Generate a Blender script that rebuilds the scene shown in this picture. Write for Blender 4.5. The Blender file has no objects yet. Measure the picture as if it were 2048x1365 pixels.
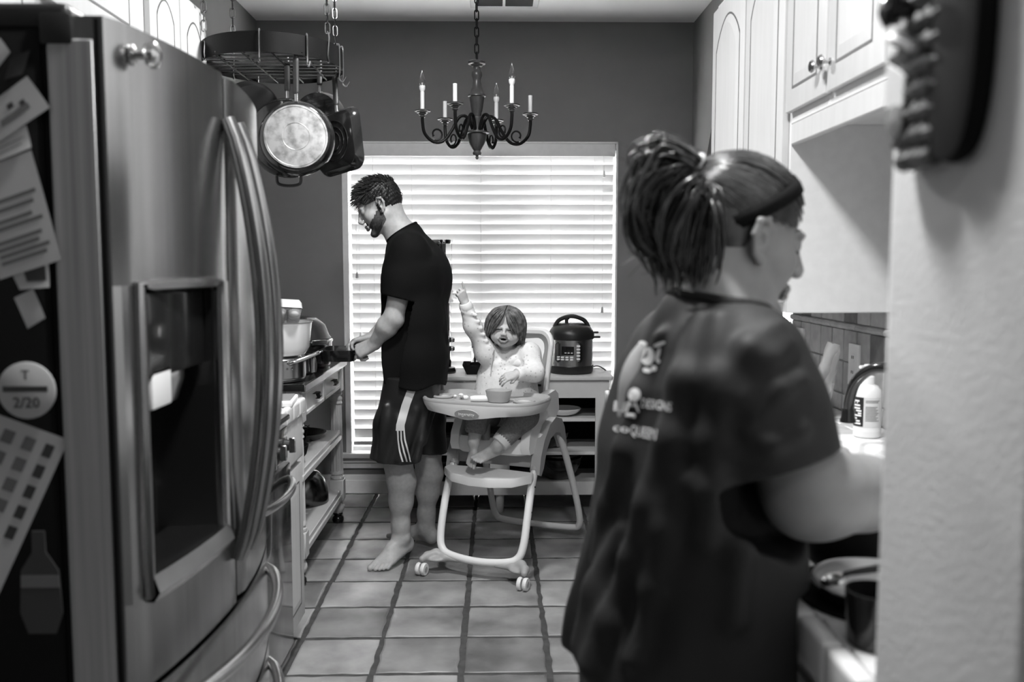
import bpy, bmesh, math, random
import numpy as np
from mathutils import Vector, Matrix, Euler
from mathutils.bvhtree import BVHTree

random.seed(7)
rng = np.random.default_rng(7)
PI = math.pi
R = math.radians
scene = bpy.context.scene
COL = scene.collection

# ------------------------------------------------------------------ camera
CAM_H, FPX, PITCH, YAW = 1.40, 1800.0, R(4.9), R(1.02)
cam_data = bpy.data.cameras.new('camera')
cam_data.sensor_width = 36.0
cam_data.lens = FPX / 2048 * 36
cam_data.clip_start = 0.05
cam_data.dof.use_dof = True
cam_data.dof.focus_distance = 4.15
cam_data.dof.aperture_fstop = 3.2
cam = bpy.data.objects.new('camera', cam_data)
COL.objects.link(cam)
cam.location = (0, 0, CAM_H)
cam.rotation_euler = (PI / 2 - PITCH, 0, -YAW)
scene.camera = cam
CAM_R = Euler((PI / 2 - PITCH, 0, -YAW)).to_matrix()

def at(px, py, y):
    """the point of the room at depth y that stands at this place of the photograph"""
    d = CAM_R @ Vector(((px - 1024) / FPX, (682.5 - py) / FPX, -1))
    t = y / d.y
    return Vector((d.x * t, y, CAM_H + d.z * t))

# ------------------------------------------------------------------ light
world = bpy.data.worlds.new('daylight')
scene.world = world
world.use_nodes = True
world.node_tree.nodes['Background'].inputs[0].default_value = (1, 1, 1, 1)
world.node_tree.nodes['Background'].inputs[1].default_value = 25.0
scene.view_settings.view_transform = 'Standard'
scene.view_settings.look = 'None'
scene.view_settings.gamma = 1
scene.view_settings.use_curve_mapping = False
scene.view_settings.exposure = 0.14

def area_light(name, loc, size, power, rot=(0, 0, 0)):
    l = bpy.data.lights.new(name, 'AREA')
    l.shape = 'DISK'
    l.size = size
    l.energy = power
    o = bpy.data.objects.new(name, l)
    COL.objects.link(o)
    o.location = loc
    o.rotation_euler = rot
    o['kind'] = 'helper'
    return o
KITCHEN_LIGHT = area_light('kitchen_ceiling_light_glow', (0.08, 1.38, 2.70), 0.24, 46)
GALLEY_FILL = area_light('galley_fill_light', (-0.25, 3.05, 2.70), 0.22, 38)  # added fill that brightens the high chair, floor and man
HALL_FILL = area_light('hall_fill_light', (-0.25, -0.7, 2.72), 0.5, 4)  # added fill behind the camera, no fixture there

# ------------------------------------------------------------------ materials
MATS = {}
def mat(name, v=0.5, rough=0.6, metal=0.0, v2=None, scale=20.0, stretch=(1, 1, 1), bump=0.0, bscale=None,
        spec=0.5, trans=0.0, ior=1.45, coat=0.0, sss=0.0, detail=4.0, aniso=0.0, lo=0.35, hi=0.65):
    """grey procedural material: value v, mottled towards v2 by noise, fine relief from a second noise"""
    if name in MATS:
        return MATS[name]
    m = bpy.data.materials.new(name)
    m.use_nodes = True
    nt = m.node_tree
    b = nt.nodes['Principled BSDF']
    b.inputs['Base Color'].default_value = (v, v, v, 1)
    b.inputs['Roughness'].default_value = rough
    b.inputs['Metallic'].default_value = metal
    b.inputs['Specular IOR Level'].default_value = spec
    b.inputs['IOR'].default_value = ior
    b.inputs['Transmission Weight'].default_value = trans
    b.inputs['Coat Weight'].default_value = coat
    b.inputs['Anisotropic'].default_value = aniso
    if sss:
        b.inputs['Subsurface Weight'].default_value = sss
        b.inputs['Subsurface Radius'].default_value = (0.01, 0.006, 0.004)
    tc = nt.nodes.new('ShaderNodeTexCoord')
    mp = nt.nodes.new('ShaderNodeMapping')
    mp.inputs['Scale'].default_value = stretch
    nt.links.new(tc.outputs['Object'], mp.inputs['Vector'])
    if v2 is not None:
        n = nt.nodes.new('ShaderNodeTexNoise')
        n.inputs['Scale'].default_value = scale
        n.inputs['Detail'].default_value = detail
        r = nt.nodes.new('ShaderNodeValToRGB')
        r.color_ramp.elements[0].position = lo
        r.color_ramp.elements[1].position = hi
        r.color_ramp.elements[0].color = (v, v, v, 1)
        r.color_ramp.elements[1].color = (v2, v2, v2, 1)
        nt.links.new(mp.outputs[0], n.inputs['Vector'])
        nt.links.new(n.outputs[0], r.inputs[0])
        nt.links.new(r.outputs[0], b.inputs['Base Color'])
    if bump:
        n2 = nt.nodes.new('ShaderNodeTexNoise')
        n2.inputs['Scale'].default_value = bscale or scale
        n2.inputs['Detail'].default_value = 3
        bp = nt.nodes.new('ShaderNodeBump')
        bp.inputs['Strength'].default_value = bump
        bp.inputs['Distance'].default_value = 0.002
        nt.links.new(mp.outputs[0], n2.inputs['Vector'])
        nt.links.new(n2.outputs[0], bp.inputs['Height'])
        nt.links.new(bp.outputs[0], b.inputs['Normal'])
    MATS[name] = m
    return m

def M(name):
    return MATS[name]

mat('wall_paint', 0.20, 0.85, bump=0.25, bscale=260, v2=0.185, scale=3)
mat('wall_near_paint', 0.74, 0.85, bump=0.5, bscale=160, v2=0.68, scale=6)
mat('ceiling_paint', 0.90, 0.9, bump=0.2, bscale=120)
mat('trim_white', 0.74, 0.45, v2=0.70, scale=30)
mat('cabinet_white', 0.56, 0.42, v2=0.53, scale=7, stretch=(6, 6, 0.6), bump=0.05, bscale=60)
mat('cabinet_glaze', 0.12, 0.6)
mat('console_white', 0.62, 0.4, v2=0.58, scale=9)
mat('tile_floor', 0.13, 0.36, v2=0.36, scale=5, bump=0.25, bscale=26, detail=6, lo=0.3, hi=0.72)
mat('tile_floor_dark', 0.09, 0.36, v2=0.26, scale=5, bump=0.25, bscale=26, detail=6, lo=0.3, hi=0.72)
mat('tile_floor_pale', 0.18, 0.36, v2=0.42, scale=5, bump=0.25, bscale=26, detail=6, lo=0.3, hi=0.72)
mat('grout', 0.045, 0.95, bump=0.5, bscale=90, v2=0.07, scale=30)
mat('tile_white', 0.74, 0.22, v2=0.66, scale=14)
mat('tile_stone', 0.30, 0.6, v2=0.38, scale=26, bump=0.4, bscale=60)
mat('tile_stone_dark', 0.075, 0.6, v2=0.12, scale=30, bump=0.4, bscale=60)
mat('grout_pale', 0.40, 0.95)
mat('steel_handle', 0.33, 0.25, 1.0)
mat('steel_can', 0.62, 0.30, 1.0, v2=0.50, scale=40, stretch=(1, 1, 0.02))
mat('steel_brushed', 0.46, 0.21, 1.0, v2=0.38, scale=40, stretch=(1, 1, 0.02), bump=0.03, bscale=80)
mat('door_edge', 0.50, 0.42, 0.45, v2=0.30, scale=60, stretch=(1, 1, 0.015))
mat('steel', 0.62, 0.22, 1.0, v2=0.54, scale=10)
mat('chrome', 0.75, 0.08, 1.0)
mat('magnet_dark', 0.05, 0.7)
mat('steel_worn', 0.74, 0.32, 1.0, v2=0.30, scale=30, detail=10, lo=0.42, hi=0.7)
mat('black_iron', 0.005, 0.42, spec=0.12, bump=0.1, bscale=150)
mat('black_gloss', 0.010, 0.16, coat=0.3)
mat('black_plastic', 0.016, 0.38)
mat('black_matte', 0.007, 0.75, spec=0.2)
mat('steel_dark', 0.12, 0.22, 1.0)
mat('glass_smoke', 0.03, 0.28, spec=0.3)
mat('fridge_side', 0.006, 0.55, spec=0.15, bump=0.3, bscale=300)
mat('slot_shade', 0.010, 0.9)  # near-black fill standing in for the shade inside slots
mat('white_plastic', 0.86, 0.35)
mat('offwhite_plastic', 0.78, 0.38)
mat('grey_plastic', 0.36, 0.45)
mat('midgrey_plastic', 0.20, 0.5)
mat('enamel_white', 0.84, 0.16, coat=0.4)
mat('ceramic', 0.86, 0.12, coat=0.4)
mat('paper', 0.52, 0.8, v2=0.46, scale=5)
mat('paper_ink', 0.05, 0.8)
mat('paper_grey', 0.16, 0.8)
mat('glass', 1.0, 0.02, trans=1.0, ior=1.45)
mat('window_glass', 1.0, 0.0, trans=1.0, ior=1.0, spec=0.0)
mat('frosted', 0.75, 0.35, trans=0.55, ior=1.3)
mat('frosted_plastic', 0.55, 0.4, trans=0.35, ior=1.3)
mat('wood_brown', 0.05, 0.35, v2=0.03, scale=12, stretch=(4, 4, 0.5))
mat('candle_white', 0.75, 0.5)
mat('skin_man', 0.42, 0.5, sss=0.08, v2=0.37, scale=60, bump=0.08, bscale=350)
mat('skin_woman', 0.26, 0.5, sss=0.08, v2=0.24, scale=40, bump=0.06, bscale=350)
mat('skin_child', 0.50, 0.5, sss=0.10, v2=0.43, scale=30)
mat('lips', 0.22, 0.4)
mat('tooth', 0.7, 0.3)
mat('mouth_dark', 0.02, 0.6)
mat('hair_black', 0.010, 0.5)
mat('hair_brown', 0.020, 0.34, v2=0.045, scale=30, spec=0.6)
mat('hair_child', 0.05, 0.40, v2=0.09, scale=40, stretch=(3, 3, 0.5))
mat('beard', 0.020, 0.7)
mat('hair_brown_strand', 0.014, 0.30, v2=0.05, scale=45, spec=0.7)
mat('hair_child_strand', 0.055, 0.36, v2=0.19, scale=50)
mat('stubble', 0.07, 0.7, v2=0.03, scale=160)
mat('shirt_black', 0.0055, 0.85, bump=0.3, bscale=500, spec=0.12)
mat('shirt_charcoal', 0.022, 0.62, bump=0.25, bscale=500, spec=0.3)
mat('shorts', 0.014, 0.36, bump=0.15, bscale=500, spec=0.5)
mat('stripe_white', 0.55, 0.6)
mat('print_white', 0.80, 0.7)
mat('hoodie', 0.62, 0.85, v2=0.56, scale=60, bump=0.4, bscale=400)
mat('baby_pants', 0.16, 0.9, v2=0.22, scale=120, bump=0.5, bscale=400)
mat('cuff_pale', 0.72, 0.85)
mat('knit', 0.28, 0.95, v2=0.17, scale=60, bump=0.9, bscale=160)

def spotted(name, v, vs, scale, size, rough=0.9):
    m = mat(name, v, rough, v2=v * .92, scale=60, bump=0.4, bscale=400)
    nt = m.node_tree; b = nt.nodes['Principled BSDF']
    src = b.inputs['Base Color'].links[0].from_socket
    tc = nt.nodes.new('ShaderNodeTexCoord'); vo = nt.nodes.new('ShaderNodeTexVoronoi'); vo.inputs['Scale'].default_value = scale
    vo.inputs['Randomness'].default_value = .75
    lt = nt.nodes.new('ShaderNodeMath'); lt.operation = 'LESS_THAN'; lt.inputs[1].default_value = size
    mx = nt.nodes.new('ShaderNodeMix'); mx.data_type = 'RGBA'
    mx.inputs[7].default_value = (vs, vs, vs, 1)
    nt.links.new(tc.outputs['Object'], vo.inputs['Vector']); nt.links.new(vo.outputs['Distance'], lt.inputs[0])
    nt.links.new(lt.outputs[0], mx.inputs[0]); nt.links.new(src, mx.inputs[6]); nt.links.new(mx.outputs[2], b.inputs['Base Color'])
    return m
spotted('hoodie_spots', 0.76, 0.48, 52, 0.20)

def per_object(names, amount=0.0):
    """every tile gets its own stretch of the mottling and a slightly different tone"""
    for nm in names:
        nt = MATS[nm].node_tree
        oi = nt.nodes.new('ShaderNodeObjectInfo')
        mu = nt.nodes.new('ShaderNodeMath'); mu.operation = 'MULTIPLY'; mu.inputs[1].default_value = 37.0
        nt.links.new(oi.outputs['Random'], mu.inputs[0])
        for nd in list(nt.nodes):
            if nd.type == 'MAPPING':
                nt.links.new(mu.outputs[0], nd.inputs['Location'])
        if amount:
            b = nt.nodes['Principled BSDF']; src = b.inputs['Base Color'].links[0].from_socket
            hs = nt.nodes.new('ShaderNodeHueSaturation')
            mr = nt.nodes.new('ShaderNodeMapRange'); mr.inputs[3].default_value = 1 - amount; mr.inputs[4].default_value = 1 + amount
            nt.links.new(oi.outputs['Random'], mr.inputs[0]); nt.links.new(mr.outputs[0], hs.inputs['Value'])
            nt.links.new(src, hs.inputs['Color']); nt.links.new(hs.outputs[0], b.inputs['Base Color'])
per_object(('tile_floor', 'tile_floor_dark', 'tile_floor_pale'), 0.10)
per_object(('tile_stone', 'tile_stone_dark'), 0.16)

# ------------------------------------------------------------------ objects
def link(name, me, m=None, parent=None, keep=True, smooth=True, angle=38):
    o = bpy.data.objects.new(name, me)
    COL.objects.link(o)
    if m is not None and not me.materials:
        me.materials.append(M(m) if isinstance(m, str) else m)
    if smooth and len(me.polygons):
        me.shade_smooth()
        me.set_sharp_from_angle(angle=R(angle))
    if parent is not None:
        o.parent = parent
        if keep:
            o.matrix_parent_inverse = wmat(parent).inverted()
    return o

def wmat(o):
    m = Matrix.Translation(o.location) @ o.rotation_euler.to_matrix().to_4x4()
    if o.parent:
        m = wmat(o.parent) @ o.matrix_parent_inverse @ m
    return m

def tag(o, label=None, cat=None, group=None, kind=None):
    if label: o['label'] = label
    if cat: o['category'] = cat
    if group: o['group'] = group
    if kind: o['kind'] = kind
    return o

def thing(name, label, cat, loc=(0, 0, 0), rz=0.0, group=None):
    o = bpy.data.objects.new(name, None)
    COL.objects.link(o)
    o.location = loc
    o.rotation_euler = (0, 0, rz)
    o.empty_display_size = 0.05
    return tag(o, label, cat, group)

def dup(root, loc=None, rz=None, label=None, group=None):
    def cp(o, p):
        c = o.copy()
        COL.objects.link(c)
        c.parent = p
        if p is not None:
            c.matrix_parent_inverse = o.matrix_parent_inverse.copy()
        for ch in list(o.children):
            cp(ch, c)
        return c
    c = cp(root, None)
    if loc is not None: c.location = loc
    if rz is not None: c.rotation_euler = (0, 0, rz)
    if label: c['label'] = label
    if group: c['group'] = group
    return c

class MB:
    """collects vertices and faces of ONE piece"""
    def __init__(s):
        s.v = []; s.f = []
    def add(s, vs, fs):
        o = len(s.v)
        s.v += [tuple(p) for p in vs]
        s.f += [tuple(i + o for i in f) for f in fs]
        return s
    def box(s, c, size, rot=None, bev=0.0, seg=1):
        bm = bmesh.new()
        bmesh.ops.create_cube(bm, size=1)
        bmesh.ops.scale(bm, vec=size, verts=bm.verts)
        if bev > 0:
            bmesh.ops.bevel(bm, geom=bm.edges[:], offset=min(bev, min(size) * 0.49), segments=seg, affect='EDGES', profile=0.6)
        mx = Matrix.Translation(c)
        if rot is not None:
            mx = mx @ (rot.to_4x4() if hasattr(rot, 'to_4x4') else Euler(rot).to_matrix().to_4x4())
        bm.verts.index_update()
        s.add([mx @ v.co for v in bm.verts], [[v.index for v in f.verts] for f in bm.faces])
        bm.free()
        return s
    def b(s, x0, x1, y0, y1, z0, z1, bev=0.0, seg=1):
        return s.box(((x0 + x1) / 2, (y0 + y1) / 2, (z0 + z1) / 2), (abs(x1 - x0), abs(y1 - y0), abs(z1 - z0)), None, bev, seg)
    def tube(s, pts, r, n=10, caps=True, closed=False, up=None, flat=1.0):
        """round bar along pts; r number or list; flat squashes the section along the frame's second axis"""
        pts = [Vector(p) for p in pts]
        k = len(pts)
        rs = [r] * k if not hasattr(r, '__len__') else list(r)
        vs = []; prev = None
        for i, p in enumerate(pts):
            if closed:
                t = pts[(i + 1) % k] - pts[i - 1]
            else:
                t = pts[min(i + 1, k - 1)] - pts[max(i - 1, 0)]
            if t.length < 1e-9: t = Vector((0, 0, 1))
            t.normalize()
            if prev is None:
                a = Vector(up) if up else (Vector((0, 0, 1)) if abs(t.z) < 0.9 else Vector((1, 0, 0)))
            else:
                a = prev
            a = a - t * a.dot(t)
            if a.length < 1e-6:
                a = t.orthogonal()
            a.normalize()
            prev = a
            c = t.cross(a)
            for j in range(n):
                th = 2 * PI * j / n
                vs.append(p + (a * math.cos(th) + c * math.sin(th) * flat) * rs[i])
        fs = []
        for i in range(k if closed else k - 1):
            i2 = (i + 1) % k
            for j in range(n):
                j2 = (j + 1) % n
                fs.append((i * n + j, i * n + j2, i2 * n + j2, i2 * n + j))
        if caps and not closed:
            fs.append(tuple(range(n - 1, -1, -1)))
            fs.append(tuple((k - 1) * n + j for j in range(n)))
        return s.add(vs, fs)
    def lathe(s, prof, c=(0, 0, 0), n=32, mx=None, sx=1.0, sy=1.0, cap=True):
        """prof = [(radius, height)...] turned about z through c (mx turns it after)"""
        vs = []; fs = []
        k = len(prof)
        for (r, z) in prof:
            for j in range(n):
                th = 2 * PI * j / n
                p = Vector((r * math.cos(th) * sx, r * math.sin(th) * sy, z))
                if mx is not None: p = mx @ p
                vs.append(p + Vector(c))
        for i in range(k - 1):
            for j in range(n):
                j2 = (j + 1) % n
                fs.append((i * n + j, i * n + j2, (i + 1) * n + j2, (i + 1) * n + j))
        if cap:
            if prof[0][0] > 1e-5: fs.append(tuple(range(n - 1, -1, -1)))
            if prof[-1][0] > 1e-5: fs.append(tuple((k - 1) * n + j for j in range(n)))
        return s.add(vs, fs)
    def prism(s, poly, mx, t):
        """flat polygon [(a,b)] in the plane of mx (4x4), thickness t along its z"""
        n = len(poly)
        vs = [mx @ Vector((a, b, 0)) for a, b in poly] + [mx @ Vector((a, b, t)) for a, b in poly]
        fs = [tuple(range(n - 1, -1, -1)), tuple(range(n, 2 * n))]
        fs += [(i, (i + 1) % n, n + (i + 1) % n, n + i) for i in range(n)]
        return s.add(vs, fs)
    def sheet(s, grid, close_u=False):
        """grid[i][j] of points -> quads"""
        k, n = len(grid), len(grid[0])
        vs = [p for row in grid for p in row]
        fs = []
        for i in range(k - 1):
            for j in range(n if close_u else n - 1):
                j2 = (j + 1) % n
                fs.append((i * n + j, i * n + j2, (i + 1) * n + j2, (i + 1) * n + j))
        return s.add(vs, fs)
    def build(s, name, m=None, parent=None, keep=True, smooth=True, angle=38, weld=False):
        me = bpy.data.meshes.new(name)
        me.from_pydata([tuple(v) for v in s.v], [], s.f)
        bm = bmesh.new(); bm.from_mesh(me)
        if weld:
            bmesh.ops.remove_doubles(bm, verts=bm.verts, dist=1e-5)
        bmesh.ops.recalc_face_normals(bm, faces=bm.faces)
        bm.to_mesh(me); bm.free()
        me.update()
        return link(name, me, m, parent, keep, smooth, angle)

def frame(origin, ax, ay):
    """4x4 with x along ax, y towards ay"""
    ax = Vector(ax).normalized()
    ay = Vector(ay); ay = (ay - ax * ay.dot(ax)).normalized()
    az = ax.cross(ay)
    mx = Matrix((ax, ay, az)).transposed().to_4x4()
    mx.translation = Vector(origin)
    return mx

def ellipse(rx, ry, n=28, a0=0.0):
    return [(rx * math.cos(2 * PI * i / n + a0), ry * math.sin(2 * PI * i / n + a0)) for i in range(n)]

def rrect(w, h, r, n=5):
    """rounded rectangle outline centred on 0"""
    out = []
    for cx, cy, a in ((w / 2 - r, h / 2 - r, 0), (-w / 2 + r, h / 2 - r, 90), (-w / 2 + r, -h / 2 + r, 180), (w / 2 - r, -h / 2 + r, 270)):
        for i in range(n + 1):
            th = R(a + 90 * i / n)
            out.append((cx + r * math.cos(th), cy + r * math.sin(th)))
    return out

def spline(pts, n=8):
    """smooth curve (Catmull-Rom) through pts"""
    P = [Vector(p) for p in pts]
    out = []
    for i in range(len(P) - 1):
        p0, p1, p2, p3 = P[max(i - 1, 0)], P[i], P[i + 1], P[min(i + 2, len(P) - 1)]
        for j in range(n):
            t = j / n
            out.append(0.5 * ((2 * p1) + (p2 - p0) * t + (2 * p0 - 5 * p1 + 4 * p2 - p3) * t * t + (3 * p1 - p0 - 3 * p2 + p3) * t ** 3))
    out.append(P[-1])
    return out

def text_mesh(name, body, size, mx, m, parent, thick=0.0006, sx=1.0):
    cu = bpy.data.curves.new(name, 'FONT')
    cu.body = body
    cu.size = size
    cu.align_x = 'CENTER'; cu.align_y = 'CENTER'
    cu.extrude = thick
    cu.resolution_u = 2
    tmp = bpy.data.objects.new(name, cu)
    COL.objects.link(tmp)
    dg = bpy.context.evaluated_depsgraph_get()
    me = bpy.data.meshes.new_from_object(tmp.evaluated_get(dg))
    bpy.data.objects.remove(tmp)
    me.transform(Matrix.Diagonal((sx, 1, 1, 1)))
    me.transform(mx)
    return link(name, me, m, parent, smooth=False)

# ------------------------------------------------------------------ implicit bodies (smooth unions, meshed by surface nets)
class Body:
    def __init__(s):
        s.p = []
    def cone(s, a, b, ra, rb=None, k=0.02, sub=False):
        s.p.append(('c', np.array(a, float), np.array(b, float), ra, ra if rb is None else rb, k, sub)); return s
    def chain(s, pts, rs, k=0.02):
        for i in range(len(pts) - 1):
            s.cone(pts[i], pts[i + 1], rs[i], rs[i + 1], k)
        return s
    def ell(s, c, r, rot=None, k=0.02, sub=False):
        q = np.eye(3) if rot is None else np.array(rot)
        s.p.append(('e', np.array(c, float), np.array(r, float), q, None, k, sub)); return s
    def field(s, lo, hi, h):
        n = np.ceil((hi - lo) / h).astype(int) + 1
        ax = [lo[i] + h * np.arange(n[i]) for i in range(3)]
        F = np.full(n, 0.2, np.float32)
        for (t, A, B, C, D, k, sub) in s.p:
            if t == 'c':
                m = max(C, D) + k + 3 * h
                l, u = np.minimum(A, B) - m, np.maximum(A, B) + m
            else:
                m = max(B) + k + 3 * h
                l, u = A - m, A + m
            i0 = np.clip(np.floor((l - lo) / h).astype(int), 0, n)
            i1 = np.clip(np.ceil((u - lo) / h).astype(int) + 1, 0, n)
            if np.any(i1 <= i0): continue
            sl = tuple(slice(i0[i], i1[i]) for i in range(3))
            X, Y, Z = np.meshgrid(*[ax[i][sl[i]] for i in range(3)], indexing='ij')
            P = np.stack((X, Y, Z), -1)
            if t == 'c':
                ba = B - A
                L2 = max(ba @ ba, 1e-12)
                tt = np.clip(((P - A) @ ba) / L2, 0, 1)
                d = np.linalg.norm(P - A - tt[..., None] * ba, axis=-1) - (C + (D - C) * tt)
            else:
                q = (P - A) @ C
                k0 = np.linalg.norm(q / B, axis=-1)
                k1 = np.linalg.norm(q / (B * B), axis=-1)
                d = k0 * (k0 - 1.0) / np.maximum(k1, 1e-6)
            f = F[sl]
            if sub:
                hh = np.clip(0.5 - 0.5 * (f + d) / k, 0, 1)
                F[sl] = f * (1 - hh) + (-d) * hh + k * hh * (1 - hh)
            else:
                hh = np.clip(0.5 + 0.5 * (f - d) / k, 0, 1)
                F[sl] = f * (1 - hh) + d * hh - k * hh * (1 - hh)
        return F, ax
    def bounds(s):
        lo = np.full(3, 1e9); hi = -lo
        for (t, A, B, C, D, k, sub) in s.p:
            if sub: continue
            if t == 'c':
                m = max(C, D) + k * 0.5
                lo = np.minimum(lo, np.minimum(A, B) - m); hi = np.maximum(hi, np.maximum(A, B) + m)
            else:
                m = max(B) + k * 0.5
                lo = np.minimum(lo, A - m); hi = np.maximum(hi, A + m)
        return lo, hi
    def mesh(s, h, lo=None, hi=None, disp=None, cut=None):
        L, H = s.bounds()
        lo = L - 2 * h if lo is None else np.maximum(np.array(lo), L - 2 * h)
        hi = H + 2 * h if hi is None else np.minimum(np.array(hi), H + 2 * h)
        F, ax = s.field(lo, hi, h)
        if disp is not None or cut is not None:
            X, Y, Z = np.meshgrid(*ax, indexing='ij')
            if disp is not None:
                F = F + disp(X, Y, Z)
            if cut is not None:
                F = np.maximum(F, cut(X, Y, Z))
        return surface_nets(F, lo, h)

def surface_nets(F, lo, h):
    S = F < 0
    nx, ny, nz = F.shape
    acc = np.zeros((nx - 1, ny - 1, nz - 1, 3), np.float32)
    cnt = np.zeros((nx - 1, ny - 1, nz - 1), np.int16)
    corners = [(i, j, k) for i in (0, 1) for j in (0, 1) for k in (0, 1)]
    def cv(c):
        return (slice(c[0], nx - 1 + c[0]), slice(c[1], ny - 1 + c[1]), slice(c[2], nz - 1 + c[2]))
    for a in corners:
        for axis in range(3):
            if a[axis]: continue
            b = list(a); b[axis] = 1
            sa, sb = S[cv(a)], S[cv(b)]
            cr = np.nonzero(sa != sb)
            if not len(cr[0]): continue
            fa, fb = F[cv(a)][cr], F[cv(b)][cr]
            t = fa / (fa - fb)
            p = np.tile(np.array(a, np.float32), (len(t), 1))
            p[:, axis] += t
            acc[cr] += p
            cnt[cr] += 1
    idx = np.full(cnt.shape, -1, np.int64)
    cells = np.nonzero(cnt)
    idx[cells] = np.arange(len(cells[0]))
    V = acc[cells] / cnt[cells][:, None] + np.stack(cells, -1)
    V = V * h + lo
    Q = []
    for axis in range(3):
        b = [0, 0, 0]; b[axis] = 1
        o1, o2 = [x for x in range(3) if x != axis]
        sa = S[tuple(slice(0, F.shape[i] - b[i]) for i in range(3))]
        sb = S[tuple(slice(b[i], F.shape[i]) for i in range(3))]
        e = np.nonzero(sa != sb)
        e = np.stack(e, -1)
        ok = (e[:, o1] > 0) & (e[:, o2] > 0) & (e[:, o1] < F.shape[o1] - 1) & (e[:, o2] < F.shape[o2] - 1)
        e = e[ok]
        if not len(e): continue
        def ci(d1, d2):
            c = e.copy(); c[:, o1] -= d1; c[:, o2] -= d2
            return idx[c[:, 0], c[:, 1], c[:, 2]]
        q = np.stack((ci(1, 1), ci(0, 1), ci(0, 0), ci(1, 0)), -1)
        flip = S[e[:, 0], e[:, 1], e[:, 2]]
        if axis == 1: flip = ~flip
        q[~flip] = q[~flip][:, ::-1]
        Q.append(q)
    Q = np.concatenate(Q) if Q else np.zeros((0, 4), int)
    return V.astype(np.float64), Q

def relax(V, Q, it=1, amt=0.5):
    for _ in range(it):
        A = np.zeros_like(V); c = np.zeros(len(V))
        for i in range(4):
            a, b = Q[:, i], Q[:, (i + 1) % 4]
            np.add.at(A, a, V[b]); np.add.at(c, a, 1)
            np.add.at(A, b, V[a]); np.add.at(c, b, 1)
        V = V + amt * (A / np.maximum(c, 1)[:, None] - V)
    return V

def np_mesh(name, pieces, m, parent=None, mats=None, pick=None, angle=180):
    """pieces = [(V,Q)...] -> one mesh object; mats/pick give faces other materials by their centre"""
    Vs, Qs, o = [], [], 0
    for V, Q in pieces:
        Vs.append(V); Qs.append(Q + o); o += len(V)
    V = np.concatenate(Vs); Q = np.concatenate(Qs)
    me = bpy.data.meshes.new(name)
    me.vertices.add(len(V)); me.vertices.foreach_set('co', V.ravel())
    me.loops.add(Q.size); me.loops.foreach_set('vertex_index', Q.ravel().astype(np.int32))
    me.polygons.add(len(Q)); me.polygons.foreach_set('loop_start', np.arange(0, Q.size, 4, dtype=np.int32))
    me.materials.append(M(m))
    if mats:
        for x in mats: me.materials.append(M(x))
        c = V[Q].mean(1)
        me.polygons.foreach_set('material_index', np.asarray(pick(c), np.int32))
    me.update(calc_edges=True); me.validate()
    bm = bmesh.new(); bm.from_mesh(me)
    bmesh.ops.recalc_face_normals(bm, faces=bm.faces)
    bm.to_mesh(me); bm.free()
    return link(name, me, None, parent, smooth=True, angle=angle)
# ================================================================== THE ROOM
WL, WR, WB, ZC = -1.40, 1.17, 5.43, 2.82        # left wall, right wall, back wall, ceiling
YF = -2.2                                       # wall behind the camera
def struct(o, label=None):
    o['kind'] = 'structure'
    if label: o['label'] = label
    return o

# floor slab (the grout) and its saltillo tiles
fl = struct(MB().b(WL - 0.15, 3.3, YF, WB + 0.15, -0.10, -0.006).build('floor', 'grout'), 'dark grouted tile floor of the kitchen')
PT = 0.3045
tile_me = []
for v in range(3):
    mb = MB(); s = 0.1415; n = 6; top = []
    def edge(k, t):
        w = 0.0022 * math.sin(t * 7 + k * 2.1 + v * 1.7) + 0.0015 * math.sin(t * 13 + v)
        return s + w
    per = []
    for k in range(4):
        for i in range(n):
            t = -1 + 2 * i / n
            e = edge(k, t); a = t * s
            per.append([(a, -e), (e, a), (-a, e), (-e, -a)][k])
    rings = [(1.0, -0.010), (1.0, -0.0012), (0.985, 0.0008), (0.93, 0.0022)]
    vs = []
    for sc_, z in rings:
        vs += [(x * sc_, y * sc_, z) for x, y in per]
    m_ = len(per); fs = []
    for i in range(len(rings) - 1):
        for j in range(m_):
            fs.append((i * m_ + j, i * m_ + (j + 1) % m_, (i + 1) * m_ + (j + 1) % m_, (i + 1) * m_ + j))
    fs.append(tuple((len(rings) - 1) * m_ + j for j in range(m_)))
    mb.add(vs, fs)
    for mt in ('tile_floor', 'tile_floor_dark', 'tile_floor_pale'):
        o = mb.build('floor_tile', mt, fl)
        tile_me.append(o.data)
        bpy.data.objects.remove(o)
trnd = random.Random(3)
for j in range(18):
    y = 2.98 - 0.152 + PT * (j - 9)
    if y > WB + 0.05: continue
    for i in range(9):
        x = -0.122 - 0.152 + PT * (i - 3)
        if x > WR + 0.1 or x < WL - 0.1: continue
        o = bpy.data.objects.new('floor_tile', tile_me[trnd.choice([0, 1, 2, 0, 2, 5, 8, 3, 6, 4])])
        COL.objects.link(o)
        o.parent = fl
        o.location = (x + trnd.uniform(-.003, .003), y + trnd.uniform(-.003, .003), -0.002 + trnd.uniform(-.0008, .0008))
        o.rotation_euler = (trnd.uniform(-.004, .004), trnd.uniform(-.004, .004), trnd.choice([0, 1, 2, 3]) * PI / 2 + trnd.uniform(-.012, .012))

struct(MB().b(WL - 0.15, 3.3, YF, WB + 0.15, ZC, ZC + 0.1).build('ceiling', 'ceiling_paint'))
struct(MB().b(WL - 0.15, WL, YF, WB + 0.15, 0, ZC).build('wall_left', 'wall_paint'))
struct(MB().b(WL - 0.15, 3.3, YF - 0.15, YF, 0, ZC).build('wall_behind', 'wall_paint'))

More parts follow.
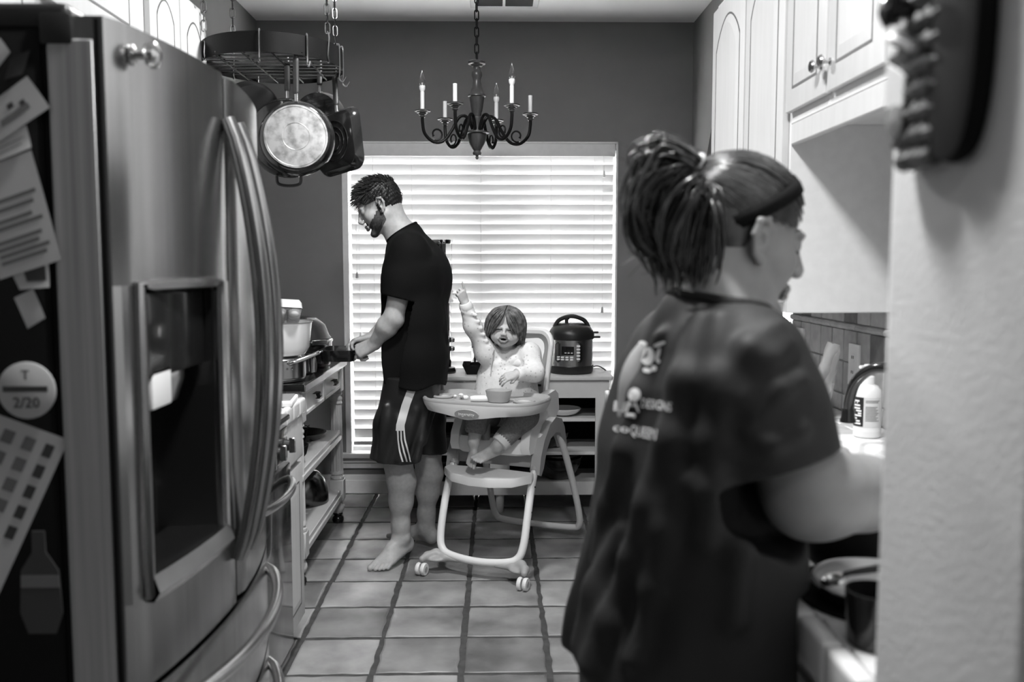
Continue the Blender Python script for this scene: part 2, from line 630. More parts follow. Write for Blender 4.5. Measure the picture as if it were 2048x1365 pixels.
# back wall with the window opening
WX0, WX1, WZ0, WZ1 = -0.915, 0.73, 0.25, 2.125
wb = MB()
wb.b(WL, WX0, WB, WB + 0.15, 0, ZC); wb.b(WX1, 1.735, WB, WB + 0.15, 0, ZC); wb.b(1.835, 3.3, WB, WB + 0.15, 0, ZC); wb.b(1.735, 1.835, WB, WB + 0.15, 0, 0.93); wb.b(1.735, 1.835, WB, WB + 0.15, 1.12, ZC)
wb.b(WX0, WX1, WB, WB + 0.15, WZ1, ZC); wb.b(WX0, WX1, WB, WB + 0.15, 0, WZ0)
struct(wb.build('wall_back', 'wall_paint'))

# right wall: clipped-corner opening into the next room (y 3.55 .. 5.09)
OY0, OY1, OZ, OZC = 3.51, 5.06, 2.18, 1.97
def wall_x(x0, x1, polys):
    mb = MB()
    for poly in polys:
        mb.prism(poly, frame((x0, 0, 0), (0, 1, 0), (0, 0, 1)), x1 - x0)
    return mb
wr = wall_x(WR, WR + 0.14, [
    [(YF, 0), (OY0, 0), (OY0, ZC), (YF, ZC)],
    [(OY1, 0), (WB, 0), (WB, ZC), (OY1, ZC)],
    [(OY0, OZC), (OY0 + 0.22, OZ + 0.05), (OY1 - 0.30, OZ + 0.21), (OY1 - 0.30, ZC), (OY0, ZC)],
    [(OY1 - 0.30, OZ + 0.21), (OY1, OZC), (OY1, ZC), (OY1 - 0.30, ZC)],
])
wrO = struct(wr.build('wall_right', 'wall_paint'))
struct(MB().b(3.15, 3.3, YF, WB, 0, ZC).build('wall_far_room', 'wall_paint'), 'grey wall of the next room')
# bright window of the next room, seen small beside the backsplash
nw = struct(MB().b(1.715, 1.737, WB - 0.012, WB + 0.1, 0.92, 1.13).b(1.833, 1.855, WB - 0.012, WB + 0.1, 0.92, 1.13).b(1.737, 1.833, WB - 0.012, WB + 0.1, 0.912, 0.932).b(1.737, 1.833, WB - 0.012, WB + 0.1, 1.118, 1.138).build('window_2', 'trim_white'), 'small bright window of the next room')

# wall stub beside the camera
NX, NY0, NY1 = 0.40, 0.652, 0.918
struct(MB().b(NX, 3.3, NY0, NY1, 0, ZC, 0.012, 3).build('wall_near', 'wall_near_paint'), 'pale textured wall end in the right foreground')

# window: frame, mullion, panes, stool and apron
win = struct(MB().b(WX0, WX0 + 0.03, WB + 0.055, WB + 0.12, WZ0, WZ1).b(WX1 - 0.03, WX1, WB + 0.055, WB + 0.12, WZ0, WZ1)
             .b(WX0, WX1, WB + 0.055, WB + 0.12, WZ1 - 0.03, WZ1).b(WX0, WX1, WB + 0.055, WB + 0.12, WZ0, WZ0 + 0.03).build('window_1', 'trim_white'))
MB().b(-0.125, -0.065, WB + 0.06, WB + 0.12, WZ0 + 0.03, WZ1 - 0.03).build('mullion', 'trim_white', win)
MB().b(WX0 + .03, WX1 - .03, WB + 0.06, WB + 0.12, 1.17, 1.205).build('meeting_rail', 'trim_white', win)
for x0, x1 in ((WX0 + .03, -0.125), (-0.065, WX1 - .03)):
    for z0, z1 in ((WZ0 + .03, 1.17), (1.205, WZ1 - .03)):
        MB().b(x0, x1, WB + 0.085, WB + 0.088, z0, z1).build('pane', 'window_glass', win)
jl = MB().b(WX0 - 0.001, WX0 + 0.035, WB - 0.004, WB + 0.06, WZ0, WZ1, 0.003)
jl.build('jamb', 'trim_white', win)
MB().b(WX1 - 0.012, WX1 + 0.001, WB - 0.002, WB + 0.06, WZ0, WZ1, 0.003).build('jamb', 'trim_white', win)
MB().b(WX0, WX1, WB - 0.002, WB + 0.06, WZ1 - 0.012, WZ1 + 0.001, 0.003).build('head_jamb', 'trim_white', win)
MB().b(WX0 - 0.05, WX1 + 0.05, WB - 0.045, WB + 0.06, WZ0 - 0.025, WZ0 + 0.004, 0.006, 2).build('sill', 'trim_white', win)
MB().b(WX0 - 0.035, WX1 + 0.035, WB - 0.022, WB + 0.01, WZ0 - 0.058, WZ0 - 0.025, 0.004).build('apron', 'trim_white', win)
MB().b(WX0 - 0.035, WX1 + 0.035, WB - 0.013, WB + 0.01, WZ0 - 0.095, WZ0 - 0.058, 0.004).build('apron_board', 'trim_white', win)

def baseboard(name, x0, x1, y0, y1):
    mb = MB().b(x0, x1, y0, y1, 0, 0.085, 0.004).b(x0, x1, y0 + (0.006 if abs(y1 - y0) < .03 else 0), y1, 0.080, 0.118, 0.005)
    return struct(mb.build(name, 'trim_white'))
baseboard('baseboard_back', WL, WR, WB - 0.018, WB)
baseboard('baseboard_right', WR - 0.018, WR, OY1, WB - 0.02)
baseboard('baseboard_left', WL, WL + 0.018, 4.9, WB - 0.02)

# ------------------------------------------------------------------ venetian blind
blm = bpy.data.materials.new('blind_slat'); blm.use_nodes = True
nt = blm.node_tree; pb = nt.nodes['Principled BSDF']
pb.inputs['Base Color'].default_value = (.78, .78, .78, 1); pb.inputs['Roughness'].default_value = .4
tl = nt.nodes.new('ShaderNodeBsdfTranslucent'); tl.inputs[0].default_value = (.8, .8, .8, 1)
mxs = nt.nodes.new('ShaderNodeMixShader'); mxs.inputs[0].default_value = 0.035
nt.links.new(pb.outputs[0], mxs.inputs[1]); nt.links.new(tl.outputs[0], mxs.inputs[2])
nt.links.new(mxs.outputs[0], nt.nodes['Material Output'].inputs[0]); MATS['blind_slat'] = blm
bl = thing('window_blind', 'white slatted venetian blind lowered over the big back window', 'blind', (-0.09, WB + 0.02, WZ1))
BX0, BX1 = WX0 + 0.045, WX1 - 0.022
MB().b(BX0, BX1, WB + 0.000, WB + 0.05, WZ1 - 0.075, WZ1 - 0.014, 0.004).build('headrail', 'trim_white', bl)
MB().b(BX0 - 0.004, BX1 + 0.004, WB - 0.010, WB + 0.002, WZ1 - 0.088, WZ1 - 0.012, 0.006, 2).build('valance', 'trim_white', bl)
SP = 0.0590
sl_me = None
tilt = R(-69)
zs = WZ1 - 0.105
k = 0
while zs - k * SP > WZ0 + 0.075:
    if sl_me is None:
        mb = MB(); n = 7; prof = []
        for i in range(n):
            t = -0.5 + i / (n - 1)
            prof.append((t * 0.0660, 0.0035 * (1 - 4 * t * t)))
        pts = [(a, b_ + 0.0013) for a, b_ in prof] + [(a, b_ - 0.0013) for a, b_ in reversed(prof)]
        rt = Matrix.Rotation(tilt, 4, 'X')
        W2 = (BX1 - BX0) / 2 - 0.003
        g = [[rt @ Vector((x, -a, b_)) for a, b_ in pts] for x in (-W2, W2)]
        mb.sheet(g, close_u=True)
        m2 = len(pts)
        mb.f += [tuple(range(m2)), tuple(range(2 * m2 - 1, m2 - 1, -1))]
        o = mb.build('slat', None, bl, smooth=True, angle=50)
        o.data.materials.append(blm)
        sl_me = o.data
    else:
        o = bpy.data.objects.new('slat', sl_me); COL.objects.link(o); o.parent = bl; o.matrix_parent_inverse = wmat(bl).inverted()
    o.location = ((BX0 + BX1) / 2, WB + 0.026, zs - k * SP)
    k += 1
zend = zs - k * SP
MB().b(BX0, BX1, WB + 0.004, WB + 0.05, zend - 0.012, zend + 0.012, 0.005, 2).build('bottom_rail', 'trim_white', bl)
for x in (BX0 + 0.14, -0.50, -0.09, 0.33, BX1 - 0.12):
    MB().tube([(x, WB - 0.004, WZ1 - 0.08), (x, WB - 0.004, zend)], 0.0011, 5).build('ladder_cord', 'trim_white', bl)
def tassel(x, z, cord_top, mt):
    t = MB().tube([(x, WB - 0.012, cord_top), (x, WB - 0.012, z)], 0.0010, 5).build('pull_cord', 'trim_white', bl)
    MB().lathe([(0.002, 0.018), (0.005, 0.012), (0.0085, -0.012), (0.0085, -0.02), (0.004, -0.023)], (x, WB - 0.012, z - 0.01), 10).build('tassel', mt, t)
tassel(-0.832, 1.345, 2.05, 'grey_plastic'); tassel(-0.815, 0.98, 2.05, 'offwhite_plastic')
tassel(0.645, 1.945, 2.05, 'offwhite_plastic'); tassel(0.64, 1.135, 2.05, 'grey_plastic')

# ------------------------------------------------------------------ ceiling vent, ceiling lamp
vt = thing('ceiling_vent', 'white ceiling air vent with two dark slots above the window', 'vent', (0.06, 5.02, ZC))
for x0, x1 in ((-0.118, 0.215),):
    MB().b(x0 - 0.02, x1 + 0.02, 4.90, 5.13, ZC - 0.008, ZC, 0.003).build('vent_plate', 'trim_white', vt)
for x0, x1 in ((-0.105, 0.040), (0.052, 0.205)):
    MB().b(x0, x1, 4.93, 5.085, ZC - 0.0095, ZC - 0.004, 0.004).build('vent_slot', 'slot_shade', vt)
kl = thing('ceiling_lamp', 'round flush ceiling lamp over the galley', 'lamp', (0.08, 1.38, ZC))
MB().lathe([(0.15, 0), (0.15, -0.05), (0.135, -0.06), (0.12, -0.06), (0.12, -0.004)], (-0.25, 3.05, ZC), 32, cap=False).build('lamp_ring', 'trim_white', thing('ceiling_lamp', 'added round lamp ring around the unseen fill light nearer the chandelier', 'lamp', (-0.25, 3.05, ZC)))  # added ring, dresses the invented fill light as a fixture
MB().lathe([(0.15, 0), (0.15, -0.05), (0.135, -0.06), (0.12, -0.06), (0.12, -0.004)], (0.08, 1.38, ZC), 32, cap=False).build('lamp_ring', 'trim_white', kl)
# ================================================================== LEFT SIDE: FRIDGE
FY0, FY1 = 1.43, 2.325
def fx(y):
    t = (y - 1.86) / (0.45)
    return -0.548 - 0.052 * t * t
fr = thing('refrigerator', 'large stainless steel french door refrigerator with dark sides and papers on it', 'refrigerator', (-1.0, 1.88, 0))
MB().b(-1.38, -0.70, FY0, FY1, 0.03, 1.765, 0.01, 2).build('cabinet_body', 'fridge_side', fr)
def slab(mb, y0, y1, z0, z1, xb, n=14, off=0.0, edge=0.008):
    ys = [y0 + (y1 - y0) * i / n for i in range(n + 1)]
    front = []
    for i, y in enumerate(ys):
        e = edge if i in (0, n) else 0.0
        front.append((fx(y) + off - e, y))
    poly = front + [(xb, y1), (xb, y0)]
    mb.prism(poly, frame((0, 0, z0), (1, 0, 0), (0, 1, 0)), z1 - z0)
DZ0, DZ1 = 0.69, 1.78
PY0, PY1, PZ0, PZ1 = 1.478, 1.785, 0.845, 1.365      # dispenser opening
nd = MB()
slab(nd, FY0, 1.882, PZ1, DZ1, -0.685); slab(nd, FY0, 1.882, DZ0, PZ0, -0.685)
slab(nd, FY0, PY0, PZ0, PZ1, -0.685, 5); slab(nd, PY1, 1.882, PZ0, PZ1, -0.685, 5)
d1 = nd.build('door', 'steel_brushed', fr, angle=30)
fd = MB(); slab(fd, 1.890, FY1, DZ0, DZ1, -0.685)
d2 = fd.build('door', 'steel_brushed', fr, angle=30)
w1 = MB(); slab(w1, FY0, FY1, 0.44, 0.678, -0.685, 24)
dr1 = w1.build('freezer_drawer', 'steel_brushed', fr, angle=30)
w2 = MB(); slab(w2, FY0, FY1, 0.10, 0.43, -0.685, 24)
dr2 = w2.build('freezer_drawer', 'steel_brushed', fr, angle=30)
MB().b(-1.36, -0.68, FY0 + 0.02, FY1 - 0.02, 0.0, 0.10).build('kick_plate', 'black_matte', fr)
MB().b(-0.700, -0.684, FY0 + 0.004, FY1 - 0.004, 0.10, 1.775).build('door_gasket', 'black_matte', fr)
MB().b(-0.690, -0.6175, FY0 - 0.0035, FY0 + 0.004, DZ0 + 0.003, 1.745, 0.003).build('door_edge_trim', 'door_edge', d1)
MB().b(-0.6165, -0.6085, FY0 - 0.003, FY0 + 0.004, DZ0 + 0.003, 1.775).build('door_edge_seam', 'black_matte', d1)
MB().b(-0.79, -0.655, FY0 - 0.002, FY0 + 0.09, 1.762, 1.80, 0.012, 3).b(-0.70, -0.648, FY0 - 0.006, FY0 + 0.06, 1.735, 1.785, 0.008, 2).build('hinge_cover', 'black_plastic', fr)
# dispenser
fwk = [(y, z) for y, z in ((PY0, PZ0), (PY1, PZ0), (PY1, PZ1), (PY0, PZ1))]
def on_door(y, z, off=0.0):
    return (fx(y) + off, y, z)
rim = []
nseg = 10
for (ya, za), (yb, zb) in zip(fwk, fwk[1:] + fwk[:1]):
    for i in range(nseg):
        t = i / nseg
        rim.append(on_door(ya + (yb - ya) * t, za + (zb - za) * t, 0.003))
dp = MB().tube(rim, 0.011, 8, closed=True).build('dispenser_frame', 'steel', d1)
cav = MB()
cav.b(-0.683, -0.678, PY0, PY1, PZ0, PZ1); cav.b(-0.683, -0.585, PY0 - .002, PY0 + .004, PZ0, PZ1)
cav.b(-0.683, -0.56, PY1 - .004, PY1 + .002, PZ0, PZ1); cav.b(-0.683, -0.57, PY0, PY1, PZ1 - .004, PZ1 + .002)
cav.b(-0.683, -0.58, PY0, PY1, PZ0 - .002, PZ0 + .004)
cav.build('dispenser_recess', 'black_gloss', d1)
MB().b(-0.66, -0.572, PY0 + 0.01, PY1 - 0.01, 1.205, PZ1 - 0.012, 0.01, 2).build('dispenser_panel', 'black_gloss', d1)
MB().lathe([(0.05, 0.0), (0.05, -0.035), (0.036, -0.075), (0.03, -0.075)], (-0.625, 1.66, 1.225), 24, sx=0.9, sy=1.25).build('ice_chute', 'steel', d1)
MB().b(-0.615, -0.572, PY0 + 0.02, PY0 + 0.11, 1.155, 1.225, 0.006, 2).build('dispenser_spout', 'offwhite_plastic', d1)
tr = MB()
tr.sheet([[on_door(PY0 + (PY1 - PY0) * i / 8, PZ0 + 0.004, 0.022) for i in range(9)], [on_door(PY0 + (PY1 - PY0) * i / 8, PZ0 + 0.034, 0.012) for i in range(9)],
          [(-0.66, PY0 + (PY1 - PY0) * i / 8, PZ0 + 0.03) for i in range(9)], [(-0.66, PY0 + (PY1 - PY0) * i / 8, PZ0 - 0.012) for i in range(9)],
          [on_door(PY0 + (PY1 - PY0) * i / 8, PZ0 - 0.012, 0.012) for i in range(9)], [on_door(PY0 + (PY1 - PY0) * i / 8, PZ0 + 0.004, 0.022) for i in range(9)]])
tr.build('drip_tray', 'steel', d1)
# long bowed handles beside the seam
def bow_handle(par, y, lean):
    pts = []; rs = []
    for i in range(25):
        t = i / 24
        z = 0.785 + 0.905 * t
        b_ = math.sin(PI * t) ** 0.75
        pts.append((fx(y) + 0.008 + 0.066 * b_, y + lean * b_, z)); rs.append(0.0155 + 0.004 * b_)
    MB().tube(pts, rs, 12, flat=1.0).build('door_handle', 'steel_handle', par)
bow_handle(d1, 1.852, -0.006); bow_handle(d2, 1.925, 0.006)
def bar_handle(par, z, y0, y1, xf, out, r, m_='steel'):
    pts = []
    for i in range(25):
        t = i / 24
        b_ = math.sin(PI * t) ** 0.55
        pts.append((xf(y0 + (y1 - y0) * t) - 0.004 + out * b_, y0 + (y1 - y0) * t, z))
    MB().tube(pts, r, 12).build('drawer_handle', m_, par)
bar_handle(dr1, 0.625, 1.50, 2.26, fx, 0.058, 0.0145); bar_handle(dr2, 0.375, 1.50, 2.26, fx, 0.058, 0.0145)

# knob magnet on the near door
kp = at(262, 100, 1.487)
kb = thing('knob_magnet', 'shiny round metal knob stuck high on the refrigerator door', 'knob', (fx(1.487), 1.487, 1.69))
mxk = Matrix.Rotation(PI / 2, 4, 'Y')
MB().lathe([(0.017, 0.0), (0.017, 0.005), (0.008, 0.009), (0.007, 0.022), (0.017, 0.026), (0.0215, 0.033), (0.020, 0.041), (0.011, 0.046), (0.0, 0.047)],
           (fx(1.487) - 0.001, 1.487, kp.z - 0.008), 24, mx=mxk).build('knob_body', 'steel', kb)

# papers and magnets on the dark side
SY = FY0 - 0.0018
def side_sheet(name, label, cat, quad, m_, ink=(), curl=0.004, dy=0.0):
    """sheet of paper on the refrigerator side, corners given where they stand"""
    P = [at(px, py, SY - dy) for px, py in quad]
    root = thing(name, label, cat, P[0])
    n = 6; g = []
    for i in range(n + 1):
        row = []
        for j in range(n + 1):
            u, v = i / n, j / n
            p = P[0] * (1 - u) * (1 - v) + P[1] * u * (1 - v) + P[2] * u * v + P[3] * (1 - u) * v
            p.y -= curl * (v ** 2) * (0.3 + u)
            row.append(p)
        g.append(row)
    g2 = [[p + Vector((0, 0.0004, 0)) for p in row] for row in g]
    MB().sheet(g).sheet(g2).build('sheet', m_, root)
    for (u0, u1, v0, v1, im) in ink:
        k = []
        for u in (u0, (u0 + u1) / 2, u1):
            row = []
            for v in (v0, (v0 + v1) / 2, v1):
                p = P[0] * (1 - u) * (1 - v) + P[1] * u * (1 - v) + P[2] * u * v + P[3] * (1 - u) * v
                p.y -= curl * (v ** 2) * (0.3 + u) + 0.0009
                row.append(p)
            k.append(row)
        MB().sheet(k).build('ink_mark', im, root)
    return root
lines = lambda u0, u1, vs, im='paper_grey': [(u0, u1 - 0.07 * (i % 3), v, v + 0.035, im) for i, v in enumerate(vs)]
side_sheet('paper_note', 'long typed letter hanging crooked on the refrigerator side', 'paper', [(-58, 345), (62, 300), (126, 520), (0, 560)], 'paper',
           lines(0.1, 0.9, [0.32, 0.40, 0.50, 0.56, 0.68, 0.74, 0.80, 0.86]), dy=0.0005)
side_sheet('paper_card', 'tilted white card at the top of the refrigerator side', 'paper', [(-30, 215), (54, 152), (103, 216), (-10, 290)], 'paper',
           [(0.2, 0.75, 0.55, 0.72, 'paper_grey'), (0.4, 0.52, 0.3, 0.45, 'paper_ink'), (0.62, 0.72, 0.42, 0.55, 'paper_ink')], dy=0.004)
side_sheet('paper_note', 'folded note tucked under the tilted white card', 'paper', [(-40, 300), (52, 250), (66, 296), (-20, 330)], 'paper', lines(0.1, 0.9, [0.4, 0.65]), dy=0.002)
side_sheet('photo_print', 'small dark photo print below the typed letter', 'photo', [(10, 520), (96, 520), (102, 575), (40, 580)], 'paper', [(0.34, 0.92, 0.12, 0.75, 'paper_ink')])
side_sheet('paper_tag', 'small blank paper tag near the middle of the refrigerator side', 'paper', [(28, 596), (66, 578), (94, 636), (56, 658)], 'paper')
side_sheet('paper_scrap', 'white paper corner at the top left of the refrigerator side', 'paper', [(-40, 80), (0, 76), (24, 106), (-30, 170)], 'paper')
side_sheet('magnet_clip', 'dark clip magnet holding papers near the top of the refrigerator', 'magnet', [(20, 118), (60, 100), (48, 150), (10, 160)], 'black_plastic', dy=0.004)
cells = []
for r_ in range(5):
    for c_ in range(5):
        cells.append((0.10 + c_ * 0.185, 0.10 + c_ * 0.185 + (0.10 if c_ < 4 else 0.08), 0.06 + r_ * 0.125, 0.06 + r_ * 0.125 + 0.075, 'paper_ink' if c_ == 4 else 'paper_grey'))
for r_ in range(4):
    cells.append((0.12, 0.70, 0.76 + r_ * 0.06, 0.79 + r_ * 0.06, 'paper_ink'))
side_sheet('wall_calendar', 'tilted calendar sheet with a grid of squares on the refrigerator', 'calendar', [(-85, 800), (137, 880), (-8, 1205), (-240, 1120)], 'paper', cells, curl=0.002)
rm = at(55, 781, SY)
rmo = thing('round_magnet', 'round white lettered magnet above the tilted calendar', 'magnet', rm)
MB().lathe([(0.0455, 0), (0.0455, 0.003), (0.042, 0.0045)], rm, 32, mx=Matrix.Rotation(PI / 2, 4, 'X')).build('disc', 'paper', rmo)
for tx, dz, sz in (('T', 0.024, 0.022), ('2/20', -0.020, 0.024)):
    text_mesh('lettering', tx, sz, frame((rm.x, rm.y - 0.0052, rm.z + dz), (1, 0, 0), (0, 0, 1)), 'paper_ink', rmo)
MB().b(rm.x - .036, rm.x + .034, rm.y - .0058, rm.y - .004, rm.z - .002, rm.z + .007).build('bar_mark', 'paper_ink', rmo)
bm_ = at(82, 1165, SY)
bmo = thing('bottle_magnet', 'faint bottle shaped magnet low on the refrigerator side', 'magnet', bm_)
outl = [(-0.010, 0.085), (0.010, 0.085), (0.011, 0.05), (0.030, 0.02), (0.034, -0.05), (0.022, -0.085), (-0.022, -0.085), (-0.034, -0.05), (-0.030, 0.02), (-0.011, 0.05)]
MB().prism(outl, frame(bm_ + Vector((0, -0.003, 0)), (1, 0, 0), (0, 0, 1)), -0.003).build('bottle_shape', 'magnet_dark', bmo)
MB().prism([(-0.030, 0.012), (0.030, 0.012), (0.031, -0.008), (-0.031, -0.008)], frame(bm_ + Vector((0, -0.0035, 0)), (1, 0, 0), (0, 0, 1)), -0.001).build('bottle_label', 'paper_grey', bmo)

# ------------------------------------------------------------------ cabinet doors with raised, glazed panels
def panel_door(par, xf, s, y0, y1, z0, z1, arch=0.0, name='door', knob=None, m_='cabinet_white'):
    """door in the plane x=xf facing s (+1/-1) with a recessed groove round a raised panel; arch lifts the panel's top"""
    t = 0.020
    mx = frame((xf, 0, 0), (0, 1, 0), (0, 0, 1))          # local z = +x
    d = MB().box((xf + s * t / 2, (y0 + y1) / 2, (z0 + z1) / 2), (t, y1 - y0, z1 - z0), None, 0.004, 2).build(name, m_, par)
    w, st = y1 - y0, min(0.062, (y1 - y0) * 0.22)
    a0, a1, b0, b1 = y0 + st, y1 - st, z0 + st, z1 - st
    def outline(inset):
        L, Rr, B, T = a0 + inset, a1 - inset, b0 + inset, b1 - inset
        if arch <= 0: return [(L, B), (Rr, B), (Rr, T), (L, T)]
        pts = [(L, B), (Rr, B), (Rr, T - arch)]
        for i in range(1, 12):
            u = i / 12
            pts.append((Rr + (L - Rr) * u, T - arch + arch * math.sin(PI * u) ** 0.8))
        pts.append((L, T - arch))
        return pts
    def ringmesh(o1, o2, x1, x2):
        n = len(o1)
        v = [(x1, a, b) for a, b in o1] + [(x2, a, b) for a, b in o2]
        return v, [(i, (i + 1) % n, n + (i + 1) % n, n + i) for i in range(n)]
    xs = xf + s * t
    mb = MB(); mb.add(*ringmesh(outline(-0.004), outline(0.004), xs + s * 0.0012, xs + s * 0.0004))
    mb.build('panel_groove', 'cabinet_glaze', d)
    mb = MB(); mb.add(*ringmesh(outline(0.003), outline(0.030), xs + s * 0.0006, xs + s * 0.0055))
    o3 = outline(0.030); n = len(o3)
    mb.add([(xs + s * 0.0055, a, b) for a, b in o3], [tuple(range(n))])
    mb.build('raised_panel', m_, d)
    return d
def knob(par, x, y, z, s, m_='steel', r=0.016):
    mxk = Matrix.Rotation(PI / 2 * s, 4, 'Y')
    MB().lathe([(0.009, 0.0), (0.009, 0.002), (0.0055, 0.006), (0.0055, 0.016), (r * 0.8, 0.020), (r, 0.025), (r * 0.8, 0.030), (0.0, 0.031)], (x, y, z), 18, mx=mxk).build('knob', m_, par)

def upper_cab(name, label, x0, x1, y0, y1, z0, z1, s, doors, arch, grp=None, gap=0.004, **kw):
    """wall cabinet; s=+1 doors at x1 facing +x, s=-1 doors at x0 facing -x"""
    c = thing(name, label, 'cabinet', ((x0 + x1) / 2, (y0 + y1) / 2, z0), group=grp)
    MB().b(x0, x1, y0, y1, z0, z1, 0.003).build('cabinet_body', 'trim_white' if s < 0 else 'cabinet_white', c)  # paler right-hand bodies stand in for stronger light on the end panel
    xf = x1 if s > 0 else x0
    out = []
    for a, b in doors:
        out.append(panel_door(c, xf, s, a + gap, b - gap, z0 + kw.get('zb', 0.03), z1 - kw.get('zt', 0.03), arch))
    return c, out
LUX = -1.092
upper_cab('wall_cabinet', 'short white cabinet above the refrigerator', -1.395, LUX, 1.30, 2.195, 1.83, 2.31, 1, [(1.32, 1.75), (1.75, 2.18)], 0.0)
upper_cab('wall_cabinet', 'white cabinet beyond the refrigerator with a glazed groove', -1.395, LUX, 2.215, 2.80, 2.005, 2.31, 1, [(2.225, 2.79)], 0.0)
upper_cab('wall_cabinet', 'white cabinet with two arched doors beside the hanging pot rack', -1.395, LUX, 2.82, 3.445, 1.40, 2.34, 1, [(2.885, 3.16), (3.165, 3.44)], 0.06)

# ------------------------------------------------------------------ range
rg = thing('kitchen_range', 'dark kitchen range with knobs half hidden behind the refrigerator', 'stove', (-1.0, 2.6, 0))
MB().b(-1.38, -0.71, 2.345, 2.885, 0.0, 0.90, 0.004).build('range_body', 'black_matte', rg)
dro = MB().b(-0.71, -0.665, 2.355, 2.875, 0.16, 0.765, 0.006, 2).build('oven_door', 'black_gloss', rg)
bar_handle(dro, 0.715, 2.40, 2.845, lambda y: -0.668, 0.052, 0.0135)
MB().b(-0.71, -0.672, 2.355, 2.875, 0.775, 0.885, 0.006, 2).build('control_panel', 'black_gloss', rg)
MB().b(-1.38, -0.665, 2.345, 2.885, 0.90, 0.918, 0.004).build('cooktop', 'black_gloss', rg)
for y in (2.44, 2.56, 2.68, 2.80):
    mk = Matrix.Rotation(PI / 2, 4, 'Y')
    kn = MB().lathe([(0.024, 0), (0.024, 0.006), (0.019, 0.010), (0.017, 0.026), (0.0, 0.027)], (-0.673, y, 0.832), 20, mx=mk).build('control_knob', 'black_plastic', rg)
    MB().b(-0.650, -0.630, y - 0.004, y + 0.004, 0.808, 0.856, 0.002).build('knob_grip', 'steel', kn)

# ------------------------------------------------------------------ base cabinet with tiled counter
bc = thing('base_cabinet', 'white base cabinet with drawer under the tiled counter', 'cabinet', (-1.0, 3.09, 0))
MB().b(-1.395, -0.735, 2.895, 3.29, 0.09, 0.872, 0.002).build('cabinet_body', 'cabinet_white', bc)
MB().b(-1.395, -0.80, 2.90, 3.28, 0.0, 0.09).build('toe_kick', 'black_matte', bc)
MB().box((-0.722, 3.092, 0.775), (0.026, 0.37, 0.155), None, 0.010, 3).build('drawer', 'cabinet_white', bc)
panel_door(bc, -0.735, 1, 2.905, 3.28, 0.10, 0.675)
ct = thing('tiled_countertop', 'white tiled countertop with bullnose edge left of the man', 'countertop', (-1.0, 3.09, 0.875))
MB().b(-1.395, -0.722, 2.895, 3.295, 0.874, 0.902).build('counter_bed', 'grout_pale', ct)
tw = 0.105
for i in range(6):
    for j in range(4):
        x1 = -0.728 - i * tw; y0 = 2.897 + j * 0.0995
        MB().b(x1 - tw + 0.004, x1, y0 + 0.002, y0 + 0.0975, 0.900, 0.910, 0.003).build('counter_tile', 'tile_white', ct)
for j in range(4):
    y0 = 2.897 + j * 0.0995
    MB().b(-0.726, -0.700, y0 + 0.002, y0 + 0.0975, 0.855, 0.913, 0.010, 3).build('edge_tile', 'tile_white', ct)
ph = thing('kitchen_scale', 'flat white kitchen scale with grey plate on the tiled counter', 'scale', (-0.78, 3.15, 0.911))
rot = Euler((0, 0, R(6))).to_matrix()
MB().box((-0.765, 3.145, 0.921), (0.118, 0.185, 0.020), rot, 0.007, 3).build('scale_body', 'white_plastic', ph)
MB().box((-0.765, 3.150, 0.9325), (0.100, 0.150, 0.004), rot, 0.002).build('scale_plate', 'midgrey_plastic', ph)
bx = thing('butter_box', 'small white box behind the scale on the tiled counter', 'box', (-0.85, 3.25, 0.911))
MB().box((-0.850, 3.255, 0.9465), (0.10, 0.05, 0.070), None, 0.004, 2).build('box_body', 'offwhite_plastic', bx)
MB().box((-0.850, 3.255, 0.983), (0.106, 0.056, 0.012), None, 0.004, 2).build('box_lid', 'white_plastic', bx)

# ------------------------------------------------------------------ kitchen cart
ca = thing('kitchen_cart', 'white kitchen cart with black top, drawers and turned legs', 'cart', (-1.1, 4.32, 0))
CY0, CY1, CXF, CXB = 3.79, 4.86, -0.83, -1.375
MB().b(CXB, CXF + 0.02, CY0, CY1, 0.862, 0.890, 0.004, 2).build('worktop', 'black_gloss', ca)
MB().b(CXF - 0.001, CXF + 0.023, CY0 + .001, CY1 + 0.001, 0.855, 0.889, 0.003).build('worktop_edge', 'steel_brushed', ca)
MB().b(CXB, CXF - 0.02, CY0 + 0.03, CY1 - 0.03, 0.735, 0.862).build('apron', 'cabinet_white', ca)
for y0, y1 in ((CY0 + 0.10, 4.32), (4.335, CY1 - 0.10)):
    dw = MB().b(CXF - 0.02, CXF - 0.004, y0, y1, 0.742, 0.852, 0.003).build('drawer', 'cabinet_white', ca)
    mb = MB(); w = 0.016
    for a, b, c, d in ((y0, y1, 0.742, 0.742 + w), (y0, y1, 0.852 - w, 0.852), (y0, y0 + w, 0.742, 0.852), (y1 - w, y1, 0.742, 0.852)):
        mb.b(CXF - 0.006, CXF + 0.004, a, b, c, d, 0.002)
    mb.build('drawer_bead', 'trim_white', dw)
    ym = (y0 + y1) / 2
    pts = []
    mb = MB(); g = []
    for i in range(13):
        t = i / 12; yy = ym - 0.045 + 0.09 * t; b_ = math.sin(PI * t)
        g.append([(CXF - 0.004, yy, 0.812), (CXF + 0.012 + 0.012 * b_, yy, 0.812 + 0.004 * b_), (CXF + 0.018 + 0.014 * b_, yy, 0.797), (CXF + 0.010 + 0.012 * b_, yy, 0.785 + 0.006 * (1 - b_))])
    mb.sheet(g).build('cup_pull', 'black_iron', dw)
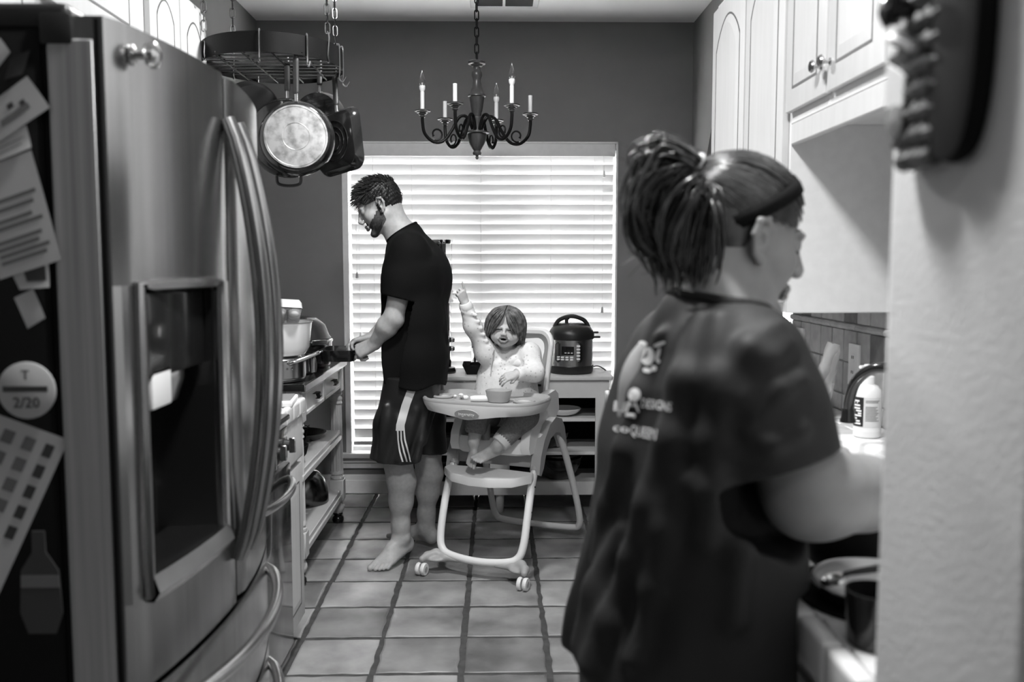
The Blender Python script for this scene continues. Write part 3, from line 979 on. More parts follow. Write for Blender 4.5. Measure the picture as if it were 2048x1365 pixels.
def turned_leg(x, y):
    o = MB().b(x - 0.036, x + 0.036, y - 0.036, y + 0.036, 0.72, 0.862, 0.003)
    o.lathe([(0.030, 0.72), (0.034, 0.705), (0.026, 0.695), (0.033, 0.683), (0.033, 0.675), (0.028, 0.668), (0.033, 0.655), (0.026, 0.645)], (x, y, 0), 20)
    prof = []
    n = 40
    zs_ = [0.65, 0.55, 0.30, 0.265]
    vs = []; fs = []
    for zi, z in enumerate((0.648, 0.60, 0.45, 0.285)):
        rr = 0.029 + 0.004 * zi / 3
        for j in range(n):
            th = 2 * PI * j / n
            r_ = rr - (0.0035 if j % 4 in (1, 2) else 0)
            vs.append((x + r_ * math.cos(th), y + r_ * math.sin(th), z))
    for zi in range(3):
        for j in range(n):
            fs.append((zi * n + j, zi * n + (j + 1) % n, (zi + 1) * n + (j + 1) % n, (zi + 1) * n + j))
    o.add(vs, fs)
    o.lathe([(0.030, 0.29), (0.036, 0.280), (0.036, 0.270), (0.028, 0.264), (0.037, 0.255), (0.037, 0.245), (0.028, 0.240)], (x, y, 0), 20)
    o.b(x - 0.038, x + 0.038, y - 0.038, y + 0.038, 0.125, 0.242, 0.005)
    o.lathe([(0.028, 0.127), (0.033, 0.120), (0.024, 0.112), (0.034, 0.095), (0.036, 0.080), (0.028, 0.060), (0.022, 0.055)], (x, y, 0), 20)
    L = o.build('leg', 'cabinet_white', ca)
    MB().lathe([(0.022, 0.058), (0.026, 0.052), (0.026, 0.046), (0.018, 0.042), (0.030, 0.030), (0.032, 0.016), (0.024, 0.0)], (x, y, 0), 18).build('caster', 'black_gloss', L)
for x in (CXF - 0.03, CXB + 0.04):
    for y in (CY0 + 0.055, CY1 - 0.055):
        turned_leg(x, y)
def slat_shelf(z, name='shelf'):
    s_ = MB().b(CXF - 0.085, CXF - 0.005, CY0 + 0.02, CY1 - 0.095, z - 0.045, z, 0.003).b(CXB, CXB + 0.07, CY0 + .02, CY1 - .02, z - 0.045, z, 0.003)
    s_.b(CXB + .07, CXF - .08, CY0 + 0.02, CY0 + 0.08, z - 0.04, z - 0.002).b(CXB + .07, CXF - .08, CY1 - 0.15, CY1 - 0.09, z - 0.04, z - 0.002)
    s_.b(CXF - 0.006, CXF + 0.004, CY0 + 0.02, CY1 - 0.095, z - 0.050, z - 0.022, 0.003)
    o = s_.build(name, 'cabinet_white', ca)
    y = CY0 + 0.11
    while y < CY1 - 0.19:
        MB().b(CXB + 0.06, CXF - 0.08, y, y + 0.045, z - 0.018, z - 0.001, 0.002).build('shelf_slat', 'cabinet_white', o)
        y += 0.070
slat_shelf(0.515); slat_shelf(0.19)
MB().b(CXB, CXB + 0.012, CY0 + 0.05, CY1 - 0.05, 0.19, 0.735).build('back_panel', 'black_matte', ca)

# ------------------------------------------------------------------ things on the cart
def handle_loop(par, pts, r, m_, name='handle', flat=1.0):
    return MB().tube(spline(pts, 6), r, 8, flat=flat).build(name, m_, par)
TZ = 0.891
sp = thing('saucepan', 'shiny steel saucepan under the white enamel pot', 'pot', (-0.955, 3.93, TZ))
MB().lathe([(0.108, 0), (0.118, 0.004), (0.120, 0.014), (0.116, 0.018), (0.120, 0.020), (0.120, 0.092), (0.124, 0.097), (0.119, 0.097), (0.116, 0.092), (0.116, 0.016), (0.0, 0.014)], (-0.955, 3.93, TZ), 44).build('pan_body', 'steel', sp)
MB().lathe([(0.122, 0.098), (0.119, 0.102), (0.06, 0.108), (0.0, 0.109)], (-0.955, 3.93, TZ), 40).build('pan_lid', 'steel', sp)
mb = MB().tube(spline([(-0.885, 3.835, TZ + 0.082), (-0.855, 3.845, TZ + 0.092), (-0.80, 3.88, TZ + 0.112), (-0.768, 3.905, TZ + 0.126)], 6), 0.0085, 10, flat=0.55)
hd = mb.build('handle', 'chrome', sp)
MB().tube([(-0.768 + 0.012 * math.cos(a), 3.905 + 0.012 * math.sin(a), TZ + 0.126 + 0.005 * math.cos(a)) for a in [2 * PI * i / 14 for i in range(14)]], 0.0045, 7, closed=True).build('hanging_ring', 'chrome', hd)
for dx, dz in ((-0.885, 0.085), (-0.893, 0.062), (-0.875, 0.062)):
    MB().lathe([(0.007, 0), (0.006, 0.004), (0.0, 0.006)], (dx, 3.832 + (0.012 if dx > -.88 else 0), TZ + dz), 10, mx=Matrix.Rotation(PI / 2, 4, 'X')).build('rivet', 'chrome', sp)
s2 = thing('saucepan', 'dark steel pot standing behind the shiny saucepan on the cart', 'pot', (-0.90, 4.16, TZ))
MB().lathe([(0.070, 0), (0.077, 0.006), (0.079, 0.095), (0.081, 0.098), (0.076, 0.098), (0.075, 0.01), (0, 0.008)], (-0.925, 4.185, TZ), 32).build('pan_body', 'steel', s2)
handle_loop(s2, [(-0.855, 4.15, TZ + 0.085), (-0.835, 4.14, TZ + 0.080), (-0.830, 4.142, TZ + 0.04), (-0.835, 4.145, TZ + 0.01)], 0.004, 'steel')
wp = thing('enamel_pot', 'white enamel pot stacked on the steel saucepan', 'pot', (-0.96, 3.935, TZ + 0.111))
zb = TZ + 0.1105
MB().lathe([(0.105, 0), (0.124, 0.006), (0.142, 0.035), (0.150, 0.11), (0.154, 0.143), (0.157, 0.146), (0.151, 0.147), (0.146, 0.11), (0.137, 0.04), (0.115, 0.014), (0, 0.010)], (-0.962, 3.945, zb), 44).build('pot_body', 'enamel_white', wp)
MB().lathe([(0.1575, 0.1455), (0.1585, 0.148), (0.1555, 0.150), (0.151, 0.148)], (-0.962, 3.945, zb), 44, cap=False).build('rim', 'grey_plastic', wp)
MB().box((-1.04, 3.805, zb + 0.115), (0.075, 0.028, 0.016), Euler((0, 0, R(-28))).to_matrix(), 0.006, 2).build('handle', 'enamel_white', wp)
eg = thing('egg_carton', 'pale egg carton lying across the white enamel pot', 'carton', (-0.93, 3.85, zb + 0.13))
er = Euler((R(-14), R(4), R(14))).to_matrix()
em = Matrix.Translation((-0.905, 3.90, zb + 0.180)) @ Matrix.Scale(1.12, 4) @ er.to_4x4()
mb = MB()
rows = [(0.062, 0.02, 0.0), (0.066, 0.0, 0.001), (0.062, -0.004, 0.002)]
prof = [(-0.056, 0.0), (-0.052, 0.022), (-0.042, 0.034), (0.042, 0.034), (0.052, 0.022), (0.056, 0.0)]
g = []
for y, s_ in ((-0.135, 0.86), (-0.125, 0.97), (0.125, 0.97), (0.135, 0.86)):
    g.append([em @ Vector((x * s_, y, z * s_ + 0.002)) for x, z in prof])
mb.sheet(g)
mb.f += [tuple(len(mb.v) - 24 + i for i in range(6)), tuple(len(mb.v) - 1 - i for i in range(6))]
mb.build('carton_lid', 'offwhite_plastic', eg)
mb = MB()
base = MB()
for i in (-1, 1):
    for j in range(-2, 3):
        c_ = em @ Vector((i * 0.027, j * 0.051, 0.0))
        mb.lathe([(0.027, 0.003), (0.027, -0.004), (0.025, -0.018), (0.018, -0.027), (0.008, -0.030), (0.0, -0.030)], c_, 14, mx=er.to_4x4())
mb.box(em @ Vector((0, 0, 0)), (0.118, 0.272, 0.004), er, 0.002)
mb.build('egg_cups', 'offwhite_plastic', eg)
af = thing('slow_cooker', 'black oval slow cooker with glass lid at the back of the cart', 'appliance', (-0.985, 4.50, TZ))
MB().lathe([(0.13, 0), (0.15, 0.006), (0.162, 0.05), (0.160, 0.12), (0.152, 0.135), (0.145, 0.135), (0.0, 0.13)], (-0.985, 4.50, TZ), 40, sy=1.15).build('cooker_body', 'black_gloss', af)
MB().lathe([(0.156, 0.137), (0.158, 0.142), (0.150, 0.150), (0.13, 0.205), (0.085, 0.243), (0.0, 0.253)], (-0.985, 4.50, TZ), 40, sy=1.15).build('glass_lid', 'glass_smoke' if 'glass_smoke' in MATS else 'black_gloss', af)
MB().tube([(-0.985 + 0.159 * math.cos(a), 4.50 + 0.183 * math.sin(a), TZ + 0.128) for a in [2 * PI * i / 40 for i in range(40)]], 0.008, 8, closed=True).build('lid_band', 'steel', af)
fb = MB().box((-0.858, 4.370, TZ + 0.128), (0.085, 0.012, 0.026), Euler((0, 0, R(38))).to_matrix(), 0.003).build('band_plate', 'steel', af)
jr = thing('glass_jar', 'glass jar with a paper cloth top behind the pots', 'jar', (-1.06, 4.265, TZ))
jc = at(548, 645, 4.27)
MB().b(jc.x - 0.08, jc.x + 0.035, 4.20, 4.325, TZ, jc.z - 0.003, 0.008, 2).build('jar_stand', 'black_plastic', jr)
MB().lathe([(0.036, 0), (0.040, 0.006), (0.036, 0.06), (0.026, 0.10), (0.028, 0.115)], (jc.x - 0.012, 4.265, jc.z - 0.002), 24).build('jar_body', 'tile_stone', jr)
mb = MB(); g = []
for rr, zz in ((0.004, 0.132), (0.03, 0.130), (0.034, 0.112), (0.05, 0.098)):
    g.append([(jc.x - 0.012 + (rr + (0.008 * math.sin(7 * a) if rr > 0.04 else 0)) * math.cos(a), 4.265 + rr * math.sin(a), jc.z + zz + (0.006 * math.sin(5 * a) if rr > .04 else 0)) for a in [2 * PI * i / 28 for i in range(28)]])
mb.sheet(g, close_u=True).build('cloth_top', 'paper', jr)
# wire basket, pan, pouch on upper shelf; bowl on lower shelf
pn = thing('frying_pan', 'black frying pan on the upper shelf of the cart', 'pan', (-1.02, 4.35, 0.515))
MB().lathe([(0.0, 0.0), (0.105, 0.0), (0.135, 0.030), (0.138, 0.034), (0.130, 0.034), (0.102, 0.006), (0, 0.005)], (-1.0, 4.52, 0.517), 36).build('pan_body', 'black_gloss', pn)
MB().tube([(-1.10, 4.43, 0.545), (-1.20, 4.34, 0.56)], 0.010, 8, flat=0.6).build('handle', 'black_plastic', pn)
wbk = thing('wire_basket', 'small black wire basket on the upper shelf of the cart', 'basket', (-1.0, 4.02, 0.515))
cx, cy = -0.985, 4.20
rings_ = []
for z, r_ in ((0.518, 0.07), (0.57, 0.085), (0.63, 0.10)):
    MB().tube([(cx + r_ * math.cos(a), cy + r_ * math.sin(a), z) for a in [2 * PI * i / 28 for i in range(28)]], 0.0022, 6, closed=True).build('wire', 'black_iron', wbk)
for i in range(14):
    a = 2 * PI * i / 14
    MB().tube([(cx + r_ * math.cos(a), cy + r_ * math.sin(a), z) for z, r_ in ((0.517, 0.03), (0.518, 0.07), (0.57, 0.085), (0.63, 0.10), (0.636, 0.108))], 0.0018, 5).build('wire', 'black_iron', wbk)
pc = thing('dark_bowl', 'dark round bowl at the near end of the upper shelf', 'bowl', (-0.94, 3.86, 0.515))
MB().lathe([(0.05, 0.0), (0.075, 0.006), (0.105, 0.045), (0.115, 0.085), (0.110, 0.085), (0.098, 0.045), (0.07, 0.012), (0, 0.01)], (-0.945, 3.935, 0.5165), 36).build('bowl_body', 'black_matte', pc)
bw = thing('mixing_bowl', 'dark steel mixing bowl upside down on the lower shelf', 'bowl', (-1.0, 4.5, 0.19))
MB().lathe([(0.128, 0.0), (0.130, 0.004), (0.127, 0.06), (0.108, 0.12), (0.075, 0.158), (0.035, 0.170), (0.0, 0.171)], (-0.985, 4.52, 0.1915), 44).build('bowl_body', 'steel_dark' if 'steel_dark' in MATS else 'steel', bw)
MB().lathe([(0.028, 0.170), (0.030, 0.174), (0.012, 0.178), (0.010, 0.19), (0.017, 0.196), (0.014, 0.206), (0, 0.208)], (-0.985, 4.52, 0.1915), 20).build('lid_knob', 'black_plastic', bw)
wk = thing('griddle_pan', 'black rectangular pan the man holds over the cart', 'pan', (-0.86, 4.42, 0.99))
gz = 0.945
mb = MB()
def rr_ring(w, h, r, z, cx, cy, ang=0.0):
    q = Matrix.Rotation(ang, 3, 'Z')
    return [q @ Vector((a, b, 0)) + Vector((cx, cy, z)) for a, b in rrect(w, h, r, 5)]
gcx, gcy = -0.740, 4.295
mb.sheet([rr_ring(w * .60, h * .92, r * .6, gz + z, gcx, gcy) for w, h, r, z in ((0.20, 0.20, 0.03, 0), (0.25, 0.25, 0.04, 0.0), (0.28, 0.28, 0.05, 0.052), (0.285, 0.285, 0.052, 0.054), (0.275, 0.275, 0.05, 0.054), (0.25, 0.25, 0.04, 0.006), (0.2, 0.2, 0.03, 0.005))], close_u=True)
nv = len(mb.v); k_ = len(rrect(1, 1, .1, 5))
mb.f += [tuple(range(k_)), tuple(range(nv - k_, nv))]
mb.build('pan_body', 'black_gloss', wk)
MB().box((-0.668, 4.20, 0.985), (0.05, 0.03, 0.014), Euler((0, R(10), R(-30))).to_matrix(), 0.005, 2).build('handle', 'black_gloss', wk)
# ================================================================== CHAINS, CHANDELIER, POT RACK
def chain_links(par, top, bottom, L=0.036, r=0.0034, w=0.009, m_='black_iron', name='chain_link'):
    top, bottom = Vector(top), Vector(bottom)
    n = max(2, round((top - bottom).length / (L - 2.4 * r)))
    step = (bottom - top) / n
    me = None
    for i in range(n):
        if me is None:
            pts = []
            hl = L / 2 - w
            for k in range(20):
                a = 2 * PI * k / 20
                z = math.sin(a) * w + (hl if math.sin(a) > 0 else -hl)
                pts.append((math.cos(a) * w, 0, z))
            o = MB().tube(pts, r, 6, closed=True).build(name, m_, par)
            me = o.data
        else:
            o = bpy.data.objects.new(name, me); COL.objects.link(o); o.parent = par; o.matrix_parent_inverse = wmat(par).inverted()
        p = top + step * (i + 0.5)
        o.location = p
        o.rotation_euler = (0, 0, PI / 2 * (i % 2) + 0.35)
CHX, CHY = -0.088, 4.30
ch = thing('chandelier', 'dark turned wood chandelier with six candle arms, three with bulbs', 'chandelier', (CHX, CHY, 1.89))
MB().lathe([(0.0, 1.890), (0.006, 1.892), (0.008, 1.900), (0.006, 1.906), (0.018, 1.910), (0.021, 1.920), (0.016, 1.930), (0.022, 1.938), (0.036, 1.962), (0.044, 1.990), (0.046, 2.008), (0.058, 2.012), (0.058, 2.018), (0.020, 2.022),
            (0.019, 2.06), (0.026, 2.078), (0.026, 2.086), (0.019, 2.090), (0.022, 2.098), (0.022, 2.106), (0.026, 2.112), (0.034, 2.168), (0.036, 2.178), (0.042, 2.182), (0.042, 2.187), (0.036, 2.195), (0.024, 2.222), (0.019, 2.250), (0.020, 2.262), (0.025, 2.276), (0.025, 2.290), (0.019, 2.300),
            (0.016, 2.310), (0.018, 2.316), (0.026, 2.320), (0.030, 2.327), (0.040, 2.330), (0.042, 2.340), (0.036, 2.344), (0.008, 2.346), (0.0, 2.346)], (CHX, CHY, 0), 36).build('turned_column', 'wood_brown', ch)
chain_links(ch, (CHX, CHY, ZC - 0.02), (CHX, CHY, 2.343), 0.046, 0.0030, 0.0095)
MB().lathe([(0.055, 0), (0.052, -0.012), (0.03, -0.022), (0.008, -0.028)], (CHX, CHY, ZC), 28).build('ceiling_rose', 'black_iron', ch)
for q in range(6):
    a = R(9 + 60 * q)
    def ap(r_, z): return (CHX + r_ * math.cos(a), CHY + r_ * math.sin(a), z)
    pts = spline([ap(0.020, 2.030), ap(0.048, 2.086), ap(0.085, 2.082), ap(0.120, 2.02), ap(0.158, 1.973), ap(0.205, 1.968), ap(0.245, 2.005), ap(0.255, 2.055), ap(0.255, 2.085)], 6)
    arm = MB().tube(pts, 0.0075, 9).build('arm', 'black_iron', ch)
    sc_ = [ap(0.255 - 0.03, 1.985)]
    for k in range(14):
        t = k / 13; th = R(-70) - t * R(330)
        rr = 0.030 * (1 - 0.45 * t)
        sc_.append(ap(0.190 + rr * math.cos(th), 2.004 + rr * math.sin(th)))
    MB().tube(sc_[1:], [0.0042] * 13 + [0.0075], 7).build('scroll', 'black_iron', arm)
    cup = MB().lathe([(0.010, 0), (0.014, 0.004), (0.011, 0.009), (0.019, 0.014), (0.017, 0.018), (0.027, 0.021), (0.027, 0.024), (0.037, 0.027), (0.038, 0.032), (0.036, 0.034), (0.008, 0.030)], ap(0.255, 2.078), 24).build('candle_cup', 'wood_brown', arm)
    bulb = q in (1, 3, 5)
    hgt = 0.088
    MB().lathe([(0.0095, 0), (0.0095, hgt), (0.006, hgt + 0.001)], ap(0.255, 2.106), 14).build('candle_sleeve', 'candle_white', arm)
    if bulb:
        z0 = 2.106 + hgt
        MB().lathe([(0.008, 0), (0.009, 0.004), (0.0135, 0.014), (0.0140, 0.026), (0.012, 0.029)], ap(0.255, z0), 16).build('bulb_collar', 'candle_white', arm)
        MB().lathe([(0.011, 0.028), (0.0145, 0.040), (0.0140, 0.052), (0.010, 0.070), (0.0045, 0.086), (0.0012, 0.098), (0.0, 0.099)], ap(0.255, z0), 18).build('bulb', 'glass', arm)
        MB().tube([ap(0.255, z0 + 0.028), ap(0.255, z0 + 0.042)], 0.0025, 6).build('filament', 'candle_white', arm)

# ------------------------------------------------------------------ hanging pot rack
RX, RY, RZ = -0.845, 3.53, 2.142
RA, RB_ = 0.262, 0.285
pr = thing('pot_rack', 'black oval pot rack hanging on chains with hooks', 'pot rack', (RX, RY, RZ))
band_h = 0.072
def ov(a, f=1.0, z=0.0):
    return Vector((RX + RA * f * math.cos(a), RY + RB_ * f * math.sin(a), RZ + z))
n = 64
g = [[ov(2 * PI * i / n, f, z) for i in range(n)] for f, z in ((1.0, 0.0), (1.0, band_h), (0.985, band_h), (0.985, 0.0), (1.0, 0.0))]
MB().sheet(g, close_u=True).build('rim_band', 'black_iron', pr)
for i in range(9):
    yy = RY - RB_ + 2 * RB_ * (i + 1) / 10
    hx = RA * math.sqrt(max(0, 1 - ((yy - RY) / RB_) ** 2)) * 0.99
    MB().tube([(RX - hx, yy, RZ + 0.012), (RX + hx, yy, RZ + 0.012)], 0.0042, 7).build('grid_bar', 'steel_dark', pr)
for i in range(4):
    xx = RX - RA + 2 * RA * (i + 1) / 5
    hy = RB_ * math.sqrt(max(0, 1 - ((xx - RX) / RA) ** 2)) * 0.99
    MB().tube([(xx, RY - hy, RZ + 0.004), (xx, RY + hy, RZ + 0.004)], 0.0036, 6).build('grid_bar', 'black_iron', pr)
for a in (215, 142, 38, -28):
    p = ov(R(a), 0.99, band_h)
    chain_links(pr, (p.x * 0.97 + RX * 0.03, p.y, ZC), (p.x, p.y, RZ + band_h + 0.03), 0.040, 0.0026, 0.0085, 'steel_dark')
    MB().tube(spline([(p.x, p.y, RZ + band_h + 0.036), (p.x + 0.006, p.y - .006, RZ + band_h + 0.01), (p.x + 0.002, p.y - .009, RZ + 0.02), (p.x + 0.004, p.y - .002, RZ - 0.004), (p.x - 0.008, p.y + .004, RZ + 0.005)], 5), 0.003, 6).build('chain_hook', 'steel', pr)
HOOKS = []
def hook(p, drop=0.06, ang=0.0, top=band_h):
    """S hook over the rim: p = foot on the rim, hangs to p.z - drop"""
    d = Vector((math.cos(ang), math.sin(ang), 0))
    pts = [p + d * 0.004 + Vector((0, 0, top - 0.012)), p + d * 0.002 + Vector((0, 0, top + 0.004)), p - d * 0.006 + Vector((0, 0, top - 0.004)), p - d * 0.007 + Vector((0, 0, -drop * 0.4)), p - d * 0.004 + Vector((0, 0, -drop)), p - d * 0.018 + Vector((0, 0, -drop - 0.010)), p - d * 0.030 + Vector((0, 0, -drop + 0.008))]
    MB().tube(spline(pts, 5), 0.0028, 6).build('hook', 'steel', pr)
hook(ov(R(-86)), 0.030, PI / 2); hook(ov(R(-50)), 0.03, PI * 0.7); hook(ov(R(-14)), 0.05, PI); hook(ov(R(-6)), 0.06, PI); hook(ov(R(200)), 0.03, 0)
hook(ov(R(178)), 0.045, 0.2); hook(ov(R(205)), 0.05, 0.3); hook(ov(R(120), 0.9), 0.03, -1.2, 0.02)

def hang_pan(name, label, c, r, yaw, tiltx, depth, handle_len, m_out='black_gloss', base=None, hw=0.011, squ=False, loop=False, base_r=None, roll=0.0):
    """pan hanging by its handle: c = centre of the bottom disc, bottom faces the viewer (-y) turned by yaw"""
    root = thing(name, label, 'pan', c)
    mx = Matrix.Translation(c) @ Matrix.Rotation(yaw, 4, 'Z') @ Matrix.Rotation(tiltx, 4, 'X') @ Matrix.Rotation(roll, 4, 'Y')
    q = mx @ Matrix.Rotation(-PI / 2, 4, 'X')       # lathe z -> +y (away from the viewer)
    br = base_r or r * 0.86
    if not squ:
        mb = MB(); off = len(mb.v)
        prof = [(0.0, 0.0), (br, 0.0), (br + 0.004, 0.002), (r * 0.955, depth * 0.45), (r * 0.995, depth * 0.92), (r, depth), (r * 0.985, depth + 0.001), (r * 0.97, depth * 0.9), (r * 0.92, depth * 0.4), (br * 0.98, 0.006), (0.0, 0.005)]
        mb.lathe(prof, (0, 0, 0), 48)
        mb.v = [tuple(q @ Vector(v)) for v in mb.v]
        body = mb.build('pan_body', m_out, root)
    else:
        mb = MB()
        sec = [(2 * r * f, 2 * r * f, 0.045 * f, z) for f, z in ((0.86, 0.0), (0.88, 0.001), (0.97, depth * 0.6), (1.0, depth), (0.985, depth), (0.95, depth * 0.6), (0.85, 0.006))]
        g = [[q @ Vector((a, b, z)) for a, b in rrect(w, h, rr_, 5)] for w, h, rr_, z in sec]
        mb.sheet(g, close_u=True)
        k_ = len(g[0]); nv = len(mb.v)
        mb.f += [tuple(range(k_)), tuple(range(nv - k_, nv))]
        body = mb.build('pan_body', m_out, root)
    if base:
        mb = MB().lathe([(0.0, -0.0025), (br * 0.985, -0.0025), (br * 0.995, -0.001), (br * 0.995, 0.001)], (0, 0, 0), 48)
        mb.v = [tuple(q @ Vector(v)) for v in mb.v]
        mb.build('pan_base', base, root)
        for f in (0.42, 0.93):
            MB().tube([q @ Vector((br * f * math.cos(a), br * f * math.sin(a), -0.0028)) for a in [2 * PI * i / 48 for i in range(48)]], 0.0012, 5, closed=True).build('base_ring', base, root)
    if handle_len:
        hz = [(0, r * 0.97, depth * 0.9), (0, r + 0.03, depth * 0.95), (0, r + handle_len * 0.4, depth * 0.9 + 0.004), (0, r + handle_len, depth * 0.9 + 0.010)]
        pts = spline([mx @ Vector((x, zz, y)) for x, y, zz in [(a, b, c_) for a, b, c_ in hz]], 6)
        h = MB().tube(pts[5:], [hw * 0.8] + [hw] * (len(pts) - 7) + [hw * 0.75], 10, flat=0.6).build('handle', 'black_plastic', root)
        MB().tube(pts[:7], hw * 0.62, 8, flat=0.6).build('handle_bracket', 'steel', h)
        for sx_ in (-0.012, 0.012):
            o_ = mx @ Vector((sx_, depth * 0.82, r * 0.95))
            MB().lathe([(0.0045, 0), (0.004, -0.003), (0, -0.0045)], o_, 8, mx=(mx.to_3x3() @ Matrix.Rotation(-PI / 2, 3, 'X')).to_4x4()).build('rivet', 'chrome', root)
    if loop:
        MB().tube(spline([mx @ Vector(v) for v in ((-0.045, depth * 0.8, -r * 0.95), (-0.040, depth * 0.8, -r - 0.022), (0.0, depth * 0.8, -r - 0.030), (0.040, depth * 0.8, -r - 0.022), (0.045, depth * 0.8, -r * 0.95))], 5), 0.006, 8).build('loop_handle', 'black_plastic', root)
    return root
hang_pan('hanging_frying_pan', 'frying pan with a scratched steel base hanging foremost from the rack', at(592, 273, 3.24), 0.134, R(8), R(-2), 0.05, 0.165, base='steel_worn', base_r=0.112)
hang_pan('hanging_griddle', 'square black griddle hanging on the right of the pot rack', at(668, 283, 3.58), 0.122, R(-38), R(0), 0.035, 0.14, squ=True, roll=R(-8))
hang_pan('hanging_saute_pan', 'large black pan with a loop handle hanging behind the steel based pan', at(572, 272, 3.42), 0.150, R(4), R(0), 0.06, 0.15, loop=True)
hang_pan('hanging_skillet', 'dark skillet hanging on the left of the rack above the refrigerator', at(508, 228, 3.50), 0.118, R(30), R(14), 0.05, 0.0, m_out='black_matte')
hang_pan('hanging_skillet', 'black skillet hanging at the far side of the rack', at(632, 235, 3.70), 0.110, R(-12), R(0), 0.045, 0.13)
hang_pan('hanging_wok', 'black wok handle and pan hanging at the left edge of the rack', at(424, 215, 3.56), 0.09, R(60), R(0), 0.05, 0.12)
gq = [o for o in bpy.data.objects if o.name.startswith('hanging_griddle')][0]
gm = Matrix.Translation(at(668, 283, 3.58)) @ Matrix.Rotation(R(-38), 4, 'Z') @ Matrix.Rotation(R(-8), 4, 'Y')
for rr in (.035, .055, .078):
    MB().tube([gm @ Vector((rr * math.cos(a), -.001, rr * math.sin(a))) for a in [2 * PI * i / 40 for i in range(40)]], .0022, 6, closed=True).build('base_ring', 'steel_dark', gq)
# ================================================================== CONSOLE UNDER THE WINDOW
co = thing('open_console', 'white open shelf console under the window behind the high chair', 'console', (0.05, 5.18, 0))
KX0, KX1, KY0, KY1 = -0.575, 0.630, 4.965, 5.375
MB().b(KX0 - 0.018, KX1 + 0.022, KY0 - 0.016, KY1, 0.755, 0.777, 0.004, 2).build('top_board', 'console_white', co)
fm = MB()
fm.b(KX0, KX1, KY0, KY0 + 0.02, 0.655, 0.755, 0.0); fm.b(KX0, KX1, KY0, KY0 + 0.02, 0.105, 0.180, 0.0)
fm.b(KX0, KX0 + 0.075, KY0, KY0 + 0.02, 0.180, 0.655, 0.0); fm.b(KX1 - 0.075, KX1, KY0, KY0 + 0.02, 0.180, 0.655, 0.0)
fm.b(-0.035, 0.075, KY0 + 0.002, KY0 + 0.02, 0.18, 0.655, 0.0)
fm.build('face_frame', 'console_white', co)
for x0, x1 in ((KX0, KX0 + 0.018), (KX1 - 0.018, KX1)):
    MB().b(x0, x1, KY0 + 0.02, KY1, 0.105, 0.755).build('side_panel', 'console_white', co)
MB().b(0.01, 0.03, KY0 + 0.02, KY1, 0.17, 0.755).build('divider', 'console_white', co)
MB().b(KX0, KX1, KY1 - 0.01, KY1, 0.105, 0.755).build('back_panel', 'black_matte', co)
for z in (0.165, 0.345, 0.535):
    MB().b(KX0 + 0.018, KX1 - 0.018, KY0 + 0.022, KY1 - 0.012, z - 0.018, z, 0.002).build('shelf', 'console_white', co)
for x in (KX0 + 0.03, KX1 - 0.03, 0.02):
    for y in (KY0 + 0.03, KY1 - 0.04):
        MB().lathe([(0.024, 0.107), (0.023, 0.04), (0.018, 0.0)], (x, y, 0), 16).build('foot', 'console_white', co)

def bowl(name, label, c, r, h, m_, cat='bowl'):
    t = thing(name, label, cat, c)
    MB().lathe([(r * 0.4, 0), (r * 0.45, 0.003), (r * 0.75, h * 0.3), (r * 0.95, h * 0.72), (r, h), (r * 1.02, h + 0.001), (r * 0.985, h + 0.003), (r * 0.92, h * 0.72), (r * 0.72, h * 0.33), (0, h * 0.07)], c, 40).build('bowl_body', m_, t)
    return t
bowl('glass_bowl', 'big dark glass bowl on the bottom shelf of the console', (0.36, 5.12, 0.166), 0.135, 0.125, 'black_gloss')
bowl('steel_bowl', 'steel bowl nested in the glass bowl on the bottom console shelf', (0.365, 5.12, 0.185), 0.118, 0.128, 'steel_dark')
bowl('pie_dish', 'pale pie dish on the top shelf of the console', (0.385, 5.10, 0.536), 0.100, 0.040, 'ceramic', 'dish')
bowl('serving_bowl', 'dark bowl on the middle shelf of the console behind the chair', (0.30, 5.14, 0.346), 0.12, 0.085, 'black_gloss')
def casserole(label, c, w, d, h, m_, lid=None):
    t = thing('casserole', label, 'dish', c)
    mb = MB(); g = []
    for f, z in ((0.86, 0), (0.92, 0.004), (1.0, h), (0.97, h), (0.9, 0.008)):
        g.append([Vector((c[0] + a * f, c[1] + b * f, c[2] + z)) for a, b in rrect(w, d, 0.03, 4)])
    mb.sheet(g, close_u=True); k_ = len(g[0]); nv = len(mb.v)
    mb.f += [tuple(range(k_)), tuple(range(nv - k_, nv))]
    mb.build('dish_body', m_, t)
    if lid:
        MB().box((c[0], c[1], c[2] + h + 0.007), (w * 1.02, d * 1.02, 0.014), None, 0.005, 2).build('lid', lid, t)
    return t
casserole('dark lidded casserole on the bottom left of the console', (-0.20, 5.14, 0.166), 0.30, 0.22, 0.10, 'black_gloss', 'black_plastic')
casserole('dark oblong dish on the middle left shelf of the console', (-0.22, 5.14, 0.346), 0.32, 0.22, 0.075, 'glass_smoke', 'black_gloss')
casserole('flat dark baking tin on the top left shelf of the console', (-0.22, 5.14, 0.536), 0.30, 0.22, 0.05, 'black_matte')
bs = thing('storage_jar', 'small dark jar on the bottom shelf of the console behind the high chair leg', 'jar', (-0.36, 5.04, 0.166))
MB().lathe([(0.03, 0), (0.033, 0.004), (0.033, 0.085), (0.028, 0.095), (0.030, 0.10), (0.030, 0.118), (0.0, 0.12)], (-0.415, 5.06, 0.166), 20).build('jar_body', 'glass_smoke', bs)

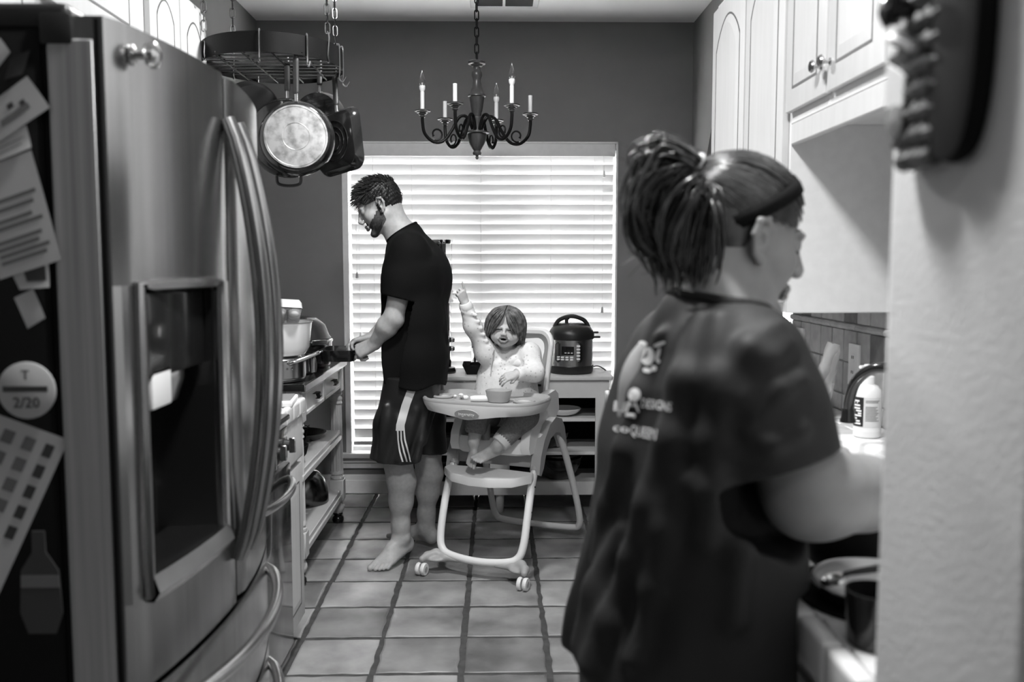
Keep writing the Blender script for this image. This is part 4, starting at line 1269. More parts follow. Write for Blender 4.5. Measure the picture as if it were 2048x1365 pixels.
# ------------------------------------------------------------------ pressure cooker
pcx, pcy, pz = 0.432, 5.135, 0.778
pk = thing('pressure_cooker', 'round steel electric pressure cooker with black lid on the console', 'appliance', (pcx, pcy, pz))
Rr = 0.122
MB().lathe([(Rr * 0.93, 0), (Rr * 1.0, 0.006), (Rr * 1.04, 0.035), (Rr * 1.04, 0.044), (Rr, 0.046)], (pcx, pcy, pz), 48).build('base_ring', 'black_plastic', pk)
MB().lathe([(Rr, 0.044), (Rr, 0.195), (Rr * 0.97, 0.197)], (pcx, pcy, pz), 48, cap=False).build('steel_body', 'steel_can', pk)
ld = MB().lathe([(Rr * 1.01, 0.193), (Rr * 1.06, 0.198), (Rr * 1.07, 0.222), (Rr * 1.03, 0.240), (Rr * 0.90, 0.262), (Rr * 0.80, 0.270), (Rr * 0.55, 0.278), (0.0, 0.282)], (pcx, pcy, pz), 48).build('lid', 'black_plastic', pk)
MB().tube(spline([(pcx - 0.098, pcy, pz + 0.262), (pcx - 0.070, pcy, pz + 0.302), (pcx, pcy, pz + 0.324), (pcx + 0.070, pcy, pz + 0.302), (pcx + 0.098, pcy, pz + 0.262)], 7), 0.012, 10, flat=1.4).build('lid_handle', 'black_plastic', ld)
MB().lathe([(0.010, 0.278), (0.010, 0.305), (0.016, 0.306), (0.016, 0.316), (0, 0.317)], (pcx - 0.028, pcy, pz), 14).build('steam_valve', 'black_plastic', ld)
MB().b(pcx - 0.075, pcx + 0.075, pcy - 0.03, pcy + 0.03, pz + 0.271, pz + 0.283, 0.004).build('lid_plate', 'black_plastic', ld)
for z, w in ((0.205, 0.030), (0.232, 0.020)):
    MB().b(pcx + 0.115, pcx + 0.135 + w, pcy - 0.02, pcy + 0.005, pz + z - 0.006, pz + z + 0.006, 0.005, 2).build('side_handle', 'black_plastic', pk)
def on_can(a, z, off):   # a = angle from the viewer's side
    return Vector((pcx + (Rr + off) * math.sin(a), pcy - (Rr + off) * math.cos(a), pz + z))
def can_patch(name, a0, a1, z0, z1, off, m_, par, rr=0.02):
    ww = (a1 - a0) * Rr; hh = z1 - z0
    prof = rrect(ww, hh, min(rr, ww * .45, hh * .45), 4)
    am, zm = (a0 + a1) / 2, (z0 + z1) / 2
    o1 = [on_can(am + a / Rr, zm + b, off) for a, b in prof]
    o0 = [on_can(am + a / Rr, zm + b, -0.001) for a, b in prof]
    n_ = len(prof)
    # fill with a strip mesh that follows the curve
    mb = MB(); k2 = 8
    for i in range(n_ // 2): pass
    mb.sheet([o0 + [o0[0]], o1 + [o1[0]]])
    left = o1[n_ // 4 + n_ // 4 - n_ // 4:]
    # quads between mirrored outline points
    for i in range(n_ // 2):
        a_, b_ = o1[i], o1[(n_ // 2 - 1 - i) % n_]
    half = n_ // 2
    top_ = o1[:half]; bot_ = list(reversed(o1[half:]))
    g = []
    for p_, q_ in zip(top_, bot_):
        g.append([p_, q_])
    mb.sheet(g)
    return mb.build(name, m_, par)
can_patch('panel_surround', R(-52), R(26), 0.068, 0.182, 0.003, 'black_plastic', pk, 0.022)
cp = can_patch('control_panel', R(-49), R(23), 0.073, 0.177, 0.0045, 'steel', pk, 0.02)
can_patch('display', R(-30), R(2), 0.112, 0.160, 0.006, 'black_gloss', cp, 0.003)
for i in range(5):
    can_patch('button', R(9), R(18), 0.084 + i * 0.018, 0.095 + i * 0.018, 0.0062, 'offwhite_plastic', cp, 0.004)
for i in range(4):
    for j in range(2):
        can_patch('button', R(-44 + i * 12), R(-36 + i * 12), 0.082 + j * 0.013, 0.090 + j * 0.013, 0.0062, 'offwhite_plastic', cp, 0.003)
for i in range(3):
    can_patch('display_mark', R(-22 + i * 8), R(-17 + i * 8), 0.122, 0.126, 0.0068, 'offwhite_plastic', cp, 0.001)
MB().tube(spline([(pcx + 0.10, pcy + 0.05, pz + 0.012), (pcx + 0.15, pcy + 0.06, pz + 0.03), (pcx + 0.19, pcy + 0.07, pz + 0.015), (pcx + 0.225, pcy + 0.12, pz - 0.03), (pcx + 0.235, pcy + 0.18, pz - 0.16)], 7), 0.0035, 7).build('power_cord', 'black_plastic', pk)

# ------------------------------------------------------------------ coffee maker on its tray, tall glass tower
tx, ty = -0.070, 5.13
tray = thing('serving_tray', 'black flared tray under the coffee press on the console', 'tray', (tx, ty, 0.778))
mb = MB(); g = []
for f, z in ((0.78, 0), (0.80, 0.0), (1.0, 0.055), (0.985, 0.055), (0.79, 0.006)):
    g.append([Vector((tx + a * f, ty + b * f, 0.778 + z)) for a, b in rrect(0.24, 0.22, 0.012, 3)])
mb.sheet(g, close_u=True); k_ = len(g[0]); nv = len(mb.v); mb.f += [tuple(range(k_)), tuple(range(nv - k_, nv))]
mb.build('tray_body', 'black_matte', tray)
cpx = tx - 0.028
fp = thing('coffee_press', 'glass coffee press with chrome lid standing on the black tray', 'coffee press', (cpx, ty, 0.786))
MB().lathe([(0.046, 0.002), (0.047, 0.004), (0.047, 0.150), (0.045, 0.152), (0.0455, 0.004)], (cpx, ty, 0.786), 32, cap=False).build('glass_beaker', 'glass', fp)
MB().lathe([(0.050, 0.0), (0.051, 0.010), (0.051, 0.055), (0.049, 0.056), (0.049, 0.004)], (cpx, ty, 0.786), 32).build('base_cup', 'black_gloss', fp)
MB().lathe([(0.050, 0.138), (0.051, 0.140), (0.051, 0.166), (0.049, 0.170), (0.044, 0.185), (0.030, 0.198), (0.0, 0.202)], (cpx, ty, 0.786), 32).build('lid', 'chrome', fp)
MB().lathe([(0.0, 0.20), (0.008, 0.20), (0.006, 0.206), (0.012, 0.214), (0.0, 0.222)], (cpx, ty, 0.786), 16).build('plunger_knob', 'black_plastic', fp)
MB().tube([(cpx, ty, 0.80), (cpx, ty, 0.985)], 0.003, 7).build('plunger_rod', 'chrome', fp)
MB().tube([(cpx - 0.022, ty - 0.03, 0.80), (cpx - 0.022, ty - 0.03, 0.93)], 0.006, 8).build('frame_post', 'black_plastic', fp)
MB().tube(spline([(cpx + 0.05, ty, 0.945), (cpx + 0.075, ty, 0.94), (cpx + 0.085, ty, 0.87), (cpx + 0.075, ty, 0.815), (cpx + 0.05, ty, 0.81)], 5), 0.008, 8, flat=1.2).build('handle', 'black_plastic', fp)
twx, twy = -0.305, 5.14
tw_ = thing('drink_tower', 'tall shiny drink dispenser tower behind the man on the console', 'dispenser', (twx, twy, 0.778))
MB().lathe([(0.075, 0.0), (0.078, 0.01), (0.070, 0.03), (0.060, 0.035)], (twx, twy, 0.778), 36).build('base', 'black_gloss', tw_)
MB().lathe([(0.050, 0.03), (0.050, 0.40)], (twx, twy, 0.778), 36, cap=False).build('lower_tube', 'chrome', tw_)
MB().lathe([(0.050, 0.40), (0.062, 0.405), (0.062, 0.415), (0.050, 0.42), (0.050, 0.455), (0.062, 0.460), (0.062, 0.470), (0.05, 0.475)], (twx, twy, 0.778), 36).build('collar', 'frosted', tw_)
MB().lathe([(0.056, 0.47), (0.056, 0.735), (0.053, 0.735), (0.053, 0.475)], (twx, twy, 0.778), 36, cap=False).build('glass_tube', 'glass', tw_)
MB().lathe([(0.030, 0.47), (0.030, 0.735)], (twx - 0.008, twy, 0.778), 28).build('ice_core', 'black_gloss', tw_)
MB().lathe([(0.060, 0.735), (0.062, 0.738), (0.062, 0.758), (0.0, 0.762)], (twx, twy, 0.778), 36).build('cap', 'chrome', tw_)
for z in (0.14, 0.19):
    MB().lathe([(0.014, 0), (0.016, 0.012), (0.010, 0.02), (0, 0.022)], (twx + 0.049, twy - 0.018, 0.778 + z), 14, mx=Matrix.Rotation(PI / 2, 4, 'Y')).build('tap', 'chrome', tw_)
# ================================================================== HIGH CHAIR
HO = Vector((0.05, 4.224, 0)); HA = R(-24)
hc = thing('high_chair', 'white and grey high chair on casters with a toddler in it', 'high chair', HO, HA)
HM = Matrix.Translation(HO) @ Matrix.Rotation(HA, 4, 'Z')
def hw(a, b, z):            # chair frame: a to its picture right, b forward, z up
    return HM @ Vector((a, -b, z))
def hb(mb, name, m_, par=None, **k):
    """build from chair coordinates (x=a, y=-b)"""
    o = mb.build(name, m_, par or hc, keep=False, **k)
    return o
def V(a, b, z): return Vector((a, -b, z))
ff = spline([V(-.200, .075, .62), V(-.203, .135, .50), V(-.206, .20, .40), V(-.208, .25, .28), V(-.205, .29, .16), V(-.185, .31, .105), V(-.13, .325, .085), V(0, .335, .076), V(.13, .325, .085), V(.185, .31, .105), V(.205, .29, .16), V(.208, .25, .28), V(.206, .20, .40), V(.203, .135, .50), V(.200, .075, .62)], 6)
hb(MB().tube(ff, 0.0175, 14), 'front_frame', 'offwhite_plastic')
rf = spline([V(.212, -.10, .64), V(.222, -.19, .50), V(.232, -.29, .32), V(.240, -.365, .15), V(.232, -.395, .075), V(.19, -.405, .052), V(0, -.41, .045), V(-.19, -.405, .052), V(-.232, -.395, .075), V(-.240, -.365, .15), V(-.232, -.29, .32), V(-.222, -.19, .50), V(-.212, -.10, .64)], 6)
hb(MB().tube(rf, 0.0165, 14), 'rear_frame', 'offwhite_plastic')
for s in (-1, 1):
    FB = Body()
    for p0, p1, r0, r1 in (((.09, .334, .070), (.165, .330, .072), .010, .017), ((.165, .330, .072), (.210, .325, .085), .017, .020), ((.210, .325, .085), (.238, .355, .078), .020, .018), ((.238, .355, .078), (.249, .388, .072), .018, .014)):
        FB.cone(V(p0[0] * s, p0[1], p0[2]), V(p1[0] * s, p1[1], p1[2]), r0, r1, .012)
    FB.ell(V(.205 * s, .343, .066), (.044, .034, .013), None, .012)
    fv = FB.mesh(.004)
    fo = np_mesh('base_flare', [fv], 'grey_plastic')
    fo.parent = hc
    cx_, cb_ = .247 * s, .388
    wh = MB()
    for dx in (-0.013, 0.013):
        wh.lathe([(0.0, -0.009), (0.026, -0.009), (0.0285, -0.005), (0.0285, 0.005), (0.026, 0.009), (0.0, 0.009)], V(cx_ + dx, cb_ + 0.008, 0.0288), 24, mx=Matrix.Rotation(PI / 2, 4, 'Y'))
    cs = hb(wh, 'caster', 'offwhite_plastic')
    hb(MB().tube([V(cx_, cb_ - .002, 0.045), V(cx_, cb_ - .002, 0.066)], 0.008, 10).box(V(cx_, cb_ + .004, 0.042), (0.008, 0.03, 0.03), None, 0.003), 'caster_stem', 'midgrey_plastic', cs)
    hb(MB().lathe([(0.0, 0), (0.013, 0), (0.013, 0.003), (0.0, 0.003)], V(cx_ + 0.0205, cb_ + 0.008, 0.0288), 20, mx=Matrix.Rotation(PI / 2, 4, 'Y')), 'hub_cap', 'grey_plastic', cs)
    # hub bracket joining front and rear legs
    br = [(.175, .455), (.150, .445), (.118, .475), (.085, .545), (.03, .595), (-.04, .612), (-.10, .60), (-.15, .555), (-.175, .515), (-.196, .525), (-.16, .62), (-.12, .665), (-.04, .685), (.04, .66), (.11, .60), (.155, .53)]
    o = MB().prism([(-b, z) for b, z in br], frame((s * .19, 0, 0), (0, 1, 0), (0, 0, 1)), 0.045 * s)
    hb(o, 'leg_bracket', 'grey_plastic', angle=60)
    sd = [(.19, .545), (.205, .575), (.195, .625), (.15, .69), (.07, .755), (-.03, .790), (-.13, .800), (-.175, .775), (-.185, .70), (-.13, .655), (-.04, .668), (.05, .64), (.10, .585), (.14, .545)]
    o = MB().prism([(-b, z) for b, z in sd], frame((s * .155, 0, 0), (0, 1, 0), (0, 0, 1)), 0.042 * s)
    hb(o, 'side_panel', 'white_plastic', angle=50)
    # leg sleeves
    hb(MB().tube([ff[i] for i in (range(2, 9) if s < 0 else range(len(ff) - 9, len(ff) - 2))], 0.0225, 14), 'leg_sleeve', 'grey_plastic')
    for z_, b_ in ((.405, .198), (.30, .242)):
        hb(MB().tube([V(s * .2225, b_, z_), V(s * .225, b_ + .003, z_)], 0.004, 8), 'rivet', 'black_plastic')
# seat
g = []
for z, f in ((0.535, 0.94), (0.545, 1.0), (0.600, 1.0), (0.612, 0.965), (0.600, 0.86)):
    g.append([V(a * f, b * f + .03, z) for a, b in rrect(.35, .34, .05, 5)])
mb = MB().sheet(g, close_u=True); k_ = len(g[0]); nv = len(mb.v); mb.f += [tuple(range(k_)), tuple(range(nv - k_, nv))]
hb(mb, 'seat_pan', 'white_plastic')
hb(MB().box(V(0, .128, .505), (.40, .024, .060), None, 0.008, 2), 'seat_crossbar', 'grey_plastic')
hb(MB().tube(spline([V(-0.02, .195, .60), V(-.022, .19, .68), V(-.02, .185, .79)], 4), 0.022, 10), 'crotch_post', 'grey_plastic')
# footrest
g = []
top = [(-.215, .195), (-.12, .185), (0, .18), (.12, .185), (.215, .195), (.218, .225), (.15, .29), (.05, .315), (-.05, .315), (-.15, .29), (-.218, .225)]
for z, f in ((0.430, .985), (0.437, 1.0), (0.462, 1.0), (0.468, .985)):
    g.append([V(a * f, .25 + (b - .25) * f, z - 0.02 * max(0, (b - .2) / .12)) for a, b in top])
mb = MB().sheet(g, close_u=True); k_ = len(top); nv = len(mb.v); mb.f += [tuple(range(k_)), tuple(range(nv - k_, nv))]
hb(mb, 'footrest', 'offwhite_plastic', angle=50)
# backrest: pale shell with a grey padded front and slots
def back_ring(w, h, r, off):
    out = []
    for a, zz in rrect(w, h, r, 7):
        t = (zz + h / 2) / h
        bend = 0.055 * (2 * a / .345) ** 2
        wf = 1.0 - 0.12 * (1 - t)
        out.append(V(a * wf, -0.165 - 0.085 * t + bend + off, 0.655 + 0.215 + zz))
    return out
g = [back_ring(.33, .41, .075, -.02), back_ring(.345, .425, .08, -.005), back_ring(.35, .43, .082, .02), back_ring(.335, .415, .078, .032), back_ring(.300, .38, .065, .030)]
mb = MB().sheet(g, close_u=True); k_ = len(g[0]); mb.f += [tuple(range(k_))]
bk = hb(mb, 'backrest', 'white_plastic', angle=60)
g = [back_ring(.302, .382, .066, .031), back_ring(.285, .365, .06, .026), back_ring(.24, .32, .05, .012), back_ring(.12, .16, .03, .005), back_ring(.012, .016, .003, .003)]
mb = MB().sheet(g, close_u=True); k_ = len(g[0]); nv = len(mb.v); mb.f += [tuple(range(nv - k_, nv))]
hb(mb, 'back_pad', 'grey_plastic', bk, angle=60)
for a in (-.105, -.06, .06, .105):
    for z in (.745, .815, .885):
        t = (z - .66) / .43
        hb(MB().box(V(a, -0.160 - 0.085 * t + 0.055 * (2 * a / .34) ** 2 + 0.022, z), (.026, .016, .010), None, .004, 2), 'harness_slot', 'slot_shade', bk)
# tray
def tray_out(f, fb=None, dz=0.0):
    fb = fb or f
    out = []
    n = 40
    for i in range(n):
        th = 2 * PI * i / n
        c_, s_ = math.cos(th), math.sin(th)
        a = .286 * math.copysign(abs(c_) ** .62, c_)
        b = (.215 if s_ > 0 else .165) * math.copysign(abs(s_) ** .72, s_)
        if s_ < 0: b *= 1 - 0.35 * max(0, 1 - abs(a) / .2)
        out.append((a * f, b * fb))
    return out
TB = .215; TZ0 = .790
def tr_ring(f, z, chin=0.0):
    return [V(a, b + TB, TZ0 + z - (chin * math.exp(-(a / .10) ** 2) * (1 if b > 0 else 0))) for a, b in tray_out(f)]
g = [tr_ring(.80, -.042, .02), tr_ring(.93, -.040, .022), tr_ring(.985, -.012, .004), tr_ring(1.0, .004)]
mb = MB().sheet(g, close_u=True); mb.f += [tuple(range(40))]
ty_ = hb(mb, 'tray', 'white_plastic', angle=60)
g = [tr_ring(1.0, .004), tr_ring(1.004, .012), tr_ring(.985, .019), tr_ring(.95, .017), tr_ring(.915, .004), tr_ring(.5, .003), tr_ring(.02, .003)]
mb = MB().sheet(g, close_u=True); nv = len(mb.v); mb.f += [tuple(range(nv - 40, nv))]
hb(mb, 'tray_insert', 'grey_plastic', ty_, angle=60)
for a in (-.205, .195):
    ring = [V(a + .045 * math.cos(t), TB + .045 + .04 * math.sin(t), TZ0 + .010) for t in [2 * PI * i / 24 for i in range(24)]]
    hb(MB().tube(ring, 0.006, 7, closed=True), 'cup_ring', 'grey_plastic', ty_)
    hb(MB().lathe([(0.0, 0), (.040, 0), (.042, .004)], V(a, TB + .045, TZ0 + .004), 24), 'cup_recess', 'offwhite_plastic', ty_)
bgm = frame(V(0.0, TB + .2155, TZ0 - .034), (1, 0, 0), (0, -0.28, 1))
bgo = hb(MB().prism(ellipse(.057, .024, 32), Matrix.Translation((0, 0, 0)) @ bgm, 0.008), 'badge', 'grey_plastic', ty_)
hb(MB().prism(ellipse(.050, .019, 32), bgm @ Matrix.Translation((0, 0, 0.008)), 0.002), 'badge_face', 'midgrey_plastic', bgo) if False else None
t_ = text_mesh('badge_lettering', 'ingenuity', 0.021, HM @ bgm @ Matrix.Translation((0, 0.001, 0.0088)), 'white_plastic', bgo)
t_.matrix_parent_inverse = HM.inverted()

# things on the tray
bwl = thing('plastic_bowl', 'translucent plastic bowl standing on the high chair tray', 'bowl', hw(.075, .30, TZ0 + .005))
mb = MB(); g = []
for w, z in ((.070, 0), (.078, .001), (.098, .045), (.101, .052), (.097, .052), (.080, .006), (.05, .004)):
    g.append([HM @ V(.085 + a, .285 + b, TZ0 + .005 + z) for a, b in rrect(w * 1.12, w, w * .38, 6)])
mb.sheet(g, close_u=True); k_ = len(g[0]); nv = len(mb.v); mb.f += [tuple(range(k_)), tuple(range(nv - k_, nv))]
mb.build('bowl_body', 'frosted_plastic' if 'frosted_plastic' in MATS else 'frosted', bwl)
mb = MB(); g = []
for w, z in ((.074, .008), (.090, .030), (.05, .035), (.004, .036)):
    g.append([HM @ V(.085 + a, .285 + b, TZ0 + .005 + z) for a, b in rrect(w * 1.12, w, w * .38, 6)])
mb.sheet(g, close_u=True).build('bowl_contents', 'grey_plastic', bwl)
bn = thing('cheese_stick', 'white snack stick lying on the tray beside the bowl', 'food', hw(.0, .29, TZ0 + .008))
pts = [hw(-.030 + .095 * t, .335 - .05 * t, TZ0 + .0185) for t in [i / 6 for i in range(7)]]
MB().tube(pts, [.0105, .0135, .014, .014, .014, .0135, .011], 14).build('stick_body', 'white_plastic', bn)
fd_ = thing('food_scraps', 'small crumpled food scraps at the left end of the tray', 'food', hw(-.10, .27, TZ0 + .005))
rr_ = random.Random(5)
for i in range(7):
    c_ = hw(-.115 + rr_.uniform(-.03, .04), .265 + rr_.uniform(-.02, .03), TZ0 + .0105 + (0.012 if i < 2 else 0))
    MB().lathe([(0, -.006), (.007, -.003), (.009, .003), (.004, .008), (0, .009)], c_, 7, sx=rr_.uniform(.8, 1.6), sy=rr_.uniform(.7, 1.3)).build('scrap', 'offwhite_plastic', fd_)
# ================================================================== RIGHT SIDE
RUX = 0.84
ca1, ds = upper_cab('wall_cabinet', 'tall white cabinet with two arched doors right of the window', RUX, WR - 0.004, 2.592, 3.475, 1.258, 2.37, -1, [(3.02, 3.47), (2.60, 3.015)], 0.10)
ca2, ds2 = upper_cab('wall_cabinet', 'white cabinet with small knobs over the sink', RUX, WR - 0.004, 1.12, 2.590, 1.795, 2.37, -1, [(2.272, 2.588), (1.93, 2.268), (1.55, 1.92), (1.14, 1.54)], 0.0)
knob(ds2[0], RUX - 0.02, 2.300, 1.895, -1); knob(ds2[1], RUX - 0.02, 2.240, 1.895, -1); knob(ds2[2], RUX - 0.02, 1.58, 1.895, -1)
MB().b(RUX, RUX + 0.02, 1.12, 2.588, 1.738, 1.795, 0.003).build('light_rail', 'cabinet_white', ca2)
# base cabinets and tiled counter
bcr = thing('base_cabinet', 'white base cabinet run under the sink counter on the right', 'cabinet', (0.8, 2.2, 0))
MB().b(0.47, 0.49, 0.93, 3.49, 0.09, 0.872).b(1.10, WR - 0.004, 0.93, 3.49, 0.09, 0.872).build('cabinet_body', 'cabinet_white', bcr)
for y in (0.93, 1.70, 2.50, 3.47):
    MB().b(0.49, 1.10, y, y + 0.02, 0.09, 0.872).build('side_panel', 'cabinet_white', bcr)
MB().b(0.49, 1.10, 0.95, 3.47, 0.09, 0.11).build('bottom_panel', 'cabinet_white', bcr)
MB().b(0.53, WR - 0.004, 0.94, 3.48, 0.0, 0.09).build('toe_kick', 'black_matte', bcr)
for y in (0.95, 1.46, 1.97, 2.48, 2.99):
    panel_door(bcr, 0.47, -1, y, y + 0.49, 0.11, 0.86)
cr = thing('tiled_countertop', 'pale tiled countertop with bullnose edge around the sink', 'countertop', (0.8, 2.2, 0.874))
SX0, SX1, SYA, SYB = 0.575, 1.085, 1.74, 2.475
bed = MB()
for x0, x1, y0, y1 in ((0.442, WR - .006, 0.93, SYA + .02), (0.442, WR - .006, SYB - .02, 3.495), (0.442, SX0 + .02, SYA + .02, SYB - .02), (SX1 - .02, WR - .006, SYA + .02, SYB - .02)):
    bed.b(x0, x1, y0, y1, 0.874, 0.9025)
bed.build('counter_bed', 'grout', cr)
tme = MB().b(-0.0485, 0.0485, -0.0485, 0.0485, -0.005, 0.005, 0.003).build('counter_tile', 'tile_white', cr)
tme2 = MB().b(-0.0150, 0.0150, -0.0485, 0.0485, -0.032, 0.032, 0.010, 3).build('edge_tile', 'tile_white', cr)
j = 0
def place(me, name, x, y, z, par):
    o = bpy.data.objects.new(name, me); COL.objects.link(o); o.parent = par; o.matrix_parent_inverse = wmat(par).inverted()
    o.location = (x, y, z); return o
first = True
for j in range(25):
    y = 0.955 + 0.1015 * j
    if j == 0: tme2.location = (0.433, y, 0.883)
    else: place(tme2.data, 'edge_tile', 0.433, y, 0.883, cr)
    for i in range(7):
        x = 0.500 + 0.1015 * i
        if SX0 - .03 < x < SX1 + .03 and SYA - .03 < y < SYB + .03: continue
        if first: tme.location = (x, y, 0.905); first = False
        else: place(tme.data, 'counter_tile', x, y, 0.905, cr)
# backsplash
bs_ = struct(MB().b(WR - 0.006, WR + 0.001, 1.0, 3.505, 0.908, 1.262).build('trim_1', 'grout_pale'), 'backsplash bed behind the sink')
t1 = t2 = None
br_ = random.Random(11)
rows = [(0.912, 0.966), (0.970, 1.076), (1.080, 1.183), (1.207, 1.262)]
for ri, (z0, z1) in enumerate(rows):
    me = {}
    for c in range(24):
        y0 = 3.495 - 0.1055 * (c + 1) + (0.05 if False else 0)
        m_ = 'tile_stone_dark' if (ri == 3 and c % 4 == 1) or (ri == 2 and c == 7) or (ri == 1 and c == 12) else 'tile_stone'
        if m_ not in me:
            o = MB().b(-0.005, 0.002, -0.0505, 0.0505, -(z1 - z0) / 2, (z1 - z0) / 2, 0.0025).build('wall_tile', m_, bs_)
            me[m_] = o.data
        else:
            o = bpy.data.objects.new('wall_tile', me[m_]); COL.objects.link(o); o.parent = bs_
        o.matrix_parent_inverse = Matrix.Identity(4)
        o.location = (WR - 0.0075 + br_.uniform(-.001, .001), y0 + 0.0525, (z0 + z1) / 2)
for c in range(12):
    y1 = 3.495 - 0.211 * c
    pts = [(WR - 0.010, y1 - 0.209 * i / 8 - 0.001, 1.195 + 0.0012 * math.sin(i * 2.1)) for i in range(9)]
    MB().tube(pts, 0.011, 8).build('liner_tile', 'tile_stone', bs_)
def outlet(label, y, z, w=0.075, h=0.118):
    t = thing('wall_outlet', label, 'outlet', (WR - .012, y, z))
    pl = MB().b(WR - 0.020, WR - 0.010, y - w / 2, y + w / 2, z - h / 2, z + h / 2, 0.003, 2).build('cover_plate', 'offwhite_plastic', t)
    for dz in (-0.024, 0.024):
        s = MB().prism(rrect(0.030, 0.028, 0.010, 4), frame((WR - 0.0215, y, z + dz), (0, 1, 0), (0, 0, 1)), 0.004).build('socket', 'offwhite_plastic', pl)
        for dy in (-0.006, 0.006):
            MB().b(WR - 0.0225, WR - 0.0205, y + dy - .0012, y + dy + .0012, z + dz - .004, z + dz + .006).build('slot', 'slot_shade', s)
outlet('wall outlet beside the standing pouch on the backsplash', 3.385, 1.10)
outlet('wall outlet above the faucet and soap bottle', 2.865, 1.075, 0.08, 0.135)
# sink
sk = thing('kitchen_sink', 'glossy white drop in kitchen sink', 'sink', (0.83, 2.1, 0.90))
mb = MB(); g = []
scx, scy, sw, sh = (SX0 + SX1) / 2, (SYA + SYB) / 2, SX1 - SX0, SYB - SYA
for dx, dw, dh, r, z in ((0, 0, 0, .05, .9105), (0, .004, .004, .052, .918), (0, -.012, -.012, .046, .926), (-.035, -.14, -.085, .05, .926), (-.035, -.16, -.105, .05, .918), (-.035, -.18, -.125, .06, .76), (-.035, -.24, -.185, .05, .73), (-.035, -.40, -.5, .02, .725)):
    g.append([Vector((scx + dx + a, scy + b, z)) for a, b in rrect(sw + dw, sh + dh, r, 6)])
mb.sheet(g, close_u=True); k_ = len(g[0]); nv = len(mb.v); mb.f += [tuple(range(nv - k_, nv))]
mb.build('sink_body', 'ceramic', sk)
MB().lathe([(0.0, .727), (.040, .727), (.042, .730), (.03, .731)], (scx - .035, scy, 0), 24).build('drain', 'steel', sk)
fa = thing('faucet', 'black gooseneck kitchen faucet arching over the sink', 'faucet', (1.045, 2.10, 0.927))
MB().lathe([(0.028, 0), (0.028, .006), (.020, .012), (.018, .05), (.015, .055)], (1.045, 2.08, 0.927), 24).build('faucet_base', 'black_gloss', fa)
MB().tube(spline([(1.045, 2.08, .96), (1.045, 2.08, 1.03), (1.025, 2.10, 1.10), (.985, 2.145, 1.140), (.94, 2.20, 1.142), (.912, 2.245, 1.105), (.905, 2.27, 1.05), (.905, 2.275, 1.015)], 7), 0.0135, 14).build('spout', 'black_gloss', fa)
MB().lathe([(0.0145, .03), (.0165, .024), (.017, .008), (.020, .0), (.020, -.006), (.012, -.007)], (.905, 2.275, 1.00), 20).build('spout_tip', 'black_gloss', fa)
MB().tube([(1.045, 2.08, .975), (1.06, 2.02, .985), (1.065, 1.97, 1.0)], .007, 8).build('lever', 'black_gloss', fa)
# soap bottle
bx_, by_ = 1.018, 2.425
sb = thing('soap_bottle', 'white pump soap bottle with printed label on the sink', 'bottle', (bx_, by_, .927))
MB().lathe([(0.0, 0), (.031, 0), (.035, .004), (.035, .018)], (bx_, by_, .927), 32, sx=1.03).build('bottle_base', 'offwhite_plastic', sb)
bt = MB().lathe([(.035, .018), (.035, .118), (.033, .130), (.025, .141), (.015, .146), (.013, .147)], (bx_, by_, .927), 32, sx=1.03, cap=False).build('bottle_body', 'white_plastic', sb)
MB().lathe([(.0165, .145), (.0165, .166), (.014, .168), (.006, .169)], (bx_, by_, .927), 20).build('cap', 'white_plastic', sb)
pm = MB().lathe([(.0045, .168), (.0045, .184), (.009, .186), (.010, .192), (.013, .196), (.012, .199), (0, .2)], (bx_, by_, .927), 16).tube([(bx_, by_, .927 + .193), (bx_ - .03, by_ - .015, .927 + .194)], .0045, 8).build('pump', 'white_plastic', sb)
def on_bottle(a, z, off=.0006):
    return Vector((bx_ + (.0352 * 1.03 + off) * math.sin(a), by_ - (.0352 + off) * math.cos(a), .927 + z))
def bpatch(name, a0, a1, z0, z1, m_, off=.0006, n=8):
    MB().sheet([[on_bottle(a0 + (a1 - a0) * i / n, z, off) for i in range(n + 1)] for z in (z0, z1)]).build(name, m_, bt)
VA = R(-22)     # direction towards the viewer
bpatch('label_paper', VA + R(-75), VA + R(66), .030, .112, 'tile_white', .0004, 14)
bpatch('label_band', VA + R(-75), VA + R(-16), .032, .112, 'black_plastic', .0010)
for i, (z, a0, a1) in enumerate([(.104, -62, -34), (.099, -62, -58), (.099, -46, -42), (.092, -62, -30), (.084, -58, -30), (.084, -62, -58), (.077, -50, -24), (.070, -40, -24), (.064, -62, -24), (.056, -62, -44), (.049, -62, -30), (.042, -62, -26)]):
    bpatch('label_mark', VA + R(a0), VA + R(a1), z - .0045, z, 'white_plastic', .0015, 4)
for i in range(14):
    z = .104 - i * .0042
    if i in (2, 3): continue
    bpatch('label_line', VA + R(-8), VA + R(52 - (i * 7) % 18), z - .0016, z, 'paper_grey', .0012, 6)
# scrubber, pouch
sc_ = thing('dish_scrubber', 'black bristle dish scrubber lying on the counter by the sink', 'scrubber', (.985, 2.64, .911))
scm = Matrix.Translation((.985, 2.63, .928)) @ Matrix.Rotation(R(62), 4, 'Y') @ Matrix.Rotation(R(20), 4, 'X')
mb = MB().lathe([(0.0, -.004), (.026, -.004), (.030, .002), (.026, .008), (0, .010)], (0, 0, 0), 24); mb.v = [tuple(scm @ Vector(v)) for v in mb.v]; mb.build('scrubber_back', 'white_plastic', sc_)
mb = MB()
for i in range(16):
    a0 = 2 * PI * i / 16
    for rr2 in (.022, .012):
        mb.tube([Vector((rr2 * math.cos(a0), rr2 * math.sin(a0), -.003)), Vector((rr2 * 1.2 * math.cos(a0), rr2 * 1.2 * math.sin(a0), -.030))], .0042, 5)
mb.v = [tuple(scm @ Vector(v)) for v in mb.v]; mb.build('bristles', 'black_plastic', sc_)
